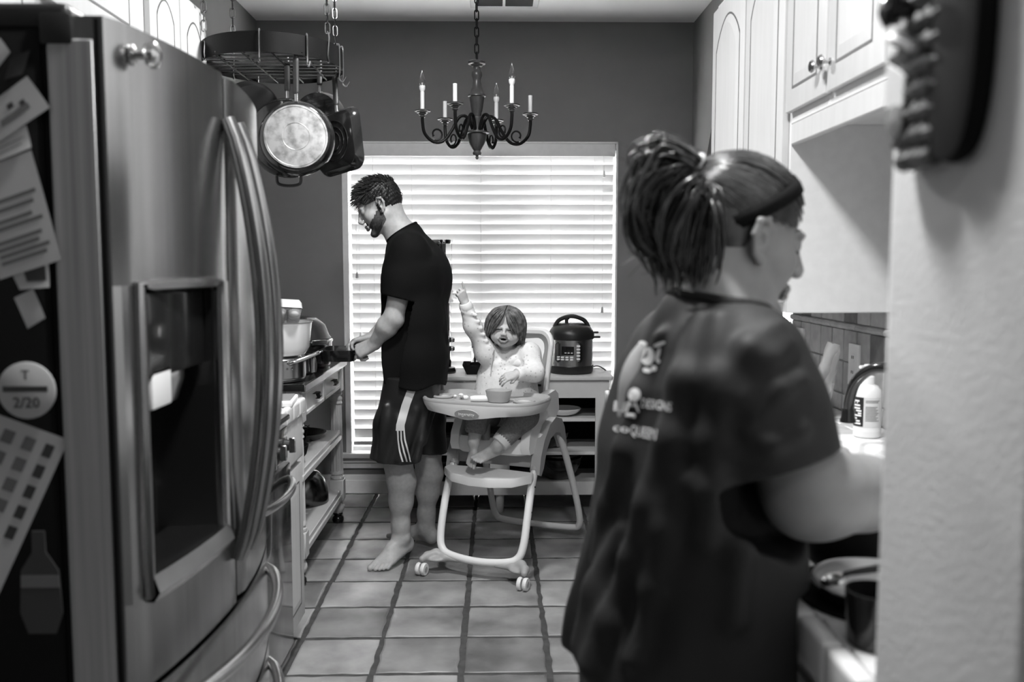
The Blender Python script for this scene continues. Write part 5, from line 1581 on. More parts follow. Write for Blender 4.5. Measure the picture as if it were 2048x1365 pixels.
po = thing('snack_pouch', 'crinkled clear snack pouch standing against the backsplash', 'pouch', (1.06, 2.84, .911))
g = []
pr_ = random.Random(2)
for i in range(11):
    t = i / 10
    wv = 0.062 * (0.92 + 0.1 * math.sin(t * 3)); th = 0.030 * (1 - t) ** 0.6 + 0.003
    row = []
    for k in range(16):
        a0 = 2 * PI * k / 16
        row.append(Vector((1.035 + 0.05 * t + th * math.sin(a0) + pr_.uniform(-.003, .003), 2.86 + wv * math.cos(a0), .911 + .235 * t + pr_.uniform(-.002, .002))))
    g.append(row)
mb = MB().sheet(g, close_u=True); mb.f += [tuple(range(16)), tuple(range(160, 176))]
pw = mb.build('pouch_body', 'frosted', po, angle=25)
MB().b(1.000, 1.006, 2.83, 2.89, .96, 1.04, .002).build('pouch_label', 'paper_grey', po)
# pots in the right foreground
ps = thing('stock_pot', 'dark pot with thin steel rim on the right counter', 'pot', (.60, 1.44, .911))
MB().lathe([(.062, 0), (.068, .004), (.072, .02), (.072, .115), (.070, .116), (.066, .10), (.064, .012), (0, .008)], (.585, 1.44, .911), 36).build('pot_body', 'black_matte', ps)
MB().tube([(.585 + .0725 * math.cos(a), 1.44 + .0725 * math.sin(a), 1.027) for a in [2 * PI * i / 36 for i in range(36)]], .0025, 6, closed=True).build('rim', 'steel', ps)
MB().tube(spline([(.516, 1.43, 1.005), (.488, 1.41, 1.012), (.480, 1.405, .985), (.495, 1.415, .962), (.515, 1.43, .955)], 5), .004, 8).build('handle', 'steel', ps)
tp = thing('black_tray', 'flat black mat under the lidded pan in the right foreground', 'tray', (.54, 1.27, .911))
mb = MB().prism(ellipse(.105, .125, 36), Matrix.Translation((.548, 1.285, .911)), .006); mb.build('tray_body', 'black_matte', tp)
lp = thing('lidded_pan', 'low dark pan with shiny pale lid and ring knob on the right counter', 'pan', (.55, 1.25, .918))
MB().lathe([(.06, 0), (.085, .003), (.095, .022), (.098, .026), (.08, .027)], (.552, 1.255, .9175), 40).build('pan_body', 'black_gloss', lp)
ldp = MB().lathe([(.093, .026), (.090, .031), (.055, .042), (.0, .046)], (.552, 1.255, .9175), 40).build('pan_lid', 'offwhite_plastic', lp)
MB().tube([(.478 + .012 * math.cos(a), 1.235 + .012 * math.sin(a), .9525 + .004 * math.cos(a)) for a in [2 * PI * i / 18 for i in range(18)]], .0055, 8, closed=True).build('ring_knob', 'chrome', ldp)
MB().tube(spline([(.648, 1.255, .955), (.60, 1.25, .963), (.53, 1.24, .964), (.494, 1.237, .957)], 5), .007, 8, flat=.5).build('lid_strap', 'black_plastic', ldp)
mgs = thing('dark_mug', 'dark mug at the front of the right counter', 'mug', (.475, 1.10, .911))
MB().lathe([(.030, 0), (.034, .003), (.037, .06), (.038, .072), (.035, .072), (.032, .006), (0, .005)], (.487, 1.115, .911), 32).build('mug_body', 'black_gloss', mgs)
MB().tube(spline([(.523, 1.113, .968), (.548, 1.112, .965), (.552, 1.112, .945), (.545, 1.112, .928), (.521, 1.113, .925)], 5), .005, 8).build('handle', 'black_gloss', mgs)
# knitted mitt hanging on the near wall
km = thing('knitted_pot_holder', 'grey knitted pot holder hanging on the near wall with a black slab for its shadow', 'pot holder', (NX - .03, .85, 1.49))
def knit_ring(f, x, cy=.845, cz=1.62, w=.058, h=.135):
    out = []
    for i in range(36):
        a = 2 * PI * i / 36
        c_, s_ = math.cos(a), math.sin(a)
        out.append(Vector((x, cy + w * f * math.copysign(abs(c_) ** .75, c_), cz + h * f * math.copysign(abs(s_) ** .8, s_))))
    return out
mb = MB(); g = [knit_ring(.96, NX - .001, .768, w=.045), knit_ring(1.0, NX - .008, .768, w=.046), knit_ring(.97, NX - .018, .770, w=.046), knit_ring(.80, NX - .021, .772, w=.045)]
mb.sheet(g, close_u=True); mb.f += [tuple(range(36)), tuple(range(108, 144))]
mb.build('shadow_slab', 'black_matte', km)  # flat black shape put where shadow falls beside the knit
for r_ in range(9):
    z = 1.497 + r_ * .0200
    hwid = .050 * math.sqrt(max(0.25, 1 - ((z - 1.58) / .105) ** 2)) if z < 1.58 else .050
    n_ = 14
    pts = [(NX - .010 - .006 * math.sin(PI * (i + .5) / n_), .832 - hwid + 2 * hwid * i / (n_ - 1), z + .0012 * math.sin(i * 2.4 + r_)) for i in range(n_)]
    MB().tube(pts, [.0098 + .0014 * math.sin(i * 2.9) for i in range(n_)], 8, flat=1.0).build('knit_row', 'knit', km)
MB().prism([(-.022, -.016), (.016, -.020), (.018, .006), (.004, .014), (-.022, .026)], frame((NX - .0265, .852, 1.565), (0, -1, 0), (0, 0, 1)), -.003).build('white_patch', 'white_plastic', km)
MB().tube([(NX - .028, .862, 1.612), (NX - .030, .83, 1.602), (NX - .028, .812, 1.590)], .0045, 8).build('white_loop', 'white_plastic', km)
MB().lathe([(.0, 0), (.016, 0), (.016, .003), (.0, .005)], (NX - .025, .850, 1.532), 20, mx=Matrix.Rotation(-PI / 2, 4, 'Y')).build('dark_button', 'midgrey_plastic', km)
hk = thing('wall_hook', 'black hook at the top of the near wall holding the knitted pot holder', 'hook', (NX, .85, 1.66))
MB().lathe([(.016, 0), (.016, .006), (.009, .010), (.009, .032), (.016, .036), (.017, .042), (.010, .047), (0, .047)], (NX, .838, 1.632), 20, mx=Matrix.Rotation(-PI / 2, 4, 'Y')).build('hook_body', 'black_gloss', hk)
# ================================================================== PEOPLE: helpers
def hframe(origin, fwd, up):
    """head/foot/hand frame: x = fwd, z ~ up, y = left"""
    x = Vector(fwd).normalized()
    z = Vector(up); z = (z - x * z.dot(x)).normalized()
    y = z.cross(x)
    m_ = Matrix((x, y, z)).transposed().to_4x4()
    m_.translation = Vector(origin)
    return m_
class Loc:
    """adds primitives given in a local frame (mx) and scale s to a Body"""
    def __init__(s, body, mx, sc=1.0):
        s.b, s.mx, s.s = body, mx, sc
        s.r3 = np.array(mx.to_3x3())
    def p(s, v): return np.array(s.mx @ (Vector(v) * s.s))
    def cone(s, a, b, ra, rb=None, k=0.012, sub=False):
        s.b.cone(s.p(a), s.p(b), ra * s.s, (ra if rb is None else rb) * s.s, k * s.s, sub)
    def ell(s, c, r, k=0.012, sub=False, rot=None):
        q = s.r3 if rot is None else s.r3 @ np.array(Euler(rot).to_matrix())
        s.b.ell(s.p(c), np.array(r) * s.s, q, k * s.s, sub)
    def inv(s, P):
        """world points -> local, unscaled"""
        return ((P - np.array(s.mx.translation)) @ s.r3) / s.s

def adult_head(L, male=True):
    L.ell((-.012, 0, .040), (.096, .076, .080), .02)
    L.ell((-.040, 0, .010), (.066, .070, .070), .02)
    L.ell((.030, 0, -.030), (.060, .058, .080), .02)
    w = .050 if male else .046
    for s in (-1, 1):
        L.cone((-.012, w * s, -.050), (.020, w * .88 * s, -.082), .020, .018, .02)
        L.cone((.020, w * .88 * s, -.082), (.066, .012 * s, -.108), .018, .015, .02)
        L.ell((.052, .036 * s, -.032), (.026, .024, .026), .018)
        L.ell((.092, .031 * s, .000), (.017, .019, .011), .010, True)
        L.ell((.0745, .031 * s, -.002), (.0125, .0135, .0115), .003)
        L.cone((.084, .012 * s, .016), (.080, .042 * s, .016), .009, .006, .012)
        L.ell((.1005, .0115 * s, -.042), (.010, .0085, .0075), .006)
    L.ell((.074, 0, -.110), (.016, .022, .014), .014)
    L.cone((.086, 0, .014), (.1085, 0, -.034), .0075, .0105, .010)
    L.cone((.086, -.020, -.0695), (.0945, 0, -.0665), .0045, .0058, .006)
    L.cone((.086, .020, -.0695), (.0945, 0, -.0665), .0045, .0058, .006)
    L.cone((.084, -.018, -.079), (.0915, 0, -.0805), .0050, .0066, .006)
    L.cone((.084, .018, -.079), (.0915, 0, -.0805), .0050, .0066, .006)
    ear(L, 1.08, (-.006, .072, -.008))
def ear(L, f, c, yo=.008):
    for s in (-1, 1):
        x, y, z = c
        pts = [(x + .004 * f, s * y, z - .030 * f), (x - .010 * f, s * (y + .006 * f), z - .018 * f), (x - .019 * f, s * (y + .013 * f), z + .006 * f), (x - .015 * f, s * (y + .014 * f), z + .026 * f), (x + .000 * f, s * (y + .009 * f), z + .031 * f), (x + .009 * f, s * (y + .003 * f), z + .018 * f)]
        for i in range(5):
            L.cone(pts[i], pts[i + 1], .0052 * f, .0048 * f, .003)
        L.ell((x - .005 * f, s * (y + .004 * f), z + .002 * f), (.014 * f, .005 * f, .024 * f), .004)
        L.ell((x + .005 * f, s * (y + .002 * f), z - .026 * f), (.008 * f, .005 * f, .008 * f), .004)
        L.ell((x - .003 * f, s * (y + .014 * f), z + .000 * f), (.0085 * f, .0115 * f, .0135 * f), .003, True)

def make_hand(L, curls, spread=(6, 2, -2, -7), thumb=((.030, .030, -.012), (.055, .046, -.020), (.075, .046, -.030)), side=1):
    """hand frame: x to fingertips, y towards the thumb (times side), z = back of the hand"""
    base = [(.090, .030, 0), (.095, .010, .002), (.091, -.011, .001), (.082, -.030, -.003)]
    lens = [.070, .078, .073, .057]
    for i, (bx0, by0, bz0) in enumerate(base):
        b = Vector((bx0, by0 * side, bz0))
        L.cone((.0, by0 * .55 * side, 0), b, .0155, .0115, .016)
        ang = R(spread[i]) * side
        d = Vector((math.cos(ang), math.sin(ang), 0))
        th = 0.0; p = b
        r0 = .0095 if i < 3 else .0082
        cu = curls[i] if hasattr(curls[i], '__len__') else (curls[i], curls[i] * 1.1, curls[i] * .8)
        for j, (fl, c_) in enumerate(zip((.46, .31, .23), cu)):
            th += R(c_)
            q = p + (d * math.cos(th) + Vector((0, 0, -1)) * math.sin(th)) * lens[i] * fl
            L.cone(p, q, r0 * (1 - .08 * j), r0 * (.92 - .08 * j), .004)
            p = q
    t0 = Vector((.018, .016 * side, -.004))
    pts = [t0] + [Vector((a, b * side, c)) for a, b, c in thumb]
    rs = (.0165, .0130, .0108, .0088)
    for i in range(3):
        L.cone(pts[i], pts[i + 1], rs[i], rs[i + 1], .008)
    L.ell((.045, .0, -.004), (.042, .036, .0145), .012)

def make_foot(L, side=1, flex=0.0):
    """foot frame: origin at the ankle, x to the toes, y to the big toe side (times side), sole at z=-.085"""
    L.cone((-.005, 0, .02), (0, 0, -.02), .034, .036, .02)
    L.ell((-.032, 0, -.050), (.034, .030, .036), .02)
    L.cone((0, 0, -.015), (.065, .008 * side, -.040), .033, .027, .025)
    L.cone((.065, .012 * side, -.042), (.128, .022 * side, -.066), .026, .020, .02)
    L.cone((-.02, -.008 * side, -.060), (.105, -.026 * side, -.070), .024, .015, .02)
    L.cone((.06, -.006 * side, -.055), (.122, -.006 * side, -.070), .022, .016, .02)
    for s in (-1, 1): L.ell((.004, .030 * s, -.006), (.014, .012, .016), .012)
    toes = [(.155, .190, .028, .0140), (.155, .183, .006, .0100), (.150, .174, -.010, .0092), (.142, .163, -.024, .0086), (.130, .150, -.037, .0082)]
    for x0, x1, y, r_ in toes:
        z = -.0855 + r_
        L.cone((x0 - .035, y * .85 * side, z + .008), (x0, y * side, z + .006), r_ * 1.05, r_, .010)
        L.cone((x0, y * side, z + .006), (x1, (y - .002) * side, z), r_, r_ * .92, .004)

def strands(name, curves, r, m_, parent, n=4, taper=True):
    """hair: tapered thin locks, one mesh"""
    mb = MB()
    for c in curves:
        k = len(c)
        rr = r() if callable(r) else r
        rs = [rr * (0.55 + 0.45 * math.sin(PI * min(1, (i + .6) / k * 1.05))) if taper and i < k - 1 else rr * 0.25 for i in range(k)]
        mb.tube(c, rs, n, caps=False)
    me = bpy.data.meshes.new(name)
    me.from_pydata(mb.v, [], mb.f); me.update()
    return link(name, me, m_, parent, smooth=True, angle=180)

def bvh(o):
    me = o.data
    return BVHTree.FromPolygons([o.matrix_world @ v.co if False else v.co for v in me.vertices], [tuple(p.vertices) for p in me.polygons])
def decal_quad(tree, quad, nu, nv, off=0.0025):
    """grid of points on the surface as met by sight lines through quad (corners in the photograph)"""
    g = []
    o = Vector((0, 0, CAM_H)); last = None
    q = [Vector((a, b, 0)) for a, b in quad]
    for i in range(nu + 1):
        row = []
        for j in range(nv + 1):
            u, v = i / nu, j / nv
            p = q[0] * (1 - u) * (1 - v) + q[1] * u * (1 - v) + q[2] * u * v + q[3] * (1 - u) * v
            d = (at(p.x, p.y, 1.0) - o).normalized()
            h, nrm, _, _ = tree.ray_cast(o, d)
            if h is None:
                h, nrm = (last if last else (o + d, -d))
            last = (h, nrm)
            row.append(h + (nrm if nrm.dot(d) < 0 else -nrm) * off)
        g.append(row)
    return g

def collar(name, V, fn, centre, m_, par, r=.006, n=40, tol=.005):
    """ribbed neckband along the open neck edge of a shirt mesh"""
    d = np.abs(fn(V[:, 0], V[:, 1], V[:, 2])); P = V[d < tol]
    P = P[np.linalg.norm(P - np.array(centre), axis=1) < .14]
    if len(P) < 20: return
    c = P.mean(0)
    ang = np.arctan2(P[:, 1] - c[1], P[:, 0] - c[0]); rad = np.hypot(P[:, 0] - c[0], P[:, 1] - c[1])
    pts = []
    for i in range(n):
        a = -PI + 2 * PI * i / n
        w = np.abs((ang - a + PI) % (2 * PI) - PI) < .16
        if not w.any(): continue
        k = np.argmax(np.where(w, rad, -1)); pts.append(P[k])
    pts = np.array(pts)
    for _ in range(3): pts = (np.roll(pts, 1, 0) + pts * 2 + np.roll(pts, -1, 0)) / 4
    MB().tube([Vector(p) for p in pts], r, 8, closed=True).build(name, m_, par)

# ================================================================== THE MAN
man = thing('person', 'bearded man in black t-shirt and dark shorts standing barefoot at the cart', 'person', (-0.42, 4.25, 0))
mh = hframe(at(757, 412, 4.215), (-0.90, -0.12, -0.42), (-0.40, 0.0, 0.92))
MB_ = Body(); LH = Loc(MB_, mh, 1.0)
adult_head(LH, True)
nb = Vector((-0.425, 4.215, 1.515))          # base of the neck
MB_.cone(LH.p((-.045, 0, -.035)), nb, .052, .058, .03)
MB_.cone(LH.p((-.02, 0, -.06)), nb + Vector((-.03, 0, .0)), .048, .055, .03)
MB_.cone(nb + Vector((.02, 0, 0)), nb + Vector((.03, .0, -.10)), .07, .09, .04)
hv = MB_.mesh(.003)
# left arm (towards the viewer)
sh_l, el_l, wr_l = Vector((-.388, 4.055, 1.455)), at(787, 636, 4.045), at(750, 687, 4.105)
A = Body()
A.chain([sh_l, sh_l.lerp(el_l, .5), el_l], [.058, .052, .043], .02)
fdir = (wr_l - el_l)
A.chain([el_l, el_l + fdir * .33 + Vector((.0, -.004, 0)), wr_l], [.043, .047, .030], .02)
A.ell(el_l + Vector((.014, 0, -.014)), (.030, .03, .03), None, .02)
LHd = Loc(A, hframe(wr_l, (-.88, .22, -.42), (-.30, -.72, .62)), 1.0)
make_hand(LHd, [(55, 70, 40), (58, 70, 40), (60, 70, 40), (62, 70, 40)], thumb=((.030, .030, -.022), (.062, .034, -.040), (.085, .024, -.050)), side=-1)
av = A.mesh(.0035)
B2 = Body()
sh_r, el_r, wr_r = Vector((-.40, 4.375, 1.455)), Vector((-.47, 4.45, 1.16)), Vector((-.60, 4.36, 1.045))
B2.chain([sh_r, sh_r.lerp(el_r, .5), el_r, el_r.lerp(wr_r, .4), wr_r], [.058, .052, .044, .046, .030], .02)
LRd = Loc(B2, hframe(wr_r, (-.95, -.20, -.20), (-.1, .3, .95)), 1.0)
make_hand(LRd, [(35, 45, 30)] * 4, side=-1)
rv = B2.mesh(.005)
# legs and trunk core
Lg = Body()
hip_l, kn_l, an_l = Vector((-.36, 4.13, .90)), Vector((-.455, 4.13, .50)), at(802, 1072, 4.155)
hip_r, kn_r, an_r = Vector((-.36, 4.31, .90)), Vector((-.335, 4.34, .49)), at(852, 1050, 4.375)
for h_, k2_, a_ in ((hip_l, kn_l, an_l), (hip_r, kn_r, an_r)):
    d_ = a_ - k2_
    Lg.chain([h_, k2_], [.085, .060], .03)
    Lg.chain([k2_, k2_ + d_ * .12, k2_ + d_ * .30 + Vector((.012, 0, 0)), k2_ + d_ * .55 + Vector((.006, 0, 0)), k2_ + d_ * .85, a_], [.058, .054, .060, .050, .037, .036], .04)
Lg.cone((-.37, 4.22, .95), (-.37, 4.22, 1.30), .12, .13, .04)
tl = atz_ = None
fl_dir = Vector((-.582, 3.975, 0)) - Vector((-.405, 4.235, 0))
LF = Loc(Lg, hframe(an_l, (fl_dir.x, fl_dir.y, -.055), (0, 0, 1)), 1.04)
LF.s = an_l.z / .0855 * .99 if an_l.z < .11 else 1.06
make_foot(LF, -1)
RFm = Loc(Lg, hframe(an_r, (-.80, .40, 0), (0, 0, 1)), 1.06)
make_foot(RFm, 1)
lv = Lg.mesh(.0042)
def man_pick(c):
    q = LH.inv(c)
    out = np.zeros(len(c), int)
    inh = (np.linalg.norm(q, axis=1) < .16)
    x, y, z = q[:, 0], np.abs(q[:, 1]), q[:, 2]
    jaw = -.052 - np.clip(x + .010, 0, .09) * .72
    up = np.where(x > .012, -.018 - (x - .012) * .78, .004) + .003 * np.sin(x * 400 + q[:, 1] * 300)
    beard = inh & (x > -.004 + .2 * np.clip(-.05 - z, 0, .1) * 0) & (z < up) & (z > jaw - .022) & (y > .004 * (x < .06)) & ~((x > .080) & (y < .02) & (z > -.088) & (z < -.066))
    beard &= (y > .040) | (z < -.055)
    beard |= inh & (x > .08) & (z < -.052) & (z > -.066) & (y < .024)
    out[beard] = 1
    lips = inh & (x > .084) & (y < .02) & (z > -.088) & (z < -.064)
    out[lips] = 2
    return out
np_mesh('body', [hv, av, rv, lv], 'skin_man', man, ['stubble', 'lips'], man_pick)
# hair: cap plus short locks
cap = Body(); LC = Loc(cap, mh)
LC.ell((-.014, 0, .046), (.104, .083, .086), .02)
LC.ell((-.046, 0, .012), (.072, .075, .074), .02)
def man_cut(X, Y, Z):
    P = np.stack((X, Y, Z), -1).reshape(-1, 3)
    q = LH.inv(P)
    x, y, z = q[:, 0], np.abs(q[:, 1]), q[:, 2]
    face = (x - .072) * 0.9 - (z - .040) * 0.75          # front hairline
    side = np.minimum(.5 * (x + .000) - (z + .012), .06)   # above and behind the ear
    low = -(z + .060) + .25 * (x + .05)
    side2 = np.where(x > -.012, (.020 - z) * .9, (-.058 - z))
    d = np.maximum(face, side2)
    d = np.maximum(d, low)
    return d.reshape(X.shape)
cap_v = cap.mesh(.0035, cut=man_cut, disp=lambda X, Y, Z: (.0022 * np.sin(X * 330 + Y * 90) * np.sin(Z * 280 + Y * 240)).astype(np.float32))
hr = np_mesh('hair', [cap_v], 'hair_black', man)
hrnd = random.Random(4)
loc_curves = []
for i in range(1500):
    u = hrnd.uniform(-1, 1); ph = hrnd.uniform(0, 2 * PI); s_ = math.sqrt(1 - u * u)
    d = Vector((s_ * math.cos(ph), s_ * math.sin(ph), u))
    p = Vector((-.014 + .100 * d.x, .081 * d.y, .046 + .083 * d.z))
    if p.z < .0 and p.x > -.03: continue
    if p.z < -.045: continue
    if (p.x - .074) * .9 - (p.z - .040) * .75 > 0: continue
    if abs(p.y) > .05 and p.x > -.005 and p.z < .03: continue
    flow = Vector((.8 if p.z > .03 else .1, hrnd.uniform(-.4, .4), .15 if p.z > .07 else -.7))
    if p.x > .05: flow = Vector((.75, hrnd.uniform(-.35, .35), -.15))
    ln = hrnd.uniform(.016, .030) * (1.35 if p.x > .03 else 1) * (.7 if p.z < .02 else 1)
    n_ = (d + flow * .9).normalized()
    q0 = mh @ p; q1 = mh @ (p + n_ * ln * .5); q2 = mh @ (p + n_ * ln + Vector((.004, 0, -.007 if p.x > .04 else -.003)))
    loc_curves.append([q0, q1, q2])
strands('hair_locks', loc_curves, lambda: hrnd.uniform(.0012, .0026), 'hair_black', hr)
bc_ = []
for i in range(1500):
    z = hrnd.uniform(-.125, -.040); x = hrnd.uniform(-.012, .085); s_ = hrnd.choice((-1, 1))
    o_ = mh @ Vector((x, s_ * .2, z)); 
    bc_.append((x, s_, z))
body_tree = BVHTree.FromPolygons([Vector(v) for v in hv[0]], [tuple(int(i) for i in q) for q in hv[1]])
curv = []
for x, s_, z in bc_:
    if x > .05 and z > -.058: continue
    if z < -.058 - max(0, x + .012) * .80: continue
    if x < .03 and z > -.05 - .2 * (.02 - x): 
        if not (x > -.004 and x < .02): continue
    o_ = mh @ Vector((x * 1.4 + .02, s_ * .16, z * 1.15)); t_ = mh @ Vector((.015, 0, -.075))
    h_, n_, _, _ = body_tree.ray_cast(o_, (t_ - o_).normalized())
    if h_ is None: continue
    dn = (mh.to_3x3() @ Vector((.3, 0, -1))).normalized()
    curv.append([h_ - n_ * .001 if n_.dot(t_ - o_) > 0 else h_, h_ + (n_ if n_.dot(o_ - h_) > 0 else -n_) * .003 + dn * .004, h_ + (n_ if n_.dot(o_ - h_) > 0 else -n_) * .004 + dn * .009])
strands('beard_hair', curv, .0009, 'beard', man)
# t-shirt
S = Body()
for dy in (-.10, 0, .10):
    S.chain([(-.405, 4.215 + dy * .9, 1.46), (-.385, 4.215 + dy * 1.05, 1.36), (-.378, 4.22 + dy, 1.15), (-.375, 4.22 + dy, .98), (-.378, 4.22 + dy, .80)], [.085 if dy else .10, .125, .132, .138, .140], .05)
S.cone((-.415, 4.215, 1.535), (-.40, 4.215, 1.45), .074, .10, .04)
S.ell((-.345, 4.22, 1.33), (.14, .16, .17), None, .06)
for dy, sh_, el_ in ((-1, sh_l, el_l), (1, sh_r, el_r)):
    e_ = sh_.lerp(el_, .70)
    S.cone(Vector((-.40, 4.215 + dy * .07, 1.50)), sh_ + Vector((0, 0, .01)), .060, .072, .05)
    S.chain([sh_, sh_.lerp(el_, .45), e_], [.076, .076, .078], .04)
S.cone(sh_l.lerp(el_l, .63), sh_l.lerp(el_l, .95), .050, .055, .02, True)
S.cone(sh_r.lerp(el_r, .63), sh_r.lerp(el_r, .95), .050, .055, .02, True)
# folds
for a_, b_, r_ in (((-.27, 4.085, 1.28), (-.44, 4.06, .98), .012), ((-.25, 4.11, 1.10), (-.47, 4.08, .88), .012), ((-.245, 4.13, .98), (-.40, 4.07, .82), .012), ((-.30, 4.10, 1.42), (-.23, 4.14, 1.05), .012), ((-.33, 4.06, 1.36), (-.29, 4.07, 1.18), .012), ((-.50, 4.12, 1.30), (-.50, 4.10, 1.02), .012), ((-.36, 4.02, 1.34), (-.41, 4.01, 1.22), .010)):
    S.cone(a_, b_, r_, r_ * .8, .03)
nbp = np.array(at(790, 447, 4.215))
def shirt_cut(X, Y, Z):
    hem = (.845 + .012 * np.sin(X * 26 + Y * 13)) - Z
    neck = (Z - 1.565) * .80 - (X + .415) * .52 + 0 * Y
    slv = np.full(X.shape, -1.0)
    for sh_, el_ in ((sh_l, el_l), (sh_r, el_r)):
        d_ = np.array((el_ - sh_).normalized()); s0 = np.array(sh_.lerp(el_, .70))
        t = (X - s0[0]) * d_[0] + (Y - s0[1]) * d_[1] + (Z - s0[2]) * d_[2]
        a0 = np.array(sh_); perp = np.sqrt(np.maximum((X - a0[0]) ** 2 + (Y - a0[1]) ** 2 + (Z - a0[2]) ** 2 - ((X - a0[0]) * d_[0] + (Y - a0[1]) * d_[1] + (Z - a0[2]) * d_[2]) ** 2, 0))
        out = (np.abs(Y - 4.215) > .145)
        slv = np.maximum(slv, np.where(out & (perp < .10), t, -1.0))
    return np.maximum(np.maximum(hem, neck), slv).astype(np.float32)
sv = S.mesh(.005, cut=shirt_cut)
mts = np_mesh('t_shirt', [(relax(sv[0], sv[1], 1), sv[1])], 'shirt_black', man)
collar('neckband', sv[0], lambda X, Y, Z: (Z - 1.565) * .80 - (X + .415) * .52, (-.415, 4.215, 1.565), 'shirt_black', mts)
# shorts
Sh = Body()
for dy in (-.085, .085):
    Sh.cone((-.385, 4.22 + dy, .90), (-.385, 4.22 + dy, .80), .120, .125, .05)
Sh.chain([(-.385, 4.13, .84), (-.43, 4.11, .66), (-.462, 4.10, .49)], [.118, .112, .112], .03)
Sh.chain([(-.375, 4.31, .84), (-.35, 4.33, .66), (-.335, 4.34, .49)], [.112, .100, .096], .03)
Sh.chain([(-.44, 4.13, .84), (-.49, 4.11, .66), (-.505, 4.10, .49)], [.07, .065, .07], .04)
for a_, b_ in (((-.30, 4.06, .80), (-.36, 4.0, .52)), ((-.36, 4.02, .74), (-.43, 3.99, .52)), ((-.50, 4.03, .76), (-.52, 4.01, .50)), ((-.44, 4.0, .70), (-.50, 3.995, .52)), ((-.28, 4.12, .78), (-.33, 4.03, .60))):
    Sh.cone(a_, b_, .012, .016, .03)
def sh_cut(X, Y, Z):
    return np.maximum(Z - .885, (.500 + .10 * (X + .46) * -1 * .9 - Z)).astype(np.float32)
shv = Sh.mesh(.0048, cut=sh_cut)
so = np_mesh('shorts', [(relax(shv[0], shv[1], 1), shv[1])], 'shorts', man)
bt_ = bvh(so)
def strip(name, pts, w, m_, par, tree):
    """pts = centre line in the photograph, w = width in pixels"""
    g = []
    for i, (x, y) in enumerate(pts):
        g.append((x, y))
    rows = []
    for i in range(len(pts) - 1):
        (x0, y0), (x1, y1) = pts[i], pts[i + 1]
        q = decal_quad(tree, [(x0 - w / 2, y0), (x0 + w / 2, y0), (x1 + w / 2, y1), (x1 - w / 2, y1)], 2, 8)
        for j in range(9):
            if i and j == 0: continue
            rows.append([q[k][j] for k in range(3)])
    MB().sheet(rows).build(name, m_, par, smooth=True)
strip('side_stripe', [(830, 762), (812, 810), (801, 850), (800, 862)], 17, 'stripe_white', so, bt_)
for k2_, dx in enumerate((-7, 0, 7)):
    strip('side_stripe', [(801 + dx * .9, 850), (803 + dx, 880), (808 + dx * 1.1, 905), (813 + dx * 1.15, 924)], 3.2, 'stripe_white', so, bt_)

# ================================================================== THE TODDLER
kid = thing('person', 'toddler in a pale spotted hoodie pointing up from the high chair', 'person', hw(0, 0, .60))
kh = hframe(at(1013, 658, 4.165), (-.13, -.97, .02), (.10, .05, 1))
K = Body(); LK = Loc(K, kh, 1.0)
LK.ell((-.012, 0, .030), (.086, .074, .072), .02)
LK.ell((.020, 0, -.022), (.058, .062, .062), .02)
for s in (-1, 1):
    LK.ell((.040, .034 * s, -.034), (.032, .030, .028), .018)
    LK.ell((.086, .027 * s, -.001), (.010, .017, .007), .007, True)
    LK.ell((.069, .027 * s, -.002), (.011, .014, .010), .003)
    LK.cone((.078, .012 * s, .010), (.070, .040 * s, .008), .007, .005, .010)
    LK.ell((.0905, .008 * s, -.0225), (.007, .007, .0055), .005)
LK.ell((.058, 0, -.066), (.020, .024, .017), .014)
LK.cone((.080, 0, .006), (.0915, 0, -.017), .006, .008, .010)
LK.ell((.082, 0, -.044), (.018, .021, .0085), .004, True)
for s in (-1, 1):
    LK.cone((.076, .023 * s, -.045), (.0875, .007 * s, -.0350), .0040, .0052, .004)
    LK.cone((.076, .023 * s, -.045), (.0845, .007 * s, -.0555), .0040, .0055, .004)
LK.cone((.0875, -.007, -.0350), (.0875, .007, -.0350), .0052, .0052, .004)
LK.cone((.0845, -.007, -.0555), (.0845, .007, -.0555), .0055, .0055, .004)
ear(LK, .8, (-.010, .070, -.012))
knb = hw(-.005, -.005, .985)
K.cone(LK.p((-.02, 0, -.045)), knb, .040, .042, .02)
K.cone(knb, hw(0, -.01, .90), .05, .07, .03)
khv = K.mesh(.0028)
# raised arm and hand
ksh_r, kel_r, kwr_r = at(972, 706, 4.175), at(945, 652, 4.12), at(930, 607, 4.085)
KA = Body()
KA.chain([ksh_r, kel_r, kwr_r], [.034, .028, .019], .015)
LKh = Loc(KA, hframe(kwr_r, at(920, 578, 4.06) - kwr_r, (.35, -.9, .2)), .60)
make_hand(LKh, [(0, 4, 4), (62, 75, 40), (68, 75, 40), (70, 75, 40)], thumb=((.030, .026, -.016), (.052, .030, -.030), (.068, .020, -.036)), side=-1)
kav = KA.mesh(.0024)
ksh_l, kel_l, kwr_l = at(1058, 708, 4.16), at(1070, 745, 4.10), at(1034, 749, 4.03)
KB = Body()
KB.chain([ksh_l, kel_l, kwr_l], [.034, .030, .019], .015)
LKl = Loc(KB, hframe(kwr_l, at(1003, 757, 4.00) - kwr_l, (-.1, -.75, .65)), .60)
make_hand(LKl, [(28, 30, 20), (32, 32, 20), (34, 32, 20), (36, 32, 20)], spread=(8, 2, -4, -10), thumb=((.028, .030, -.012), (.050, .042, -.022), (.066, .042, -.030)), side=1)
kbv = KB.mesh(.0024)
KL = Body()
kkn_a, kan_a = at(958, 822, 4.02), at(947, 886, 3.985)      # picture left leg
kkn_b, kan_b = at(1050, 832, 3.99), at(994, 893, 3.935)     # picture right leg
KL.chain([hw(-.05, .02, .66), kkn_a, kan_a], [.055, .042, .026], .02)
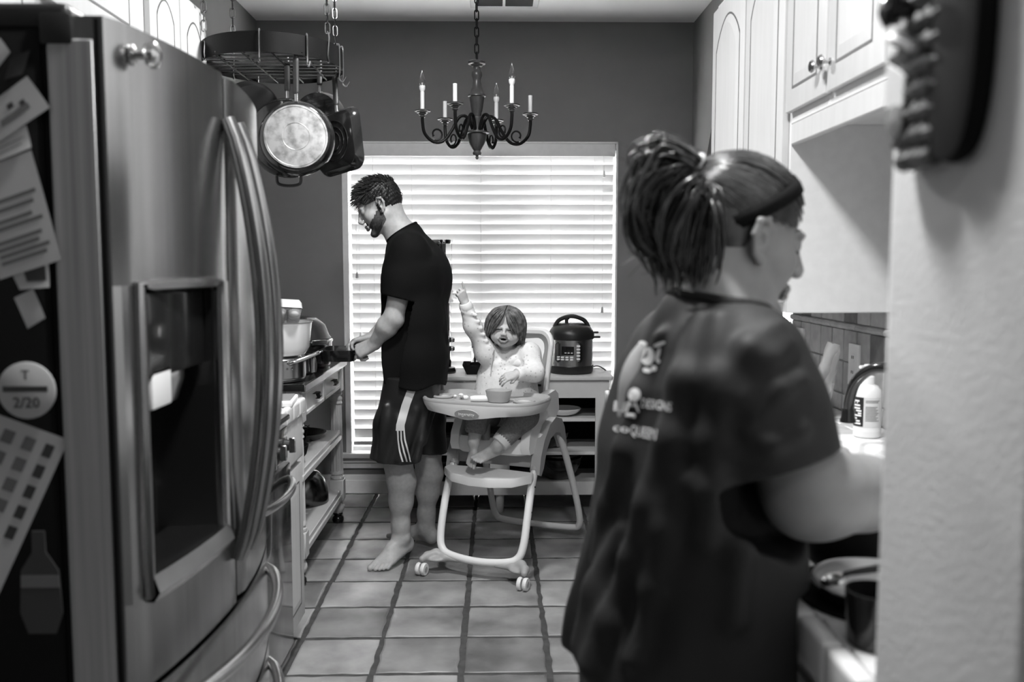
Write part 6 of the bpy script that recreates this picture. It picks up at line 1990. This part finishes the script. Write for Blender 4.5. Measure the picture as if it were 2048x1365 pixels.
KL.chain([hw(.05, .02, .66), kkn_b, kan_b], [.055, .042, .027], .02)
KL.cone(hw(0, 0, .66), hw(0, -.01, .88), .075, .07, .03)
LFa = Loc(KL, hframe(kan_a, at(940, 918, 3.93) - kan_a, (-.1, -.55, .85)), .56); make_foot(LFa, 1)
LFb = Loc(KL, hframe(kan_b, at(948, 908, 3.89) - kan_b, (.0, -.62, .78)), .60); make_foot(LFb, -1)
klv = KL.mesh(.0026)
def kid_pick(c):
    q = LK.inv(c); out = np.zeros(len(c), int)
    x, y, z = q[:, 0], np.abs(q[:, 1]), q[:, 2]
    e_ = (y / .0245) ** 2 + ((z + .0455) / .0165) ** 2
    out[(x > .070) & (e_ < 1.0)] = 1
    out[(x < .0805) & (x > .04) & (y < .0215) & (z > -.0525) & (z < -.0375)] = 2
    return out
kbody = np_mesh('body', [khv, kav, kbv, klv], 'skin_child', kid, ['lips', 'mouth_dark'], kid_pick)
for j in range(6):
    yy = -.010 + .004 * j
    MB().box(kh @ Vector((.0775 - .0006 * (j - 2.5) ** 2, yy, -.0515)), (.003, .0036, .0045), kh.to_3x3(), .0008).build('tooth', 'tooth', kbody)
ktree = BVHTree.FromPolygons([Vector(v) for v in khv[0]], [tuple(int(i) for i in q) for q in khv[1]])
def on_face(tree, mx, y, z, off=.0012):
    o_ = mx @ Vector((.3, y, z)); d_ = (mx.to_3x3() @ Vector((-1, 0, 0))).normalized()
    h_, n_, _, _ = tree.ray_cast(o_, d_)
    return h_ - d_ * off if h_ else mx @ Vector((.08, y, z))
for s in (-1, 1):
    pts = [on_face(ktree, kh, s * (.012 + .030 * t), -.001 - .004 * t + .002 * math.sin(PI * t), .0006) for t in [i / 8 for i in range(9)]]
    MB().tube(pts, [.0008, .0016, .0022, .0026, .0028, .0026, .0022, .0016, .0010], 6, flat=.6).build('eyelashes', 'mouth_dark', kbody)
# hair
kc = Body(); LKC = Loc(kc, kh)
LKC.ell((-.018, 0, .032), (.088, .078, .074), .02)
LKC.ell((-.045, 0, -.015), (.053, .074, .073), .03)
for s in (-1, 1):
    LKC.cone((-.010, .070 * s, .0), (-.022, .072 * s, -.072), .018, .012, .03)
def kid_cut(X, Y, Z):
    q = LK.inv(np.stack((X, Y, Z), -1).reshape(-1, 3))
    x, y, z = q[:, 0], q[:, 1], q[:, 2]
    wid = .004 + np.clip(.070 - z, 0, .2) * .50         # face opening, apex at the parting
    f = np.minimum(np.minimum((x - .008), wid - np.abs(y + .004)), .085 - z)
    return f.reshape(X.shape).astype(np.float32)
kcv = kc.mesh(.003, cut=kid_cut)
khr = np_mesh('hair', [kcv], 'hair_child', kid)
krn = random.Random(9)
TPL = [[(.060, .003, .092), (.086, .008, .068), (.092, .018, .042), (.089, .032, .014), (.081, .044, -.006)],
       [(.045, .003, .099), (.072, .036, .083), (.068, .065, .045), (.054, .080, .0), (.044, .083, -.050)],
       [(.012, .003, .107), (.022, .052, .090), (.016, .083, .040), (.008, .092, -.020), (.002, .090, -.078)],
       [(-.03, .003, .108), (-.045, .052, .088), (-.060, .082, .030), (-.064, .085, -.03), (-.058, .078, -.088)],
       [(-.06, .003, .100), (-.10, .022, .062), (-.114, .032, 0), (-.108, .034, -.05), (-.095, .028, -.095)]]
kc_ = []
for i in range(760):
    s = krn.choice((-1, 1)); t = krn.random() ** 1.25 * 4
    a_ = min(3, int(t)); u = t - a_
    f = 1 + krn.uniform(-.015, .035); e_ = krn.uniform(.75, 1.08)
    jit = Vector((krn.uniform(-.004, .004), krn.uniform(-.004, .004), krn.uniform(-.003, .003)))
    pts = []
    for p0, p1 in zip(TPL[a_], TPL[a_ + 1]):
        v = Vector(p0).lerp(Vector(p1), u)
        pts.append(Vector((v.x * f, s * v.y * f - .004, v.z if v.z > .09 else .09 - (.09 - v.z) * e_)) + jit * (0 if p0 is TPL[a_][0] else 1))
    kc_.append([kh @ p for p in spline(pts, 3)])
strands('hair_locks', kc_, lambda: krn.uniform(.0012, .0026), 'hair_child_strand', khr)
# hoodie
H = Body()
for a_ in (-.050, 0, .050):
    H.chain([hw(a_ * .9, -.008, .945), hw(a_, .0, .87), hw(a_ * 1.1, .004, .76), hw(a_ * 1.15, .004, .655)], [.052, .078, .086, .090], .06)
H.ell(hw(0, .006, .80), (.112, .098, .155), np.array(Matrix.Rotation(HA, 3, 'Z')), .06)
H.cone(hw(-.012, .092, .93), hw(-.02, .098, .70), .010, .012, .02)            # zipper placket
H.chain([ksh_r, kel_r, kwr_r.lerp(kel_r, .12)], [.042, .037, .030], .03)
H.cone(hw(-.03, 0, .935), ksh_r, .050, .044, .05)
H.chain([ksh_l, kel_l, kwr_l.lerp(kel_l, .12)], [.044, .041, .031], .03)
H.cone(hw(.03, 0, .935), ksh_l, .050, .046, .05)
H.chain([hw(-.06, -.02, .985), hw(0, -.055, .985), hw(.07, -.03, .985), hw(.10, .02, .965)], [.022, .032, .030, .020], .014)
H.chain([hw(-.06, -.02, .985), hw(-.05, .04, .965), hw(-.02, .075, .935)], [.018, .016, .012], .02)
H.chain([hw(.10, .02, .965), hw(.06, .065, .955), hw(-.01, .085, .935)], [.016, .016, .012], .02)
for w_, e_ in ((kwr_r, kel_r), (kwr_l, kel_l)):
    d_ = (w_ - e_).normalized()
    H.cone(w_ - d_ * .004, w_ + d_ * .05, .0215, .0225, .004, True)
for i in range(6):                                           # sleeve wrinkles
    t = .15 + .13 * i
    p = ksh_r.lerp(kwr_r, t); H.cone(p + Vector((-.03, -.025, .012)), p + Vector((.03, -.03, -.006)), .006, .008, .012)
for i in range(4):
    p = kel_l.lerp(ksh_l, .1 + .2 * i); H.cone(p + Vector((-.03, -.04, .004)), p + Vector((.03, -.025, .010)), .006, .008, .012)
def hood_cut(X, Y, Z):
    out = np.full(X.shape, -1.0, np.float32)
    for w_, e_ in ((kwr_r, kel_r), (kwr_l, kel_l)):
        d_ = np.array((w_ - e_).normalized()); w0 = np.array(w_)
        t = (X - w0[0]) * d_[0] + (Y - w0[1]) * d_[1] + (Z - w0[2]) * d_[2]
        near = (X - w0[0]) ** 2 + (Y - w0[1]) ** 2 + (Z - w0[2]) ** 2 < .075 ** 2
        out = np.maximum(out, np.where(near, t - .004, -1.0))
    return np.maximum(out, (.648 - Z).astype(np.float32))
hvv = H.mesh(.0034, cut=hood_cut)
hd_ = np_mesh('hoodie', [(relax(hvv[0], hvv[1], 1), hvv[1])], 'hoodie_spots', kid)
for w_, e_ in ((kwr_r, kel_r), (kwr_l, kel_l)):
    d_ = (w_ - e_).normalized()
    MB().tube([w_ - d_ * .030, w_ - d_ * .024, w_ - d_ * .004, w_ + d_ * .003], [.0300, .0325, .0300, .0255], 20).build('sleeve_cuff', 'cuff_pale', hd_)
hood = Body()
hood.chain([hw(-.058, .05, .948), hw(-.072, .0, .968), hw(-.07, -.045, .978), hw(-.02, -.075, .985), hw(.05, -.065, .985), hw(.105, -.02, .972), hw(.120, .02, .955), hw(.085, .065, .945), hw(.02, .088, .925)], [.010, .014, .018, .026, .028, .022, .018, .015, .009], .02)
hdv = hood.mesh(.0035)
np_mesh('hood', [hdv], 'hoodie_spots', hd_)
htree = bvh(hd_)
zl_ = []
for t in [i / 14 for i in range(15)]:
    q = decal_quad(htree, [(988 - 6 * t, 700 + 52 * t), (989 - 6 * t, 700 + 52 * t), (989 - 6 * t, 701 + 52 * t), (988 - 6 * t, 701 + 52 * t)], 1, 1, .002)
    zl_.append(q[0][0])
MB().tube(zl_, .0026, 6).build('zipper', 'grey_plastic', hd_)
MB().tube([zl_[0], zl_[0] + Vector((-.004, -.006, -.012)), zl_[0] + Vector((-.006, -.007, -.022))], .0032, 7, flat=.5).build('zipper_pull', 'midgrey_plastic', hd_)
# trousers
T = Body()
ca_, cb_ = kkn_a.lerp(kan_a, .62), kkn_b.lerp(kan_b, .80)
T.chain([hw(-.05, .0, .67), kkn_a, ca_], [.068, .058, .048], .03)
T.chain([hw(.05, .0, .67), kkn_b, cb_], [.068, .058, .044], .03)
T.cone(hw(-.03, -.01, .66), hw(.03, -.01, .66), .08, .08, .03)
for p, q, n_ in ((kkn_a, ca_, 3), (kkn_b, cb_, 2)):
    for i in range(n_):
        c_ = p.lerp(q, .35 + .25 * i); T.cone(c_ + Vector((-.035, -.035, 0)), c_ + Vector((.035, -.035, .004)), .010, .010, .012)
def tr_cut(X, Y, Z):
    out = np.full(X.shape, -1.0, np.float32)
    for e_, w_ in ((kkn_a, ca_), (kkn_b, cb_)):
        d_ = np.array((w_ - e_).normalized()); w0 = np.array(w_)
        t = (X - w0[0]) * d_[0] + (Y - w0[1]) * d_[1] + (Z - w0[2]) * d_[2]
        near = (X - w0[0]) ** 2 + (Y - w0[1]) ** 2 + (Z - w0[2]) ** 2 < .085 ** 2
        out = np.maximum(out, np.where(near, t, -1.0))
    return out
tv = T.mesh(.0038, cut=tr_cut)
pants = np_mesh('trousers', [(relax(tv[0], tv[1], 1), tv[1])], 'baby_pants', kid)
dcb = (kan_b - kkn_b).normalized()
MB().tube([cb_ - dcb * .012, cb_ + dcb * .006, cb_ + dcb * .020, cb_ + dcb * .024], [.045, .044, .041, .034], 22).build('cuff', 'cuff_pale', pants)
dca = (kan_a - kkn_a).normalized()
MB().tube([ca_ - dca * .012, ca_ + dca * .006, ca_ + dca * .014], [.049, .047, .040], 22).build('cuff', 'baby_pants', pants)
# ================================================================== THE WOMAN
wo = thing('person', 'woman with ponytail and dark printed t-shirt at the sink counter in the foreground', 'person', (0.30, 1.38, 0))
wh_ = hframe(Vector((0.393, 1.440, 1.442)), (0.96, 0.23, -0.17), (0.16, 0.03, 0.98))
W = Body(); LW = Loc(W, wh_, 1.0)
adult_head(LW, False)
wn = Vector((0.325, 1.375, 1.298))
W.cone(LW.p((-.050, 0, -.030)), wn, .050, .056, .03)
W.cone(LW.p((-.015, 0, -.065)), wn + Vector((.035, .012, -.005)), .044, .052, .03)
W.cone(wn, wn + Vector((0, 0, -.12)), .055, .08, .04)
whv = W.mesh(.0026)
FWD, LEFT = Vector((.99, .12, 0)), Vector((-.12, .99, 0))
rs_, re_, rw_ = Vector((.352, 1.235, 1.262)), Vector((.428, 1.215, 1.085)), Vector((.665, 1.385, 1.038))
WA = Body()
WA.chain([rs_, rs_.lerp(re_, .55), re_], [.056, .052, .046], .02)
WA.chain([re_, re_.lerp(rw_, .22), re_.lerp(rw_, .5), rw_], [.048, .049, .045, .030], .05)
WA.ell(re_ + Vector((.01, -.004, -.006)), (.044, .042, .042), None, .05)
LWh = Loc(WA, hframe(rw_, (.82, .52, -.15), (-.25, .10, .95)), .93)
make_hand(LWh, [(30, 40, 25)] * 4, side=1)
wav = WA.mesh(.0032)
WB_ = Body()
ls_, le_, lw_ = Vector((.312, 1.515, 1.250)), Vector((.39, 1.63, 1.06)), Vector((.58, 1.70, 1.05))
WB_.chain([ls_, ls_.lerp(le_, .55), le_, le_.lerp(lw_, .35), lw_], [.046, .046, .046, .048, .031], .02)
LWl = Loc(WB_, hframe(lw_, (.97, .05, -.15), (-.2, .0, .95)), .93)
make_hand(LWl, [(30, 40, 25)] * 4, side=-1)
wbv = WB_.mesh(.005)
WC = Body()
WC.cone((.30, 1.38, 1.20), (.29, 1.38, .90), .11, .12, .04)
for s in (-1, 1):
    h_ = Vector((.285, 1.38, .85)) + LEFT * .08 * s
    k_ = Vector((.295, 1.38, .48)) + LEFT * .085 * s
    a_ = Vector((.275, 1.38, .088)) + LEFT * .09 * s
    WC.chain([h_, k_, k_.lerp(a_, .3), a_], [.085, .060, .056, .036], .03)
    LFw = Loc(WC, hframe(a_, FWD, (0, 0, 1)), 0.98); LFw.s = .088 / .0855
    make_foot(LFw, -s)
wcv = WC.mesh(.006)
wbody = np_mesh('body', [whv, wav, wbv, wcv], 'skin_woman', wo)
wtree = BVHTree.FromPolygons([Vector(v) for v in whv[0]], [tuple(int(i) for i in q) for q in whv[1]])
wm = Matrix.Translation(wh_.translation) @ wh_.to_3x3().to_4x4() @ Matrix.Diagonal((1, 1, 1, 1))
for s in (-1, 1):
    pts = [on_face(wtree, wm, s * (.018 + .028 * t), -.008 - .003 * t, .0012) for t in [i / 6 for i in range(7)]]
    MB().tube(pts, [.0008, .0016, .002, .0022, .002, .0016, .001], 6).build('eyelashes', 'mouth_dark', wbody)
    pts = [on_face(wtree, wm, s * (.014 + .032 * t), .020 + .005 * math.sin(PI * t), .0008) for t in [i / 6 for i in range(7)]]
    MB().tube(pts, [.001, .0022, .0026, .0026, .0022, .0016, .001], 6, flat=.6).build('eyebrow', 'hair_brown', wbody)
# trousers
WT = Body()
WT.cone(Vector((.285, 1.38, .86)) + LEFT * .07, Vector((.285, 1.38, .86)) - LEFT * .07, .115, .115, .03)
for s in (-1, 1):
    WT.chain([Vector((.285, 1.38, .82)) + LEFT * .08 * s, Vector((.297, 1.38, .48)) + LEFT * .085 * s, Vector((.275, 1.38, .10)) + LEFT * .09 * s], [.105, .078, .058], .02)
wtv = WT.mesh(.006, cut=lambda X, Y, Z: (.085 - Z).astype(np.float32))
np_mesh('trousers', [wtv], 'black_matte', wo)
# t-shirt: base, then folds laid on it
def shirt_body():
    S = Body()
    cl = [(Vector((.322, 1.375, 1.262)), .070, .082), (Vector((.318, 1.375, 1.21)), .099, .092), (Vector((.311, 1.378, 1.10)), .120, .089), (Vector((.304, 1.380, .95)), .131, .085), (Vector((.291, 1.380, .82)), .147, .085), (Vector((.278, 1.380, .70)), .156, .085)]
    for s in (-1, 0, 1):
        S.chain([c + LEFT * w_ * s for c, r_, w_ in cl], [r_ for c, r_, w_ in cl], .05)
    S.cone(wn + Vector((-.006, 0, .012)), wn + Vector((-.004, 0, -.05)), .070, .088, .03)
    S.cone(wn + Vector((0, 0, -.03)), rs_ + Vector((-.005, .01, .0)), .066, .072, .05)
    S.cone(wn + Vector((0, 0, -.03)), ls_ + Vector((-.005, -.01, .0)), .062, .062, .05)
    e1 = Vector((.392, 1.215, 1.125)); e2 = Vector((.35, 1.585, 1.13))
    S.chain([rs_, rs_.lerp(e1, .5), e1], [.074, .080, .084], .035)
    S.chain([ls_, ls_.lerp(e2, .5), e2], [.064, .070, .078], .035)
    return S, e1, e2
S0, e1, e2 = shirt_body()
rows = lambda pts, r0, r1: None
def wcut(X, Y, Z):
    hem = (.755 + .02 * np.sin(X * 21 + Y * 17)) - Z
    nx, nz = .30, .95
    neck = (Z - 1.350) * .96 + (X - .322) * .22 + (Y - 1.375) * .02
    sl = np.full(X.shape, -1.0)
    for a_, b_, c_ in ((rs_, e1, -1), (ls_, e2, 1)):
        d_ = np.array((b_ - a_).normalized()); b0 = np.array(b_); a0 = np.array(a_)
        if c_ < 0: d_ = np.array(Vector((.30, -.12, -.95)).normalized())
        t = (X - b0[0]) * d_[0] + (Y - b0[1]) * d_[1] + (Z - b0[2]) * d_[2]
        near = ((X - b0[0]) ** 2 + (Y - b0[1]) ** 2 + (Z - b0[2]) ** 2 < .125 ** 2) & ((((Y - 1.375) * c_) * .99 + (X - .31) * (-.12) * c_) > .122)
        sl = np.maximum(sl, np.where(near, t, -1.0))
    belly = np.where(Z < .935, X - .4155, -1.0)
    return np.maximum(np.maximum(np.maximum(hem, neck), sl), belly).astype(np.float32)
b0v = S0.mesh(.008, cut=wcut)
t0_ = BVHTree.FromPolygons([Vector(v) for v in b0v[0]], [tuple(int(i) for i in q) for q in b0v[1]])
def surf(px, py):
    o = Vector((0, 0, CAM_H)); d = (at(px, py, 1.0) - o).normalized()
    h_, n_, _, _ = t0_.ray_cast(o, d)
    return h_
S1, e1, e2 = shirt_body()
folds = [([(1400, 640), (1370, 760), (1345, 880), (1300, 1010), (1262, 1120), (1225, 1240), (1195, 1330)], .014),
         ([(1320, 680), (1285, 790), (1255, 900), (1222, 1010), (1195, 1120)], .013),
         ([(1440, 640), (1432, 760), (1425, 880), (1420, 980), (1412, 1080)], .012),
         ([(1360, 960), (1330, 1060), (1300, 1180), (1270, 1320)], .012),
         ([(1245, 1060), (1205, 1180), (1175, 1290)], .013),
         ([(1500, 980), (1480, 1100), (1470, 1240)], .010),
         ([(1555, 655), (1500, 700), (1450, 790), (1440, 880)], .012),
         ([(1575, 690), (1540, 720), (1490, 800)], .010),
         ([(1470, 900), (1540, 890), (1600, 860)], .009),
         ([(1600, 760), (1560, 780), (1500, 860)], .009)]
for fi, (pts, r_) in enumerate(folds):
    if fi >= 6: r_ *= .72
    P = [surf(*p) for p in pts]
    P = [p for p in P if p is not None]
    for i in range(len(P) - 1):
        S1.cone(P[i], P[i + 1], r_ * (.9 if i == 0 else 1.45), r_ * 1.45, .022)
e_d = (e1 - rs_).normalized()
S1.cone(e1 - e_d * .035, e1 + e_d * .06, .066, .074, .012, True)
def drape(X, Y, Z):
    phi = np.arctan2(Y - 1.38, -(X - .29))
    a = np.clip((1.13 - Z) / .25, 0, 1); a = a * a * (3 - 2 * a)
    w = phi * 7.5 + 1.3 * np.sin(phi * 3 + Z * 7) + 4.5 * (Z - 1.0) * np.sin(phi * 1.3)
    f = np.sin(w); f = np.sign(f) * np.abs(f) ** 1.3
    arm = np.clip(((X - .36) * .6 - (Y - 1.27)) / .05, 0, 1)      # leave the sleeve alone
    return (-.0085 * a * f * (1 - arm)).astype(np.float32)
swv = S1.mesh(.0042, cut=wcut, disp=drape)
ws = np_mesh('t_shirt', [(relax(swv[0], swv[1], 5), swv[1])], 'shirt_charcoal', wo)
collar('neckband', swv[0], lambda X, Y, Z: (Z - 1.350) * .96 + (X - .322) * .22 + (Y - 1.375) * .02, (.322, 1.375, 1.35), 'shirt_charcoal', ws, r=.008)
wst = bvh(ws)
o_, d_ = Vector((0, 0, CAM_H)), None
def on_shirt(px, py, off=.0016):
    for k in range(30):                       # slide inwards until the cloth is met
        d = (at(px + 12 + 3 * k, py, 1.0) - o_).normalized()
        h_, n_, _, _ = wst.ray_cast(o_, d)
        if h_ is not None and h_.y < 1.75:
            return h_ + (n_ if n_.dot(d) < 0 else -n_) * off
    return at(px + 60, py, 1.36)
# collar rib and sleeve hem
col = []
# back print: emblem and lettering
def print_text(body, quad, name='printed_lettering', m_='print_white'):
    t = text_mesh(name, body, 1.0, Matrix.Identity(4), m_, ws, thick=0.0)
    vs = np.array([v.co[:2] for v in t.data.vertices])
    lo, hi = vs.min(0), vs.max(0)
    # subdivide for the curved cloth
    bm = bmesh.new(); bm.from_mesh(t.data)
    bmesh.ops.triangulate(bm, faces=bm.faces)
    q = [Vector((a, b, 0)) for a, b in quad]
    for v in bm.verts:
        u, w_ = (v.co.x - lo[0]) / (hi[0] - lo[0]), 1 - (v.co.y - lo[1]) / (hi[1] - lo[1])
        p = q[0] * (1 - u) * (1 - w_) + q[1] * u * (1 - w_) + q[2] * u * w_ + q[3] * (1 - u) * w_
        v.co = on_shirt(p.x, p.y)
    bm.to_mesh(t.data); bm.free()
    t.matrix_parent_inverse = wmat(ws).inverted()
    t.matrix_parent_inverse = Matrix.Identity(4) if False else wmat(ws).inverted()
    return t
def print_poly(pts, name='printed_mark', m_='print_white'):
    P = [on_shirt(*p) for p in pts]
    n = len(P); c = on_shirt(sum(p[0] for p in pts) / n, sum(p[1] for p in pts) / n)
    MB().add([c] + P, [(0, i + 1, (i + 1) % n + 1) for i in range(n)]).build(name, m_, ws, smooth=False)
def blob(cx, cy, rx, ry, rot=0.0, n=18, **k):
    print_poly([(cx + rx * math.cos(a) * math.cos(rot) - ry * math.sin(a) * math.sin(rot), cy + rx * math.cos(a) * math.sin(rot) + ry * math.sin(a) * math.cos(rot)) for a in [2 * PI * i / n for i in range(n)]], **k)
blob(1285, 714, 13, 18, .1)
for cx, cy, rx, ry, rt in ((1276, 688, 9, 5, .2), (1308, 690, 13, 4, -.35), (1268, 712, 4, 13, .2), (1305, 710, 4, 14, .3), (1262, 726, 5, 5, 0), (1306, 724, 4, 4, 0), (1283, 742, 9, 5, .2), (1297, 738, 6, 6, 0)):
    blob(cx, cy, rx, ry, rt, 10)
blob(1258, 790, 12, 13, .3)
print_text('A', [(1240, 785), (1268, 785), (1268, 825), (1240, 825)])
print_text('BLUE', [(1219, 803), (1246, 806), (1242, 826), (1217, 822)])
print_text('DESIGNS', [(1273, 797), (1333, 806), (1331, 824), (1271, 815)])
print_text('co', [(1217, 852), (1247, 856), (1246, 867), (1216, 863)])
print_text('QUEEN', [(1251, 850), (1304, 860), (1300, 885), (1249, 874)])
print_poly([(1241, 826), (1260, 829), (1259, 837), (1240, 834)])
# hair
wc_ = Body(); LWC = Loc(wc_, wh_, 1.0)
LWC.ell((-.014, 0, .044), (.102, .081, .084), .02)
LWC.ell((-.048, 0, .012), (.070, .075, .074), .02)
def zb(x):
    return np.interp(x, [-.12, -.085, -.055, -.030, -.010, .020, .055, .075, .10], [-.095, -.092, -.080, -.040, .026, .026, .026, .048, .075])
def wo_cut(X, Y, Z):
    q = LW.inv(np.stack((X, Y, Z), -1).reshape(-1, 3))
    x, y, z = q[:, 0], np.abs(q[:, 1]), q[:, 2]
    face = (x - .066) * 1.0 - (z - .064) * .75
    return np.maximum(face, zb(x) - z).reshape(X.shape).astype(np.float32)
wcv2 = wc_.mesh(.003, cut=wo_cut)
whr = np_mesh('hair', [wcv2], 'hair_brown', wo)
wr_ = random.Random(12)
ES = Vector((.104, .083, .086)); EC = Vector((-.014, 0, .044))
Sdir = Vector((-.90, 0, .43)).normalized()
def skull(d, f=1.0):
    r_ = 1 / math.sqrt((d.x / ES.x) ** 2 + (d.y / ES.y) ** 2 + (d.z / ES.z) ** 2)
    return EC + d * r_ * f
cur = []
for i in range(1300):
    sd_ = wr_.choice((-1, 1))
    if wr_.random() < .3:
        yy = wr_.uniform(-.06, .06); p0 = Vector((.085 - .3 * abs(yy), yy, .072 - .25 * abs(yy) + wr_.uniform(0, .02)))
    else:
        x0 = wr_.uniform(-.09, .068); z0 = float(zb(x0)) + wr_.uniform(-.004, .016)
        k0 = 1 - ((x0 - EC.x) / ES.x) ** 2 - ((z0 - EC.z) / ES.z) ** 2
        p0 = Vector((x0, sd_ * ES.y * math.sqrt(max(.02, k0)), z0))
    d0 = (p0 - EC).normalized()
    st = wr_.uniform(0, .5) * (wr_.random() > .45)
    pts = []
    for k in range(9):
        t = st + (1 - st) * k / 8
        d = d0.slerp(Sdir, t)
        f = 1.015 + .03 * math.sin(PI * t) * wr_.uniform(.4, 1.2)
        pts.append(wm @ skull(d, f))
    cur.append(pts)
strands('swept_back_locks', cur, lambda: wr_.uniform(.0010, .0024), 'hair_brown_strand', whr)
SP_ = wm @ skull(Sdir, 1.06)
guides = [[(1375, 322), (1340, 295), (1305, 285), (1285, 310), (1292, 340)], [(1365, 325), (1322, 302), (1290, 345), (1272, 405), (1282, 460)], [(1365, 350), (1315, 385), (1285, 435), (1300, 485), (1345, 520)],
          [(1370, 370), (1335, 425), (1318, 485), (1335, 545), (1338, 592)], [(1388, 385), (1368, 450), (1360, 520), (1358, 580)], [(1402, 395), (1402, 460), (1400, 520), (1388, 570)], [(1360, 335), (1300, 355), (1270, 415), (1278, 475), (1325, 520)], [(1412, 400), (1425, 450), (1428, 510), (1415, 555)]]
G3 = []
for gi, g in enumerate(guides):
    G3.append(spline([SP_] + [at(x, y, 1.315 + .012 * (gi % 3)) for x, y in g], 4))
cur = []
for i in range(1100):
    g1, g2 = wr_.choice(G3), wr_.choice(G3); u = wr_.random() * .55
    if g1 is g2: u = 0
    n_ = min(len(g1), len(g2))
    off = Vector((wr_.gauss(0, .008), wr_.gauss(0, .018), wr_.gauss(0, .008)))
    e_ = wr_.uniform(.75, 1.0)
    m_ = max(6, int(n_ * e_))
    pts = []
    for k in range(m_):
        w_ = min(1, k / 4)
        pts.append(g1[k].lerp(g2[k], u) + off * w_ + Vector((wr_.uniform(-.001, .001), 0, wr_.uniform(-.001, .001))))
    cur.append(pts)
strands('ponytail', cur, lambda: wr_.uniform(.0014, .0034), 'hair_brown_strand', whr)
cur = []
for i in range(46):
    x0, y0 = wr_.choice([(1285, 430), (1300, 320), (1345, 560), (1275, 380), (1320, 500), (1330, 290)])
    x0 += wr_.uniform(-15, 15); y0 += wr_.uniform(-20, 20)
    dx, dy = wr_.uniform(-75, 5), wr_.uniform(-30, 60)
    cur.append(spline([at(x0, y0, 1.33), at(x0 + dx * .5, y0 + dy * .3, 1.33), at(x0 + dx, y0 + dy, 1.335)], 4))
strands('stray_hairs', cur, .0006, 'hair_brown_strand', whr)
MB().tube([SP_ + wm.to_3x3() @ (Vector((.52 * .026 * math.cos(a), .026 * math.sin(a), .86 * .026 * math.cos(a)))) for a in [2 * PI * i / 20 for i in range(20)]], .005, 8, closed=True).build('hair_tie', 'grey_plastic', wo)
vv = Vector((.80, 0, .60)); bd = [[], []]
for i in range(41):
    th = R(-150 + 300 * i / 40)
    for k, sgn in ((0, -1), (1, 1)):
        d = (vv * math.cos(th) + Vector((0, 1, 0)) * math.sin(th) + Vector((.60, 0, -.80)) * (.13 * sgn + .04 * abs(math.sin(th)))).normalized()
        bd[k].append(wm @ skull(d, 1.07))
g = [bd[0], [(a + b) / 2 + (((a + b) / 2) - (wm @ EC)).normalized() * .002 for a, b in zip(*bd)], bd[1]]
hb_ = MB().sheet(g).build('headband', 'shirt_black', wo)
sm = hb_.modifiers.new('thickness', 'SOLIDIFY'); sm.thickness = .003
